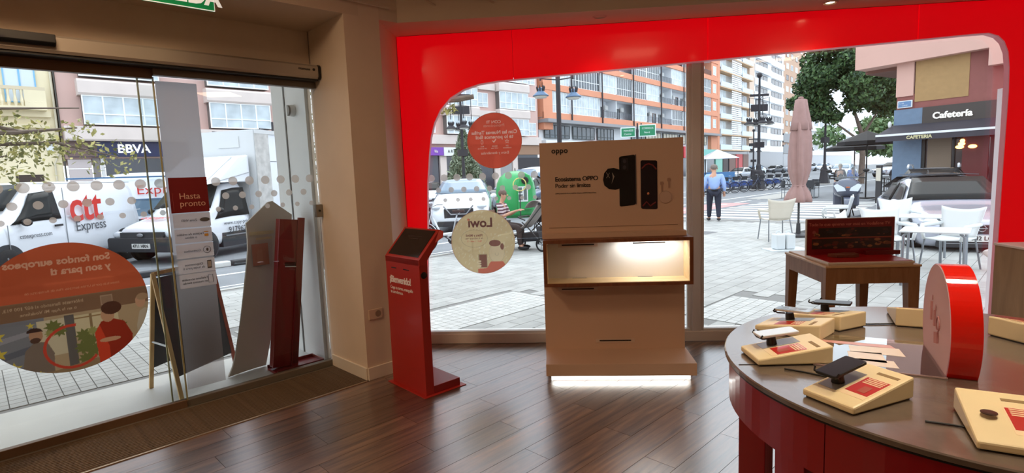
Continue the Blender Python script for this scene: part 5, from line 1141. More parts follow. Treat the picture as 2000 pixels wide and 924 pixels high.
P('cargo_box', B().box(-7.0, -2.5, -1.04, 1.0, .75, 3.02), VW, tk, bevel=.015); P('box_edge', B().box(-2.52, -2.44, -1.06, 1.02, .75, 3.05).box(-7.0, -2.44, 1.0, 1.03, 2.95, 3.05), mat('box_trim', (206, 208, 208), .4), tk)
P('box_post', B().box(-2.95, -2.44, 1.0, 1.025, .75, 3.0), mat('post_worn', (190, 188, 184), .7, var=.2, vscale=6), tk); P('front_hatch', B().box(-2.44, -2.42, -.1, .55, 2.62, 2.9), MATS['box_trim'], tk)
P('roof_rack', B().tube([(-2.8, .9, 2.9), (-2.8, .9, 3.1), (-5.5, .9, 3.1)], .012, 5).tube([(-2.8, -.6, 2.9), (-2.8, -.6, 3.1), (-5.5, -.6, 3.1)], .012, 5).tube([(-3.3, .9, 2.9), (-3.3, .9, 3.3)], .03, 5), TRIM, tk)
lg = ringband  # reuse of the arc band
P('logo_black_arc', lg(.22, .36, 1.001, 1.008, 2.10, 0, 180).v and lg(.22, .36, 1.001, 1.008, 2.10, 0, 180), mat('logo_black', (44, 46, 50), .4), tk, loc=(-4.3, 0, .15)); P('logo_red_arc', lg(.22, .36, 1.001, 1.008, 2.10, 180, 360), mat('logo_red', (214, 70, 56), .4), tk, loc=(-4.3, 0, .15))
P('logo_core', B().prism(ell(-4.3, 2.25, .20, .20, 20, PI, 2*PI), 1.001, 1.008, 'y'), MATS['logo_black'], tk); P('box_line', B().box(-7, -2.95, 1.001, 1.005, 2.24, 2.255), TRIM, tk)
on_side(tk, 'www.copy-print.es', .13, VG, -1.75, .78, .972); on_side(tk, '917962580', .19, VG, -1.8, .61, .982, bold=.003)
mirrors(tk, -1.12, 1.03, 1.1, BLACK); P('door_seam', B().box(-2.2, -2.19, .955, .966, .35, 1.65), MATS['seam_grey'], tk); P('side_skirt', B().box(-7.0, -1.2, .80, .95, .22, .56), TRIM, tk, label='dark side skirt')
P('chassis', B().box(-6.9, -2.3, -.5, .5, .4, .74), BLACK, tk); wheel(tk, -5.6, .85, .32, .3); wheel(tk, -5.6, -.85, .32, .3); P('skirt_rail', B().box(-6.9, -1.3, .95, .965, .47, .50), RIM, tk)

# generic cars
def car(name, label, loc, heading, col, suv=False, cgl=CGL, group=None, ptxt=None, L_=4.3, hgt=None, hatch=True, cat='car'):
    k = L_/4.3; H = hgt or (1.60 if suv else 1.45); sh = .98 if suv else .90; hb = 1.02 if suv else .88
    st = [(0, .38, .60, .70, .58, .45), (-.10*k, .24, .66, hb-.14, .80, .62), (-.45*k, .2, .76, hb-.04, .88, .72), (-1.15*k, .2, sh-.06, hb+.04, .90, .74), (-1.35*k, .2, sh-.02, hb+.10, .90, .74), (-2.0*k, .2, sh, H-.04, .90, .62), (-2.5*k, .2, sh, H, .90, .63), (-3.3*k, .2, sh+.02, H-.03, .90, .61)]
    st += [(-3.95*k, .22, sh+.04, H-.28 if hatch else sh+.22, .88, .60), (-4.2*k, .26, sh+.02, sh+.16, .84, .62), (-4.3*k, .36, sh-.1, sh-.02, .74, .58)]
    t, at, sp_ = vehicle(name, label, cat, loc, heading, col, st, [(-.80*k, .33), (-3.42*k, .33)], [(-1.42*k, -2.45*k, -1.98*k, -2.42*k, .06, .88), (-2.52*k, -3.55*k, -2.50*k, -3.30*k, .06, .88)], scr=(-1.30*k, -2.0*k), rear=(-4.1*k, -3.35*k), cgl=cgl, group=group)
    headl(t, -.16*k, .66, .70 if not suv else .80, (.26, .3, .13)); headl(t, -4.22*k, .66, sh-.04, (.14, .26, .14), TAIL, 'tail_light')
    P('grille', B().box(-.06, .0, -.42, .42, .48, .66 if not suv else .76), TRIM, t, bevel=.02); P('lower_bumper', B().box(-.10, .03, -.62, .62, .26, .40), TRIM, t, bevel=.02); mirrors(t, -1.45*k, .99, sh+.06, col)
    P('emblem', B().torus((.015, 0, .60 if not suv else .68), .055, .009, axis='x', n=16, k=5), RIM, t)
    if ptxt: plate(t, .045, .43, ptxt)
    return t
CW = mat('car_white', (232, 236, 240), .2, coat=.8); CSIL = mat('car_silver', (176, 180, 188), .22, metal=.35, coat=.8); CDK = mat('car_dark', (52, 56, 66), .2, coat=.8); CBL = mat('car_blue', (60, 92, 150), .25, coat=.8); CGY = mat('car_grey_blue', (130, 140, 152), .25, metal=.3, coat=.8)
ni = car('parked_suv', 'white sport utility car facing the window, parked beside the green bottle bank', (-2.9, 15.5, -.02), math.radians(-84), CW, suv=True, cgl=CGL2, ptxt=None)
P('chrome_vee', B().tube([(.03, -.42, .84), (.05, -.22, .60), (.05, .22, .60), (.03, .42, .84)], .022, 6), RIM, ni)
P('roof_rail', B().tube([(-2.1, .60, 1.60), (-3.4, .60, 1.60)], .02, 5), RIM, ni); P('roof_rail', B().tube([(-2.1, -.60, 1.60), (-3.4, -.60, 1.60)], .02, 5), RIM, ni)
car('parked_car', 'white hatchback half hidden at the left edge of the show window', (-6.2, 26.5, -.02), math.radians(-70), CW)
car('parked_car', 'dark grey car parked between the white sport utility car and the green bottle bank', (-2.2, 23.6, -.02), math.radians(-100), CGY, suv=True, cgl=CGL)
car('parked_car', 'blue grey car behind the right side of the green bottle bank', (.9, 27.5, -.02), math.radians(-60), CBL)
wv, _, _ = vehicle('parked_van', 'white panel van with a blue logo behind the green bottle bank', 'van', (-2.9, 32.5, -.02), math.radians(-125), VW, [(0, .35, .8, 1.0, .75, .65), (-.2, .22, .95, 1.15, .95, .8), (-.9, .2, 1.15, 1.35, 1.0, .85), (-1.6, .2, 1.2, 1.95, 1.0, .8), (-2.2, .2, 1.2, 2.1, 1.0, .8), (-5.0, .2, 1.2, 2.1, 1.0, .82), (-5.2, .3, 1.2, 2.0, .95, .8)], [(-1.0, .34), (-4.2, .34)], [(-1.1, -2.1, -1.6, -2.1, .05, .8)], scr=(-.9, -1.6), cgl=CGL2)
P('logo_patch', B().box(-3.6, -2.6, 1.0, 1.008, 1.3, 1.6), mat('logo_blue', (70, 140, 180), .4), wv)
# silver saloon on the right, facing us; the side street lies lower
hx, hy = 7.17-8.72, 10.05-14.42; oh = math.atan2(hy, hx)
SIL2 = mat('saloon_silver', (178, 182, 196), .16, metal=.3, coat=1)
op = car('silver_saloon', 'silver saloon with a round emblem and number plate 1542 facing the cafe tables', (7.17, 10.05, -.18), oh, SIL2, L_=4.65, hgt=1.47, ptxt='1542 LGR')
P('emblem_bar', B().box(.015, .03, -.075, .075, .592, .608), RIM, op); P('chrome_bar', B().box(.0, .03, -.45, .45, .655, .668).box(.03, .05, -.5, .5, .335, .345), RIM, op); P('dark_roof', B().grid(lambda a, c: (-2.25-1.3*a, (2*c-1)*.55, 1.475+.028-.03*(2*c-1)**2), 3, 4), CDK, op, solid=.01)
P('roof_aerial', B().tube([(-3.5, 0, 1.47), (-3.62, 0, 1.56)], .015, 5), BLACK, op); P('door_handle', B().box(-2.62, -2.44, -.92, -.88, .80, .83).box(-3.5, -3.32, -.92, -.88, .82, .85), RIM, op)
rr = car('estate_car', 'pale car with white roof rails parked behind the silver saloon', (9.9, 15.9, -.18), math.radians(-125), CSIL, suv=True, L_=4.5, hgt=1.55)
for s in (1, -1): P('roof_rail', B().tube([(-2.0, s*.60, 1.56), (-2.2, s*.60, 1.64), (-3.6, s*.60, 1.62), (-3.8, s*.60, 1.54)], .03, 6), CW, rr, label='white roof rail')
car('parked_car', 'white car peeping out at the far right behind the silver saloon', (10.6, 13.2, -.18), math.radians(-125), CW)
# distant parked cars
dist = [((29.8, 92.5), 215, CW, 1, 'white car with dark windows at the far kerb behind the share bikes'), ((36.5, 102), 215, CDK, 0, 'black car in the far row right of the white one'), ((41, 106.5), 190, CGY, 1, 'grey car in the far row behind the big lamp post'), ((46.5, 112), 215, CSIL, 1, 'silver car in the far row right of the lamp post'), ((51, 116), 215, CW, 0, 'pale car at the right end of the far row'),
        ((19.5, 66), 220, CSIL, 0, 'silver car seen between mullion and walking man'), ((26.5, 56), 230, CW, 0, 'white and blue car to the right of the closed parasol'), ((36, 62), 235, CDK, 1, 'dark car under the tree behind the terrace'), ((41.5, 66), 235, CGY, 1, 'grey car under the tree, second from the trunk'), ((31.2, 57.5), 205, CSIL, 0, 'silver blue car right of the tree trunk'), ((47, 72), 215, CDK, 1, 'dark van like car behind the cafe parasols')]
for (x, y), h, c, s_, lb in dist: car('distant_car', lb, (x, y, -.02), math.radians(h), c, suv=bool(s_), cgl=CGL2 if c is CW else CGL)
P('blue_door_panel', B().box(-3.2, -.6, .90, .915, .35, .85), mat('panel_blue_bright', (40, 96, 190), .3), bpy.data.objects['distant_car.006'], label='bright blue side panel')

# ================================================================== PEOPLE
SKIN = mat('skin', (206, 156, 130), .6, var=.04, vscale=20)
def skinned(name, J, bones, m, parent, root, sub=1, grow=0):
    ks = list(J); me = bpy.data.meshes.new(name); me.from_pydata([tuple(J[k][:3]) for k in ks], [(ks.index(a), ks.index(c)) for a, c in bones], []); me.materials.append(m)
    ob = bpy.data.objects.new(name, me); COL.objects.link(ob); ob.parent = parent
    md = ob.modifiers.new('skin', 'SKIN'); md.use_smooth_shade = True; md.branch_smoothing = .4
    sv = me.skin_vertices[0].data
    for i, k in enumerate(ks):
        r = J[k][3]; r = r if isinstance(r, tuple) else (r, r); sv[i].radius = (r[0]+grow, r[1]+grow); sv[i].use_root = (k == root)
    if sub: q = ob.modifiers.new('sub', 'SUBSURF'); q.levels = q.render_levels = sub
    return ob
def person(label, loc, rz, pose, top, bottom, hair, shoe, name='person', sleeves='long', group=None, skin=None):
    """faces local +x, y to its left. pose: joint -> (x, y, z)"""
    t = T(name, loc, rz, label, 'person', group); R = dict(pelvis=.125, belly=.125, chest=.135, neckb=.07, neck=.052, jaw=.066, head=.088, crown=.06, shl=.062, shr=.062, ell=.042, elr=.042, wrl=.027, wrr=.027, hal=.030, har=.030, hipl=.09, hipr=.09, knl=.058, knr=.058, anl=.038, anr=.038, tol=.034, tor=.034)
    J = {k: (*v, R[k]) for k, v in pose.items()}
    bones = [('pelvis', 'belly'), ('belly', 'chest'), ('chest', 'neckb'), ('neckb', 'neck'), ('neck', 'jaw'), ('jaw', 'head'), ('head', 'crown')]
    for s in 'lr': bones += [('chest', 'sh'+s), ('sh'+s, 'el'+s), ('el'+s, 'wr'+s), ('wr'+s, 'ha'+s), ('pelvis', 'hip'+s), ('hip'+s, 'kn'+s), ('kn'+s, 'an'+s), ('an'+s, 'to'+s)]
    for s in 'lr':
        w, h = Vector(J['wr'+s][:3]), Vector(J['ha'+s][:3]); d = (h-w).normalized(); e = Vector(J['el'+s][:3]); sd_ = d.cross(Vector((1, 0, 0) if abs(d.x) < .8 else (0, 0, 1))).normalized(); pn = d.cross(sd_)
        for k in range(4):
            L2 = (.052, .062, .058, .044)[k]; o_ = (k-1.5)*.017; a = 'f%s%d' % (s, k); J[a] = (*(h+sd_*o_+d*.03), .0088); J[a+'t'] = (*(h+sd_*o_*1.1+d*(.03+L2)+pn*.02), .0078); bones += [('ha'+s, a), (a, a+'t')]
        J['th'+s] = (*(w+sd_*-.035+d*.035), .0095); J['th'+s+'t'] = (*(w+sd_*-.05+d*.07+pn*.01), .0085); bones += [('wr'+s, 'th'+s), ('th'+s, 'th'+s+'t')]
    skinned('body', J, bones, skin or SKIN, t, 'pelvis')
    hd = Vector(J['head'][:3]); jw = Vector(J['jaw'][:3]); f = Vector(((jw.x-Vector(J['neck'][:3]).x), (jw.y-Vector(J['neck'][:3]).y), 0)); f = f.normalized() if f.length > .004 else Vector((1, 0, 0)); sdv = Vector((-f.y, f.x, 0))
    sj = {k: J[k] for k in ('belly', 'chest', 'neckb', 'shl', 'shr', 'ell', 'elr')}; sb = [('belly', 'chest'), ('chest', 'neckb'), ('chest', 'shl'), ('chest', 'shr'), ('shl', 'ell'), ('shr', 'elr')]
    pj = Vector(J['pelvis'][:3]); bj = Vector(J['belly'][:3]); sj['hem'] = (*(pj+(pj-bj)*.35), .14); sb.append(('belly', 'hem'))
    if sleeves == 'long':
        for s in 'lr': sj['wr'+s] = J['wr'+s]; sb.append(('el'+s, 'wr'+s))
    sj['neckb'] = (*J['neckb'][:3], .06); skinned('shirt', sj, sb, top, t, 'chest', grow=.018)
    tj = {k: J[k] for k in ('pelvis', 'hipl', 'hipr', 'knl', 'knr', 'anl', 'anr')}; skinned('trousers', tj, [('pelvis', 'hipl'), ('hipl', 'knl'), ('knl', 'anl'), ('pelvis', 'hipr'), ('hipr', 'knr'), ('knr', 'anr')], bottom, t, 'pelvis', grow=.016)
    for s in 'lr':
        a, c = Vector(J['an'+s][:3]), Vector(J['to'+s][:3]); d = (c-a); d.z = 0; d.normalize(); b = B(); b.ball((0, 0, 0), (.135, .05, .045), 12, 6)
        o = P('shoe', b, shoe, t, smooth=True); o.location = a+d*.07+Vector((0, 0, -.045)); o.rotation_euler = (0, 0, math.atan2(d.y, d.x))
    b = B().ball(tuple(hd+Vector((0, 0, .03))-f*.014), (.096, .086, .088), 16, 10); P('hair', b, hair, t, smooth=True)
    P('nose', B().ball(tuple(jw+f*.088+Vector((0, 0, .05))), (.018, .012, .02), 8, 6), skin or SKIN, t, smooth=True)
    for s in (-1, 1):
        P('ear', B().ball(tuple(hd+sdv*s*.088+Vector((0, 0, -.02))), (.016, .010, .028), 8, 6), skin or SKIN, t, smooth=True); P('eye', B().ball(tuple(hd+f*.082+sdv*s*.03+Vector((0, 0, -.012))), (.006, .012, .006), 8, 4), BLACK, t)
    P('mouth', B().ball(tuple(jw+f*.066+Vector((0, 0, .008))), (.006, .022, .005), 8, 4), mat('lip', (150, 86, 80), .5), t)
    return t
def standing(step=.0, arm=.0, lean=0.0, h=1.72):
    k = h/1.72
    p = dict(pelvis=(0, 0, .95), belly=(.0, 0, 1.10), chest=(0, 0, 1.30), neckb=(-.01, 0, 1.45), neck=(0, 0, 1.50), jaw=(.025, 0, 1.555), head=(.015, 0, 1.62), crown=(.005, 0, 1.67),
             shl=(-.01, .175, 1.40), shr=(-.01, -.175, 1.40), ell=(-.03+arm*.3, .235, 1.13), elr=(-.03-arm*.3, -.235, 1.13), wrl=(.04+arm, .25, .90), wrr=(.04-arm*.3, -.25, .90), hal=(.06+arm, .25, .83), har=(.06-arm*.3, -.25, .83),
             hipl=(0, .09, .90), hipr=(0, -.09, .90), knl=(.03+step*.5, .10, .50), knr=(.03-step*.4, -.10, .50), anl=(step, .105, .10), anr=(-step, -.105, .10+abs(step)*.1), tol=(step+.15, .12, .035), tor=(-step+.15, -.12, .035+abs(step)*.05))
    return {a: tuple(x*k for x in v) for a, v in p.items()}
def seated(h=.45, arm=(.35, .0, .72)):
    return dict(pelvis=(0, 0, h+.10), belly=(.01, 0, h+.26), chest=(.02, 0, h+.46), neckb=(.03, 0, h+.60), neck=(.05, 0, h+.65), jaw=(.085, 0, h+.70), head=(.075, 0, h+.77), crown=(.065, 0, h+.82),
                shl=(.02, .175, h+.55), shr=(.02, -.175, h+.55), ell=(.12, .23, h+.30), elr=(.12, -.23, h+.30), wrl=(arm[0], .14, arm[2]), wrr=(arm[0], -.14, arm[2]), hal=(arm[0]+.07, .12, arm[2]+.01), har=(arm[0]+.07, -.12, arm[2]+.01),
                hipl=(.03, .09, h+.07), hipr=(.03, -.09, h+.07), knl=(.44, .12, h+.06), knr=(.44, -.12, h+.06), anl=(.42, .12, .10), anr=(.46, -.12, .10), tol=(.57, .13, .035), tor=(.61, -.13, .035))
SHBL = mat('shirt_light_blue', (158, 184, 232), .8, var=.05, vscale=9, bump=.2, bscale=12); NAVY = mat('trousers_navy', (38, 42, 58), .8); HGREY = mat('hair_grey', (124, 112, 104), .8); SHOEB = mat('shoe_black', (30, 28, 30), .5)
t = person('grey haired man in a light blue shirt and dark trousers walking away outside', (4.62, 17.15, .0), math.radians(80), standing(.14, .04, h=1.70), SHBL, NAVY, HGREY, SHOEB)
t.scale = (1.15, 1.2, 1.0)
P('belt', B().lathe([(.150, .93), (.152, .955)], n=20), BLACK, t)
def stripes_mat(name, a, c, sc):
    m = mat(name, a, .8); n = m.node_tree.nodes; l = m.node_tree.links; tcx = n.new('ShaderNodeTexCoord'); w = n.new('ShaderNodeTexWave'); w.bands_direction = 'Z'; w.inputs['Scale'].default_value = sc; r = n.new('ShaderNodeValToRGB'); r.color_ramp.interpolation = 'CONSTANT'
    r.color_ramp.elements[0].color = (*srgb(*a), 1); r.color_ramp.elements[1].color = (*srgb(*c), 1); r.color_ramp.elements[1].position = .5; l.new(tcx.outputs['Object'], w.inputs['Vector']); l.new(w.outputs['Fac'], r.inputs['Fac']); l.new(r.outputs[0], n['Principled BSDF'].inputs['Base Color']); return m
sx, sy = -1.32, 12.05
person('balding man in a striped polo shirt sitting beside the pushchair', (sx, sy, 0), math.radians(-12), seated(.45, (.36, 0, .86)), stripes_mat('polo_stripes', (92, 58, 66), (206, 192, 196), 4.6), mat('trousers_brown', (62, 50, 48), .8), mat('hair_short_grey', (112, 92, 82), .8), SHOEB, sleeves='short')
BENCH = mat('bench_wood', (120, 84, 60), .6)
t = T('bench', (sx-.1, sy+.05, 0), math.radians(-12), 'wooden slatted bench under the man in the striped polo', 'bench')
for k in range(4): P('slat', B().box(-.22+k*.12, -.12+k*.12, -1.1, .6, .40, .44), BENCH, t)
for k in range(3): P('slat', B().box(-.27, -.24, -1.1, .6, .52+k*.12, .61+k*.12), BENCH, t)
for y in (-1.0, .5): P('leg', B().tube([(.2, y, 0), (.2, y, .40), (-.22, y, .40), (-.28, y, .85)], .02, 6).tube([(-.2, y, 0), (-.22, y, .4)], .02, 6), TRIM, t)
HB = mat('hair_black', (40, 34, 32), .8)
person('person in black clothes standing by the terrace tables', (13.0, 27.05, -.02), math.radians(-100), standing(.0, .05, h=1.55), mat('top_black', (40, 40, 44), .8), mat('bottoms_black', (34, 34, 38), .8), mat('hair_ash', (170, 150, 130), .8), SHOEB)
person('person in a bright blue shirt sitting beyond the scooter windscreen', (15.6, 31.1, -.05), math.radians(-120), seated(.5, (.3, 0, .85)), mat('shirt_blue', (70, 116, 200), .8), NAVY, HB, SHOEB)
t = T('terrace_stool', (15.6, 31.1, -.05), 0, 'dark stool under the person in the bright blue shirt', 'stool'); P('seat', B().box(-.2, .2, -.2, .2, .44, .48), BLACK, t)
for a in (-1, 1):
    for c in (-1, 1): P('leg', B().cyl((a*.17, c*.17, 0), (a*.15, c*.15, .44), .015), BLACK, t)

# ================================================================== PUSHCHAIRS, BICYCLES, SCOOTER
FRM_ = mat('frame_black', (34, 34, 36), .4); FAB = mat('fabric_black', (38, 38, 42), .85); FABG = mat('fabric_grey', (148, 142, 138), .85, var=.1, vscale=12)
def pushchair(loc, rz, label, fab, cover):
    t = T('pushchair', loc, rz, label, 'pushchair', 'pushchairs by the seated man')
    for y in (-.27, .27):
        P('frame_tube', B().tube([(-.55, y, 1.02), (-.42, y, 1.0), (.02, y, .52), (.46, y, .14)], .014, 6).tube([(-.38, y, .17), (-.05, y, .50), (.10, y, .62)], .014, 6), FRM_, t)
        for x, r in ((-.38, .155), (.46, .105)):
            w = P('wheel', B().torus((0, 0, 0), r-.018, .02, n=26, k=6), TYRE, t, loc=(x, y, r)); b = B().cyl((0, -.015, 0), (0, .015, 0), .03)
            for k in range(5): a = 2*PI*k/5; b.tube([(0, 0, 0), ((r-.02)*math.cos(a), 0, (r-.02)*math.sin(a))], .007, 4)
            P('wheel_spokes', b, MATS['wheel_rim'], w)
    P('handlebar', B().tube([(-.55, -.27, 1.02), (-.57, 0, 1.03), (-.55, .27, 1.02)], .02, 6), FRM_, t); P('axle', B().cyl((-.38, -.27, .155), (-.38, .27, .155), .012).cyl((.46, -.27, .12), (.46, .27, .12), .012), FRM_, t)
    P('seat', B().grid(lambda a, c: (-.26+.62*a, (c-.5)*.42, .98-.56*math.sin(a*PI*.5)+.25*max(0, a-.7)), 10, 4), fab, t, solid=.03, smooth=True); P('footrest', B().box(.32, .52, -.18, .18, .30, .33), FRM_, t)
    P('hood', B().grid(lambda a, c: (-.20+.27*math.cos(PI*(.15+a*.75)), (c-.5)*.46*(1), .78+.30*math.sin(PI*(.15+a*.75))), 10, 6), cover, t, solid=.012, smooth=True)
    P('basket', B().prism([(-.3, .22), (.25, .18), (.2, .36), (-.25, .40)], -.2, .2, 'y'), FAB, t); P('bumper_bar', B().tube([(.05, -.23, .66), (.24, -.2, .72), (.24, .2, .72), (.05, .23, .66)], .016, 6), FRM_, t)
    return t
pushchair((-.62, 11.95, 0), math.radians(152), 'black framed pushchair with pale grey seat in front of the seated man, nearer one', FABG, FABG)
pushchair((-.35, 13.3, 0), math.radians(100), 'dark pushchair with black hood behind the pale one', FAB, FAB)

def bicycle(loc, rz, label, fm, lean=0, basket=None, fender=None, group=None, name='bicycle'):
    t = T(name, loc, rz, label, 'bicycle', group); R = .33; t.rotation_euler = (lean, 0, rz)
    for x, nm in ((-.52, 'rear_wheel'), (.55, 'front_wheel')):
        w = P(nm, B().torus((0, 0, 0), R-.02, .018, n=32, k=6), TYRE, t, loc=(x, 0, R)); P('rim', B().torus((0, 0, 0), R-.042, .009, n=28, k=5), RIM, w); b = B()
        for k in range(12): a = 2*PI*k/12; b.tube([(0, .01*(k % 2*2-1), 0), ((R-.04)*math.cos(a), 0, (R-.04)*math.sin(a))], .0022, 3)
        P('spokes', b, RIM, w); P('mudguard', B().grid(lambda a, c: ((R+.02)*math.cos(PI*(.12+a*.75) if x < 0 else PI*(.2+a*.7)), (c-.5)*.05, (R+.02)*math.sin(PI*(.12+a*.75) if x < 0 else PI*(.2+a*.7))), 12, 2), fender or fm, w, solid=.005)
    P('frame', B().tube([(-.52, 0, R), (-.08, 0, .29)], .012, 6).tube([(-.52, 0, R), (-.20, 0, .78)], .012, 6).tube([(-.08, 0, .29), (-.24, 0, .88)], .018, 8).tube([(-.08, 0, .29), (.15, 0, .42), (.34, 0, .80)], .024, 8).tube([(.32, 0, .95), (.40, 0, .70), (.55, 0, R)], .016, 8), fm, t, smooth=True)
    P('saddle', B().prism([(-.38, -.07), (-.40, .07), (-.24, .05), (-.12, .02), (-.12, -.02), (-.24, -.05)], .88, .94, 'z'), mat('saddle_brown', (60, 42, 38), .6), t, bevel=.015)
    P('handlebar', B().tube([(.20, .30, 1.06), (.30, .22, 1.06), (.36, .05, 1.02), (.36, -.05, 1.02), (.30, -.22, 1.06), (.20, -.30, 1.06)], .012, 6).tube([(.32, 0, .94), (.35, 0, 1.03)], .014, 6), RIM, t)
    P('chainset', B().cyl((-.08, -.05, .29), (-.08, -.035, .29), .09, n=18).tube([(-.08, -.07, .29), (-.20, -.08, .20)], .01, 5).tube([(-.08, .07, .29), (.04, .08, .38)], .01, 5).box(-.26, -.14, -.14, -.06, .18, .205).box(-.02, .10, .06, .14, .37, .395), TRIM, t)
    if basket: P('basket', B().box(.42, .72, -.17, .17, .78, .80).box(.42, .44, -.17, .17, .8, 1.0).box(.70, .72, -.17, .17, .8, 1.0).box(.42, .72, -.17, -.15, .8, 1.0).box(.42, .72, .15, .17, .8, 1.0), basket, t)
    P('headlight', B().ball((.43, 0, .90), (.03, .025, .03), 8, 6), HEAD, t); return t
BSIL = mat('bicycle_silver', (186, 190, 196), .3, metal=.5)
t = bicycle((-2.45, 11.65, 0), math.radians(172), 'silver bicycle with brown rear pannier leaning by the left edge of the window', BSIL, .05, fender=BSIL)
P('pannier', B().box(-.75, -.42, -.20, -.06, .42, .74), mat('pannier_brown', (116, 62, 48), .6), t, bevel=.02); P('carrier', B().box(-.78, -.35, -.06, .06, .74, .76), TRIM, t)
SBL = mat('share_blue', (54, 82, 150), .35, coat=.4)
proto = None
bx0, by0 = 9.3, 34.2
for k in range(9):
    x, y = bx0+k*.78, by0+k*.74
    lb = ['blue share bicycle docked, leftmost of the row', 'blue share bicycle docked, second from the left', 'blue share bicycle docked, third from the left', 'blue share bicycle docked, fourth from the left', 'blue share bicycle docked, fifth from the left', 'blue share bicycle docked, sixth from the left', 'blue share bicycle docked, third from the right end', 'blue share bicycle docked, second from the right end', 'blue share bicycle docked at the right end of the row'][k]
    if proto is None: proto = bicycle((x, y, -.02), math.radians(-14), lb, mat('share_frame', (90, 100, 120), .4), group='docked share bicycles', fender=SBL, basket=TRIM, name='share_bicycle'); [P('wheel_skirt', B().prism([(xx+.34*math.cos(a*PI/8), .33+.34*math.sin(a*PI/8)) for a in range(9)], yy-.004, yy+.004, 'y'), SBL, proto) for xx in (-.52,) for yy in (-.04, .04)]
    else: dup(proto, (x, y, -.02), math.radians(-14), lb)
t = T('docking_rail', (bx0+2.2, by0+4.6, -.02), math.radians(43.5), 'low dark docking rail behind the share bicycles', 'bike dock'); P('rail', B().box(-3.9, 3.9, -.05, .05, .0, .12), TRIM, t)
for k in range(9): P('dock_post', B().box(-3.6+k*.9, -3.5+k*.9, -.06, .06, .12, .75), BSIL, t)
# maxi scooter seen from the front
t = T('scooter', (8.2, 16.6, 0), math.radians(-112), 'dark grey maxi scooter with a clear windscreen parked facing the shop', 'scooter'); t.scale = (1.15, 1.28, 1.12)
SCG = mat('scooter_grey', (86, 92, 108), .25, coat=.6)
for x in (-.05, -1.42):
    w = P('wheel', B().torus((0, 0, 0), .20, .065, n=26, k=8), TYRE, t, loc=(x, 0, .265)); P('rim', B().lathe([(.15, -.04), (.15, .04), (.02, .05)], n=20, axis='y'), RIM, w)
P('front_mudguard', B().grid(lambda a, c: (-.05+.30*math.cos(PI*(.1+a*.8)), (c-.5)*.16, .265+.29*math.sin(PI*(.1+a*.8))), 10, 4), SCG, t, solid=.012, smooth=True)
P('fork', B().cyl((-.05, .10, .27), (-.25, .09, .80), .022).cyl((-.05, -.10, .27), (-.25, -.09, .80), .022), TRIM, t)
P('front_fairing', B().add([(-.12, 0, .50), (.02, 0, .72), (-.10, .22, .66), (-.10, -.22, .66), (-.16, .30, .86), (-.16, -.30, .86), (-.10, 0, 1.02), (-.24, .22, 1.06), (-.24, -.22, 1.06), (-.42, .30, .55), (-.42, -.30, .55), (-.42, .26, 1.0), (-.42, -.26, 1.0)],
    [(0, 1, 2), (0, 3, 1), (1, 4, 2), (1, 3, 5), (1, 6, 4), (1, 5, 6), (6, 7, 4), (6, 5, 8), (6, 8, 7), (2, 4, 9), (3, 10, 5), (4, 7, 11, 9), (5, 10, 12, 8), (0, 2, 9), (0, 10, 3), (7, 8, 12, 11)]), SCG, t, sub=1, smooth=True)
for s in (1, -1): P('headlight', B().add([(-.035, s*.035, .72), (-.085, s*.20, .70), (-.125, s*.275, .86), (-.105, s*.20, .90), (-.055, s*.06, .80)], [(0, 1, 2, 3, 4)]), HEAD, t, smooth=True); P('mirror', B().tube([(-.3, s*.2, 1.08), (-.28, s*.34, 1.20)], .008, 5).ball((-.28, s*.36, 1.23), (.02, .07, .045), 10, 6), BLACK, t, smooth=True)
P('windscreen', B().grid(lambda a, c: (-.20-.22*c-.12*(2*a-1)**2, (a-.5)*.46*(1-.35*c*c), 1.0+.50*c), 8, 8), glass_mat('scooter_screen', (.80, .86, .86), .12), t, smooth=True)
P('handlebar', B().tube([(-.40, .36, 1.04), (-.34, .12, 1.06), (-.34, -.12, 1.06), (-.40, -.36, 1.04)], .016, 6), BLACK, t); P('leg_shield', B().box(-.50, -.42, -.26, .26, .30, .95), SCG, t, bevel=.04); P('floorboard', B().box(-.95, -.42, -.20, .20, .24, .34), TRIM, t, bevel=.02)
P('seat', B().box(-1.65, -.80, -.16, .16, .74, .86), BLACK, t, bevel=.05); P('rear_body', B().box(-1.72, -.88, -.19, .19, .36, .76), SCG, t, bevel=.06); P('stand', B().cyl((-.9, .14, .25), (-.95, .2, .0), .014), BLACK, t); P('emblem', B().box(.0, .02, -.035, .035, .80, .83), mat('emblem_orange', (210, 110, 60), .4), t)

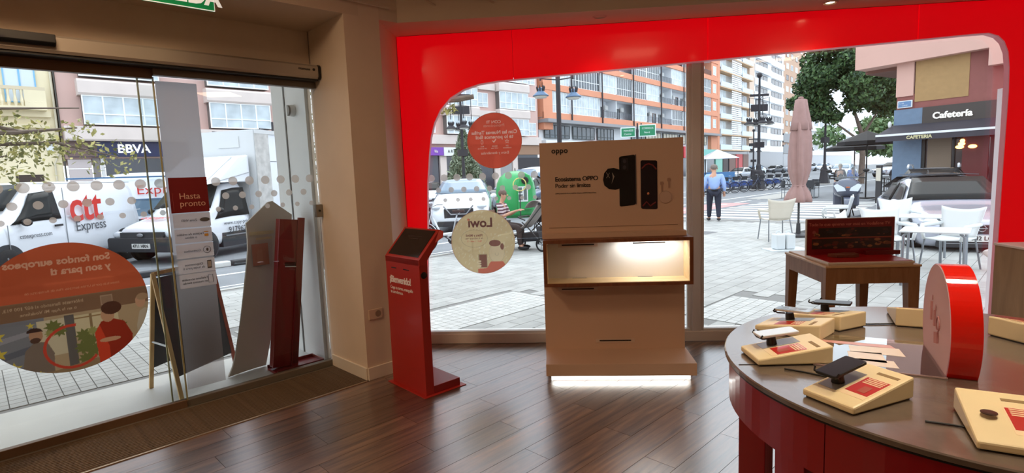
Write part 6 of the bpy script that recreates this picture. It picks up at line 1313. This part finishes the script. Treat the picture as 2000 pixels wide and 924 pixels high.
# ================================================================== STREET FURNITURE
IGL = mat('igloo_green', (40, 158, 84), .4, var=.05, vscale=2, coat=.3)
t = T('bottle_bank', (-1.75, 21.8, -.02), math.radians(-80), 'green igloo shaped bottle bank with a round opening and a poster', 'bottle bank')
b = B().lathe([(.74, .08), (.78, .14), (.80, .6), (.79, 1.0), (.74, 1.32), (.62, 1.56), (.42, 1.72), (.16, 1.79), (.0, 1.80)], n=32); P('shell', b, IGL, t, smooth=True)
P('base_ring', B().lathe([(.78, 0), (.80, .10), (.74, .12)], n=32), mat('igloo_dark', (30, 110, 60), .6), t); P('side_hump', B().prism([(-.30, .3), (.30, .3), (.30, 1.35), (.2, 1.62), (0, 1.72), (-.2, 1.62), (-.30, 1.35)], .45, .86, 'x'), IGL, t, loc=(0, .28, 0), bevel=.05)
P('opening', B().lathe([(.12, 0), (.14, .04), (.10, .05)], n=20, axis='x', c=(.86, .28, 1.42)), BLACK, t); P('poster', B().box(.86, .87, -.12, .24, .62, 1.2), mat('poster_white', (222, 226, 224), .5), t, loc=(0, .14, 0)); P('poster_print', B().box(.871, .875, .02, .16, .96, 1.16).box(.871, .875, .22, .34, .68, 1.16).box(.871, .875, .02, .18, .68, .90), mat('poster_grey', (96, 104, 104), .6), t); P('lifting_lug', B().torus((0, 0, 1.84), .06, .015, n=16, k=5), TRIM, t)
t = T('bollard_sign', (-1.5, 20.6, -.02), math.radians(-90), 'yellow ring shaped sign standing beside the bottle bank', 'sign'); P('ring', B().torus((.0, 0, 1.28), .24, .02, axis='x', n=28, k=5), mat('ring_yellow', (222, 206, 120), .5), t); P('post', B().cyl((0, 0, 0), (0, 0, 1.05), .02), TRIM, t)
IRON = mat('cast_iron', (52, 50, 54), .5, metal=.3); LBL = mat('lantern_blue', (96, 120, 148), .35, metal=.3); LGL = mat('lantern_glass', (206, 204, 196), .15)
def lantern(t, x, y, z, s=1, col=LBL):
    n = P('lantern', B().lathe([(.05*s, .26*s), (.10*s, .22*s), (.13*s, .10*s), (.30*s, -.04*s), (.32*s, -.08*s), (.30*s, -.085*s)], n=20), col, t, loc=(x, y, z), smooth=True)
    P('lens', B().lathe([(.27*s, -.085*s), (.22*s, -.15*s), (.05*s, -.17*s)], n=20), LGL, n, smooth=True); b = B()
    for k in range(7):
        a = 2*PI*k/7; b.tube([(.12*s*math.cos(a), .12*s*math.sin(a), .12*s), (.16*s*math.cos(a), .16*s*math.sin(a), .26*s), (.13*s*math.cos(a), .13*s*math.sin(a), .34*s)], [.035*s, .03*s, .004], 5)
    P('crown', b, IRON, n)
    return n
t = T('street_lamp', (.02, 14.2, 0), math.radians(5), 'near cast iron street lamp with two bell shaped lanterns behind the advertising board', 'street lamp', 'cast iron street lamps')
P('pole', B().cyl((0, 0, 0), (0, 0, .9), .12, .09, 14).cyl((0, 0, .9), (0, 0, 6.2), .062, .055, 12), IRON, t, smooth=False); P('collar', B().lathe([(.08, 2.2), (.10, 2.24), (.10, 2.32), (.08, 2.36)], n=16), IRON, t); P('foot', B().lathe([(.22, 0), (.22, .1), (.16, .2), (.12, .5)], n=18), IRON, t)
P('bracket', B().tube([(0, 0, 4.3), (-.42, 0, 4.35), (-.44, 0, 3.95)], .022, 6).tube([(0, 0, 4.3), (.36, 0, 4.35), (.38, 0, 3.95)], .022, 6).tube([(0, 0, 3.95), (-.44, 0, 4.0)], .015, 6).tube([(0, 0, 3.95), (.38, 0, 4.0)], .015, 6), IRON, t)
lantern(t, -.44, 0, 3.62, .64); lantern(t, .38, 0, 3.56, .64)
def ornate(loc, rz, h, label, s=1, arms=4):
    t = T('street_lamp', loc, rz, label, 'street lamp', 'cast iron street lamps'); P('plinth', B().lathe([(.95*s, 0), (.95*s, .12*s), (.7*s, .14*s)], n=24), mat('plinth_stone', (190, 186, 180), .8), t)
    P('pedestal', B().lathe([(.72*s, .14*s), (.66*s, .5*s), (.54*s, 1.2*s), (.46*s, 2.0*s), (.40*s, 2.1*s), (.30*s, 2.2*s), (.26*s, 2.6*s), (.17*s, 2.8*s)], n=8), IRON, t); P('pole', B().cyl((0, 0, 1.9*s), (0, 0, h), .17*s, .10*s, 10), IRON, t)
    P('finial', B().ball((0, 0, h+.15*s), .28*s, 10, 8), IRON, t); P('cross_bracket', B().box(-.85*s, .85*s, -.06*s, .06*s, h*.70, h*.76).box(-.95*s, .95*s, -.04, .04, h*.83, h*.85), IRON, t)
    for k in range(arms):
        a = PI/2*k; cx, cy = 1.0*s*math.cos(a), 1.0*s*math.sin(a); P('arm', B().tube([(0, 0, h*.80), (cx, cy, h*.82), (cx, cy, h*.66)], .04*s, 6), IRON, t); lantern(t, cx, cy, h*.60, 1.7*s, IRON)
    P('lower_box', B().box(-.45*s, .45*s, -.3*s, .3*s, h*.38, h*.43), IRON, t)
    return t
ornate((13.0, 37.7, -.02), math.radians(0), 7.3, 'tall ornate cast iron street lamp with four lanterns beside the share bicycles', .62)
ornate((20.5, 61, -.02), 0, 5.2, 'small distant street lamp above the walking man', .55, 2); ornate((28, 66, -.02), 0, 5.2, 'small distant street lamp just right of the tall ornate one', .55, 2)
ornate((-5.5, 31.6, -.02), .4, 7.4, 'thin street lamp standing in front of the conifer tree', .6, 4); ornate((20.0, 44, -.02), .4, 8.2, 'dark lamp post in front of the tree, right of the closed parasol', .55, 2)
t = T('street_sign', (6.4, 46.3, -.02), math.radians(-5), 'pair of green direction signs with white lettering above the advertising board', 'street sign'); SGN = mat('sign_green', (20, 128, 84), .4); SGW = mat('sign_border', (226, 236, 230), .4)
P('post', B().cyl((.0, 0, 0), (0, 0, 5.4), .06).cyl((.3, 0, 0), (.3, 0, 5.4), .05), IRON, t)
P('sign_panel', B().box(-1.35, -.15, -.14, -.08, 4.3, 5.1), SGW, t); P('sign_panel', B().box(.10, 1.45, -.16, -.1, 4.3, 5.25), SGW, t); P('sign_face', B().box(-1.28, -.22, -.15, -.14, 4.37, 5.03), SGN, t); P('sign_face', B().box(.17, 1.38, -.17, -.16, 4.37, 5.18), SGN, t)
text('MANISES', .2, SGW, t, (-.72, -.16, 4.82)); text('Centre', .2, SGW, t, (-.78, -.16, 4.55)); text('CORREOS', .2, SGW, t, (.8, -.18, 4.95)); text('Nord', .2, SGW, t, (.75, -.18, 4.62))
# closed parasol
FABP = mat('parasol_mauve', (162, 128, 122), .85, var=.06, vscale=9, bump=.2, bscale=20)
t = T('closed_parasol', (5.35, 12.95, 0), 0, 'closed dusty pink parasol tied round its pole on the terrace', 'parasol')
def fold(prof, n=40, amp=.24, fr=7, ph=0):
    vs = []; m = len(prof)
    for r, z in prof:
        for k in range(n): a = 2*PI*k/n; q = r*(1+amp*math.sin(fr*a+ph+z*1.1)*abs(math.sin(a*1.5+z))); vs.append((q*math.cos(a), q*math.sin(a), z))
    return B().add(vs, [(i*n+k, i*n+(k+1) % n, (i+1)*n+(k+1) % n, (i+1)*n+k) for i in range(m-1) for k in range(n)]+[tuple(range((m-1)*n, m*n))])
P('canopy', fold([(.26, .78), (.24, .88), (.20, 1.0), (.13, 1.12), (.115, 1.17), (.15, 1.28), (.20, 1.5), (.215, 1.8), (.20, 2.2), (.17, 2.5), (.13, 2.6)]), FABP, t, smooth=True, solid=.01); P('tie_band', B().lathe([(.128, 1.13), (.135, 1.15), (.128, 1.17)], n=24), FABP, t)
P('top_flap', fold([(.205, 2.38), (.18, 2.56), (.14, 2.80), (.11, 3.03), (.04, 3.06)], fr=5, amp=.22), FABP, t, smooth=True, solid=.01); P('finial', B().ball((0, 0, 3.08), (.06, .06, .03), 10, 6), FABP, t); P('pole', B().cyl((0, 0, .05), (0, 0, 3.0), .024, n=10), TRIM, t); P('base', B().lathe([(.30, 0), (.30, .05), (.05, .07), (.04, .3)], n=24), TRIM, t)
t = T('parasol_weight', (4.25, 10.95, 0), math.radians(8), 'white canister like weights on a white slab near the parasol foot', 'weight'); PW_ = mat('weight_white', (214, 220, 222), .5)
P('slab', B().box(-.32, .42, -.22, .22, 0, .02), PW_, t)
for k in range(2): P('canister', B().cbox((-.10+k*.2, 0, .17), (.17, .22, .29)), PW_, t, bevel=.02); P('canister_grip', B().torus((-.10+k*.2, 0, .325), .045, .012, n=16, k=5), PW_, t)
# resin terrace chairs
RES = mat('resin_cream', (214, 206, 190), .45, var=.02); RESW = mat('resin_white', (226, 230, 230), .45); ALUL = mat('chair_aluminium', (140, 146, 152), .35, metal=.7)
def terrace_chair(loc, rz, label, m):
    t = T('terrace_chair', loc, rz, label, 'chair', 'plastic terrace chairs')
    P('seat', B().grid(lambda a, c: (-.22+.46*a, (c-.5)*(.46-.04*a), .45+.02*abs(2*c-1)-.015*math.sin(a*PI)), 6, 6), m, t, solid=.022, smooth=True)
    P('backrest', B().grid(lambda a, c: (-.21-.10*a-.03*(1-abs(2*c-1)), (c-.5)*(.44+.14*a), .47+.40*a+.05*a*(2*c-1)**2), 8, 8), m, t, solid=.02, smooth=True)
    for s in (1, -1):
        P('armrest', B().tube([(-.26, s*.25, .66), (-.05, s*.285, .66), (.18, s*.285, .655), (.22, s*.27, .60), (.21, s*.24, .45)], [.028, .03, .03, .026, .022], 8), m, t, smooth=True)
        P('leg', B().tube([(.20, s*.235, .46), (.26, s*.27, 0)], .013, 8), ALUL, t); P('leg', B().tube([(-.20, s*.22, .46), (-.30, s*.26, 0)], .013, 8), ALUL, t)
    return t
c0 = terrace_chair((4.66, 12.45, 0), math.radians(92), 'cream plastic terrace chair seen from behind, left of the closed parasol', RES)
terrace_chair((6.05, 12.75, 0), math.radians(150), 'white plastic terrace chair right behind the closed parasol', RESW)
terrace_chair((4.98, 8.85, 0), math.radians(-95), 'white plastic terrace chair tucked behind the nearest outdoor table', RESW)
dup(bpy.data.objects['terrace_chair.002'], (5.72, 8.62, 0), math.radians(-150), 'white plastic terrace chair at the right end of the nearest outdoor table'); dup(bpy.data.objects['terrace_chair.002'], (6.35, 10.9, 0), math.radians(-100), 'white plastic terrace chair behind the second outdoor table'); dup(bpy.data.objects['terrace_chair.002'], (4.35, 8.35, 0), math.radians(-40), 'white plastic terrace chair half hidden at the left end of the nearest outdoor table')
TT = mat('terrace_top', (222, 228, 230), .3)
def terrace_table(c, rz, lx, ly, label):
    t = T('terrace_table', (c[0], c[1], 0), rz, label, 'table', 'outdoor tables'); P('tabletop', B().prism(rrect(-lx/2, lx/2, -ly/2, ly/2, .03), .705, .72, 'z'), TT, t, bevel=.002)
    for s in (1, -1):
        P('leg', B().tube([(s*(lx/2-.04), -ly/2+.04, 0), (s*(lx/2-.05), -ly/2+.04, .66), (s*(lx/2-.09), -ly/2+.04, .70)], .017, 8).tube([(s*(lx/2-.09), -ly/2+.04, .70), (s*(lx/2-.09), ly/2-.04, .70)], .014, 6), ALUL, t)
        P('leg', B().tube([(s*(lx/2-.04), ly/2-.04, 0), (s*(lx/2-.05), ly/2-.04, .66), (s*(lx/2-.09), ly/2-.04, .70)], .017, 8), ALUL, t)
    return t
terrace_table((4.87, 7.62, 0), math.radians(-36), .72, .70, 'nearest outdoor table with a white top and grey tube legs')
terrace_table((5.85, 9.55, 0), math.radians(-38), .72, .70, 'second outdoor table with a white top behind the nearest one')
terrace_table((5.5, 13.2, 0), math.radians(-30), .7, .7, 'outdoor table with a white top under the closed parasol') if False else None
t = T('small_dog', (6.35, 8.35, 0), math.radians(150), 'small white dog lying on the paving beside the cabinet edge', 'dog')
DG = {k: v for k, v in dict(rump=(-.12, 0, .12, .07), belly=(0, 0, .13, .075), chest=(.12, 0, .15, .075), neck=(.19, 0, .22, .05), head=(.24, 0, .27, .05), muzzle=(.31, 0, .25, .025), tail=(-.2, .02, .2, .02), fl=(.14, .05, .07, .025), flp=(.18, .06, .02, .02), fr=(.14, -.05, .07, .025), frp=(.18, -.06, .02, .02), bl=(-.12, .06, .08, .035), blh=(-.17, .07, .06, .02), blp=(-.12, .08, .02, .02), br=(-.12, -.06, .08, .035), brh=(-.17, -.07, .06, .02), brp=(-.12, -.08, .02, .02), earl=(.22, .05, .30, .018), earr=(.22, -.05, .30, .018)).items()}
skinned('body', DG, [('rump', 'belly'), ('belly', 'chest'), ('chest', 'neck'), ('neck', 'head'), ('head', 'muzzle'), ('rump', 'tail'), ('chest', 'fl'), ('fl', 'flp'), ('chest', 'fr'), ('fr', 'frp'), ('rump', 'bl'), ('bl', 'blh'), ('blh', 'blp'), ('rump', 'br'), ('br', 'brh'), ('brh', 'brp'), ('head', 'earl'), ('head', 'earr')], mat('dog_white', (222, 214, 208), .9), t, 'belly'); P('nose', B().ball((.335, 0, .255), (.01, .012, .01), 8, 6), BLACK, t)
# dark terrace chairs beyond the road
BW = mat('terrace_dark', (58, 60, 64), .6)
def dark_chair(loc, rz, label):
    t = T('wicker_chair', loc, rz, label, 'chair', 'dark chairs on the far terrace'); P('seat', B().box(-.22, .22, -.22, .22, .43, .46), BW, t); P('backrest', B().box(-.24, -.21, -.22, .22, .52, .86), BW, t)
    for a in (-1, 1):
        for c in (-1, 1): P('leg', B().cyl((a*.21, c*.21, 0), (a*.2, c*.2, .66 if a > 0 else .86), .014, n=6), ALUL, t)
        P('armrest', B().box(-.22, .22, a*.22-.015, a*.22+.015, .64, .67), BW, t)
    return t
dc = dark_chair((11.7, 27.2, -.02), math.radians(60), 'dark terrace chair left of the person in black')
for (x, y), r, lb in (((12.3, 28.3), 200, 'dark terrace chair behind the one left of the person in black'), ((16.9, 30.2), 120, 'dark terrace chair by the tree trunk, right side'), ((17.6, 32.0), 300, 'dark terrace chair further right behind the tree trunk'), ((11.0, 27.9), -40, 'dark terrace chair furthest left on the far terrace')): dup(dc, (x, y, -.02), math.radians(r), lb)
for (x, y), lb in (((12.0, 27.8), 'dark square terrace table left of the person in black'), ((17.2, 31.1), 'dark square terrace table right of the tree trunk')):
    t = T('dark_table', (x, y, -.02), .5, lb, 'table', 'dark tables on the far terrace'); P('tabletop', B().box(-.35, .35, -.35, .35, .71, .74), BW, t); P('pillar', B().cyl((0, 0, 0), (0, 0, .71), .03), BLACK, t); P('foot', B().box(-.25, .25, -.25, .25, 0, .03), BLACK, t)
t = T('menu_board', (12.3, 22.6, -.05), math.radians(-100), 'pale menu board on a dark frame at the cafe corner', 'menu board'); P('frame', B().box(-.28, .28, -.02, .02, .2, 1.5).box(-.26, -.22, -.02, .02, 0, .2).box(.22, .26, -.02, .02, 0, .2), TRIM, t); P('sheet', B().box(-.24, .24, -.03, -.02, .9, 1.4), mat('menu_sheet', (214, 206, 190), .6), t)
t = T('orange_barrier', (31.5, 54.5, -.02), .2, 'orange plastic road barrier far behind the tree trunk', 'barrier'); P('panel', B().prism([(-.7, .0), (.7, .0), (.5, .4), (.7, 1.5), (.55, 1.8), (-.55, 1.8), (-.7, 1.5), (-.5, .4)], -.15, .15, 'y'), mat('barrier_orange', (230, 104, 60), .5), t, bevel=.03)
t = T('stall_canopy', (15.4, 56, -.02), 0, 'small white market canopy above the walking man head', 'canopy'); P('roof', B().add([(0, 0, 3.3), (-1.6, -1.6, 2.4), (1.6, -1.6, 2.4), (1.6, 1.6, 2.4), (-1.6, 1.6, 2.4)], [(0, 1, 2), (0, 2, 3), (0, 3, 4), (0, 4, 1)]), VW, t, solid=.02); P('counter', B().box(-1.3, 1.3, -1.2, 1.2, 0, 1.1), mat('stall_blue', (80, 130, 180), .6), t)
for a in (-1.5, 1.5):
    for c in (-1.5, 1.5): P('pole', B().cyl((a, c, 0), (a, c, 2.4), .04), TRIM, t)

# sandwich board outside the entrance
t = T('sandwich_board', (0, 0, 0), AL, 'wooden A-frame chalkboard standing on the doorstep behind the notices', 'sandwich board')
WDL = wood_mat('board_pine', (196, 156, 100), (222, 186, 130), .6, (8, 8, 1)); WDR = wood_mat('board_red', (130, 58, 44), (160, 80, 60), .6, (8, 8, 1)); SL = mat('slate', (46, 48, 52), .7, var=.1)
f1, f2 = Vector((.93, 5.30, 0)), Vector((1.03, 4.78, 0)); wv_ = Vector((.52, .34, 0)); tp = (f1+f2)/2+Vector((0, 0, .98)); tp.z = .98
def face(fa, nm, m1, m2):
    a0, a1, b0, b1 = fa, fa+wv_, tp, tp+wv_; dn = (f2-f1).normalized()*.012
    P('stile', B().tube([tuple(a0), tuple(b0)], .02, 4), m1, t); P('stile', B().tube([tuple(a1), tuple(b1)], .02, 4), m2, t); P('cross_rail', B().tube([tuple(b0), tuple(b1)], .02, 4), m1, t)
    l_ = lambda p, q, s: p+(q-p)*s
    q = [l_(a0, b0, .18), l_(a1, b1, .18), l_(a1, b1, .96), l_(a0, b0, .96)]; P('chalk_panel', B().add([tuple(p) for p in q], [(0, 1, 2, 3)]), SL, t, solid=.008)
face(f1, 'back', WDL, WDR); face(f2, 'front', WDL, WDR)
P('tie_strap', B().tube([tuple(f1+(tp-f1)*.42), tuple(f2+(tp-f2)*.42)], .008, 5), PW_, t, label='white spreader strap')

# ================================================================== TREES
def leaf_mesh(name, m, pts, size, rnd_, flat=.5):
    n = len(pts); V = np.zeros((n*4, 3)); rs = np.random.RandomState(rnd_); c = np.array(pts)
    d = rs.normal(size=(n, 3)); d /= np.linalg.norm(d, axis=1)[:, None]; e = rs.normal(size=(n, 3)); e -= (e*d).sum(1)[:, None]*d; e /= np.linalg.norm(e, axis=1)[:, None]; s = size*(.6+.8*rs.rand(n))[:, None]
    V[0::4] = c-d*s; V[1::4] = c+e*s*flat; V[2::4] = c+d*s; V[3::4] = c-e*s*flat
    me = bpy.data.meshes.new(name); me.from_pydata(V.tolist(), [], np.arange(n*4).reshape(n, 4).tolist()); me.materials.append(m); return me
def leafmat(name, a, c):
    m = mat(name, a, .6, var=.0); n = m.node_tree.nodes; l = m.node_tree.links; g = n.new('ShaderNodeNewGeometry') ; r = n.new('ShaderNodeValToRGB'); r.color_ramp.elements[0].color = (*srgb(*a), 1); r.color_ramp.elements[1].color = (*srgb(*c), 1); l.new(g.outputs['Random Per Island'], r.inputs['Fac']); l.new(r.outputs[0], n['Principled BSDF'].inputs['Base Color']); n['Principled BSDF'].inputs['Transmission Weight'].default_value = 0; return m
BARK = mat('bark', (110, 96, 86), .9, var=.2, vscale=8, bump=.5, bscale=20)
def clumps(rs, cs, per):
    out = []
    for (x, y, z, rx, ry, rz) in cs:
        p = rs.normal(size=(per, 3)); p /= np.linalg.norm(p, axis=1)[:, None]; p *= (rs.rand(per)**.45)[:, None]; out += (p*np.array((rx, ry, rz))+np.array((x, y, z))).tolist()
    return out
rs = np.random.RandomState(4)
t = T('street_tree', (22.1, 42.9, -.02), 0, 'large dark green broadleaved tree between the closed parasol and the cafe', 'tree')
P('trunk', B().tube([(0, 0, 0), (.05, 0, 2), (-.05, 0, 3.6), (-.6, 0, 5.2)], [.22, .19, .15, .10], 10).tube([(-.05, 0, 3.4), (1.0, 0, 5.2)], [.12, .06], 8).tube([(.0, 0, 3.0), (-1.8, 0, 4.4)], [.10, .05], 6), BARK, t)
cs = []
for k in range(46):
    a = rs.rand()*2*PI; r = 3.4*rs.rand()**.5; z = 5.2+5.2*rs.rand(); sc = (1-((z-7.4)/4.2)**2)**.5 if abs(z-7.4) < 4.1 else .3
    cs.append((r*sc*math.cos(a)-.6, r*sc*math.sin(a), z, 1.05, 1.05, .7))
cs += [(-4.6, 0, 6.0, .8, .8, .6), (-3.9, 0, 5.2, .9, .8, .6), (3.1, 0, 5.6, 1, .9, .8), (2.6, 0, 7.4, 1, 1, 1), (-3.4, 0, 8.2, 1, 1, 1), (-2.2, 0, 4.9, .8, .8, .5)]
link('foliage', leaf_mesh('foliage', leafmat('leaf_dark', (34, 58, 36), (92, 122, 70)), clumps(rs, cs, 640), .15, 3), t)['kind'] = 'stuff'
t = T('street_tree', (31, 50, -.02), 0, 'second dark tree partly hidden behind the cafe slab', 'tree'); P('trunk', B().tube([(0, 0, 0), (0, 0, 5)], [.28, .14], 8), BARK, t)
link('foliage', leaf_mesh('foliage', MATS['leaf_dark'], clumps(rs, [(rs.normal()*1.7, rs.normal()*1.7, 6.2+rs.rand()*4.2, 1.2, 1.2, 1) for k in range(26)], 500), .17, 5), t)['kind'] = 'stuff'
for (x, y), h, lb in (((60, 96), 8, 'green tree far behind the main trunk, left of the cafe pier'), ((74, 100), 9, 'green tree furthest back beside the cafe pier'), ((47, 82), 6.5, 'low bushy tree behind the distant parked cars')):
    t = T('distant_tree', (x, y, -.02), 0, lb, 'tree', 'distant park trees'); P('trunk', B().tube([(0, 0, 0), (0, 0, h*.5)], [.4, .2], 8), BARK, t)
    link('foliage', leaf_mesh('foliage', leafmat('leaf_mid', (70, 104, 62), (136, 160, 110)), clumps(rs, [(rs.normal()*3.2, rs.normal()*3, h*.55+rs.rand()*h*.45, 2.2, 2.2, 1.6) for k in range(26)], 330), .4, 6), t)['kind'] = 'stuff'
# conifer
t = T('conifer', (-5.75, 33.4, -.02), 0, 'thin grey green conifer in front of the pink corner building', 'tree'); P('trunk', B().cyl((0, 0, 0), (0, 0, 4.4), .10, .03, 8), BARK, t); pts = []
for k in range(5200):
    z = .7+3.7*rs.rand()**1.1; r = (1.5*(4.7-z)/3.8)*(.35+.65*rs.rand()); a = rs.rand()*2*PI; pts.append((r*math.cos(a), r*math.sin(a), z-r*.12))
link('foliage', leaf_mesh('foliage', leafmat('needle', (92, 108, 84), (160, 170, 142)), pts, .15, 8, .3), t)['kind'] = 'stuff'
# bare branched tree close by on the left, trunk outside the frame
t = T('plane_tree', (-11.4, 5.5, 0), 0, 'sparse leaved tree whose branches reach in from the left over the vans', 'tree')
P('trunk', B().tube([(0, 0, 0), (0, 0, 2.0), (.2, .2, 3.2)], [.2, .17, .12], 10), BARK, t)
BR = [[(.2, .2, 1.9), (.9, .9, 2.15), (1.6, 1.5, 2.3), (2.3, 2.3, 2.75), (2.6, 2.7, 3.0), (3.3, 3.4, 3.05)], [(.1, .1, 1.8), (1.0, .9, 1.95), (2.0, 1.9, 2.0), (2.7, 2.6, 2.25)], [(1.0, 1.0, 2.18), (2.0, 2.0, 2.4), (3.2, 3.0, 2.45), (3.9, 3.4, 2.2)], [(.2, .2, 3.0), (1.0, 1.0, 3.3), (1.5, 1.4, 3.7), (1.7, 1.8, 4.1)], [(2.1, 2.1, 2.6), (2.9, 2.6, 2.6), (3.4, 3.2, 2.7)], [(0, 0, 2.5), (.8, .6, 2.8), (1.4, 1.1, 3.3)], [(2.5, 2.5, 2.95), (2.55, 2.7, 2.7), (2.9, 3.0, 2.6)]]
for p in BR: P('branch', B().tube(p, [.055*(1-.8*i/(len(p)-1)) for i in range(len(p))], 6), BARK, t)
cs = [(p[i][0]+rs.normal()*.15, p[i][1]+rs.normal()*.15, p[i][2]+rs.normal()*.1, .42, .42, .34) for p in BR for i in range(1, min(4, len(p)))]+[(.7, .8, 2.5, .7, .7, .6), (1.2, 1.1, 2.0, .7, .7, .5), (.9, .9, 3.1, .6, .6, .5), (1.4, 1.4, 2.6, .5, .5, .4)]
link('foliage', leaf_mesh('foliage', leafmat('leaf_olive', (104, 108, 60), (190, 180, 110)), clumps(rs, cs+[(1.3+.5*k, 1.2+.5*k, 2.1+.25*(k % 3), .5, .5, .45) for k in range(4)]+[(1.0+.4*k, .9+.4*k, 3.0, .5, .5, .5) for k in range(3)], 100), .045, 9), t)['kind'] = 'stuff'
t = T('plane_tree', (-3.25, 9.3, 0), 0, 'tree behind the pier, its short cut branch showing at the window upper left', 'tree'); P('trunk', B().tube([(0, 0, 0), (0, 0, 2.6), (.1, 0, 3.4)], [.15, .12, .08], 10), BARK, t); P('branch', B().tube([(-1.45, 0, -.5), (-1.1, 0, -.1), (-.6, 0, .0), (.1, 0, .0), (.36, 0, .03)], [.09, .07, .06, .05, .04], 8).tube([(.1, 0, 0), (.0, 0, .3), (.15, 0, .5)], [.02, .012, .006], 5), BARK, t, loc=(1.5, 0, 2.93))
link('foliage', leaf_mesh('foliage', MATS['leaf_olive'], clumps(rs, [(-.1, 0, -.15, .2, .15, .12), (.1, 0, .35, .25, .2, .15)], 40), .05, 9), t, (1.5, 0, 2.93))['kind'] = 'stuff'
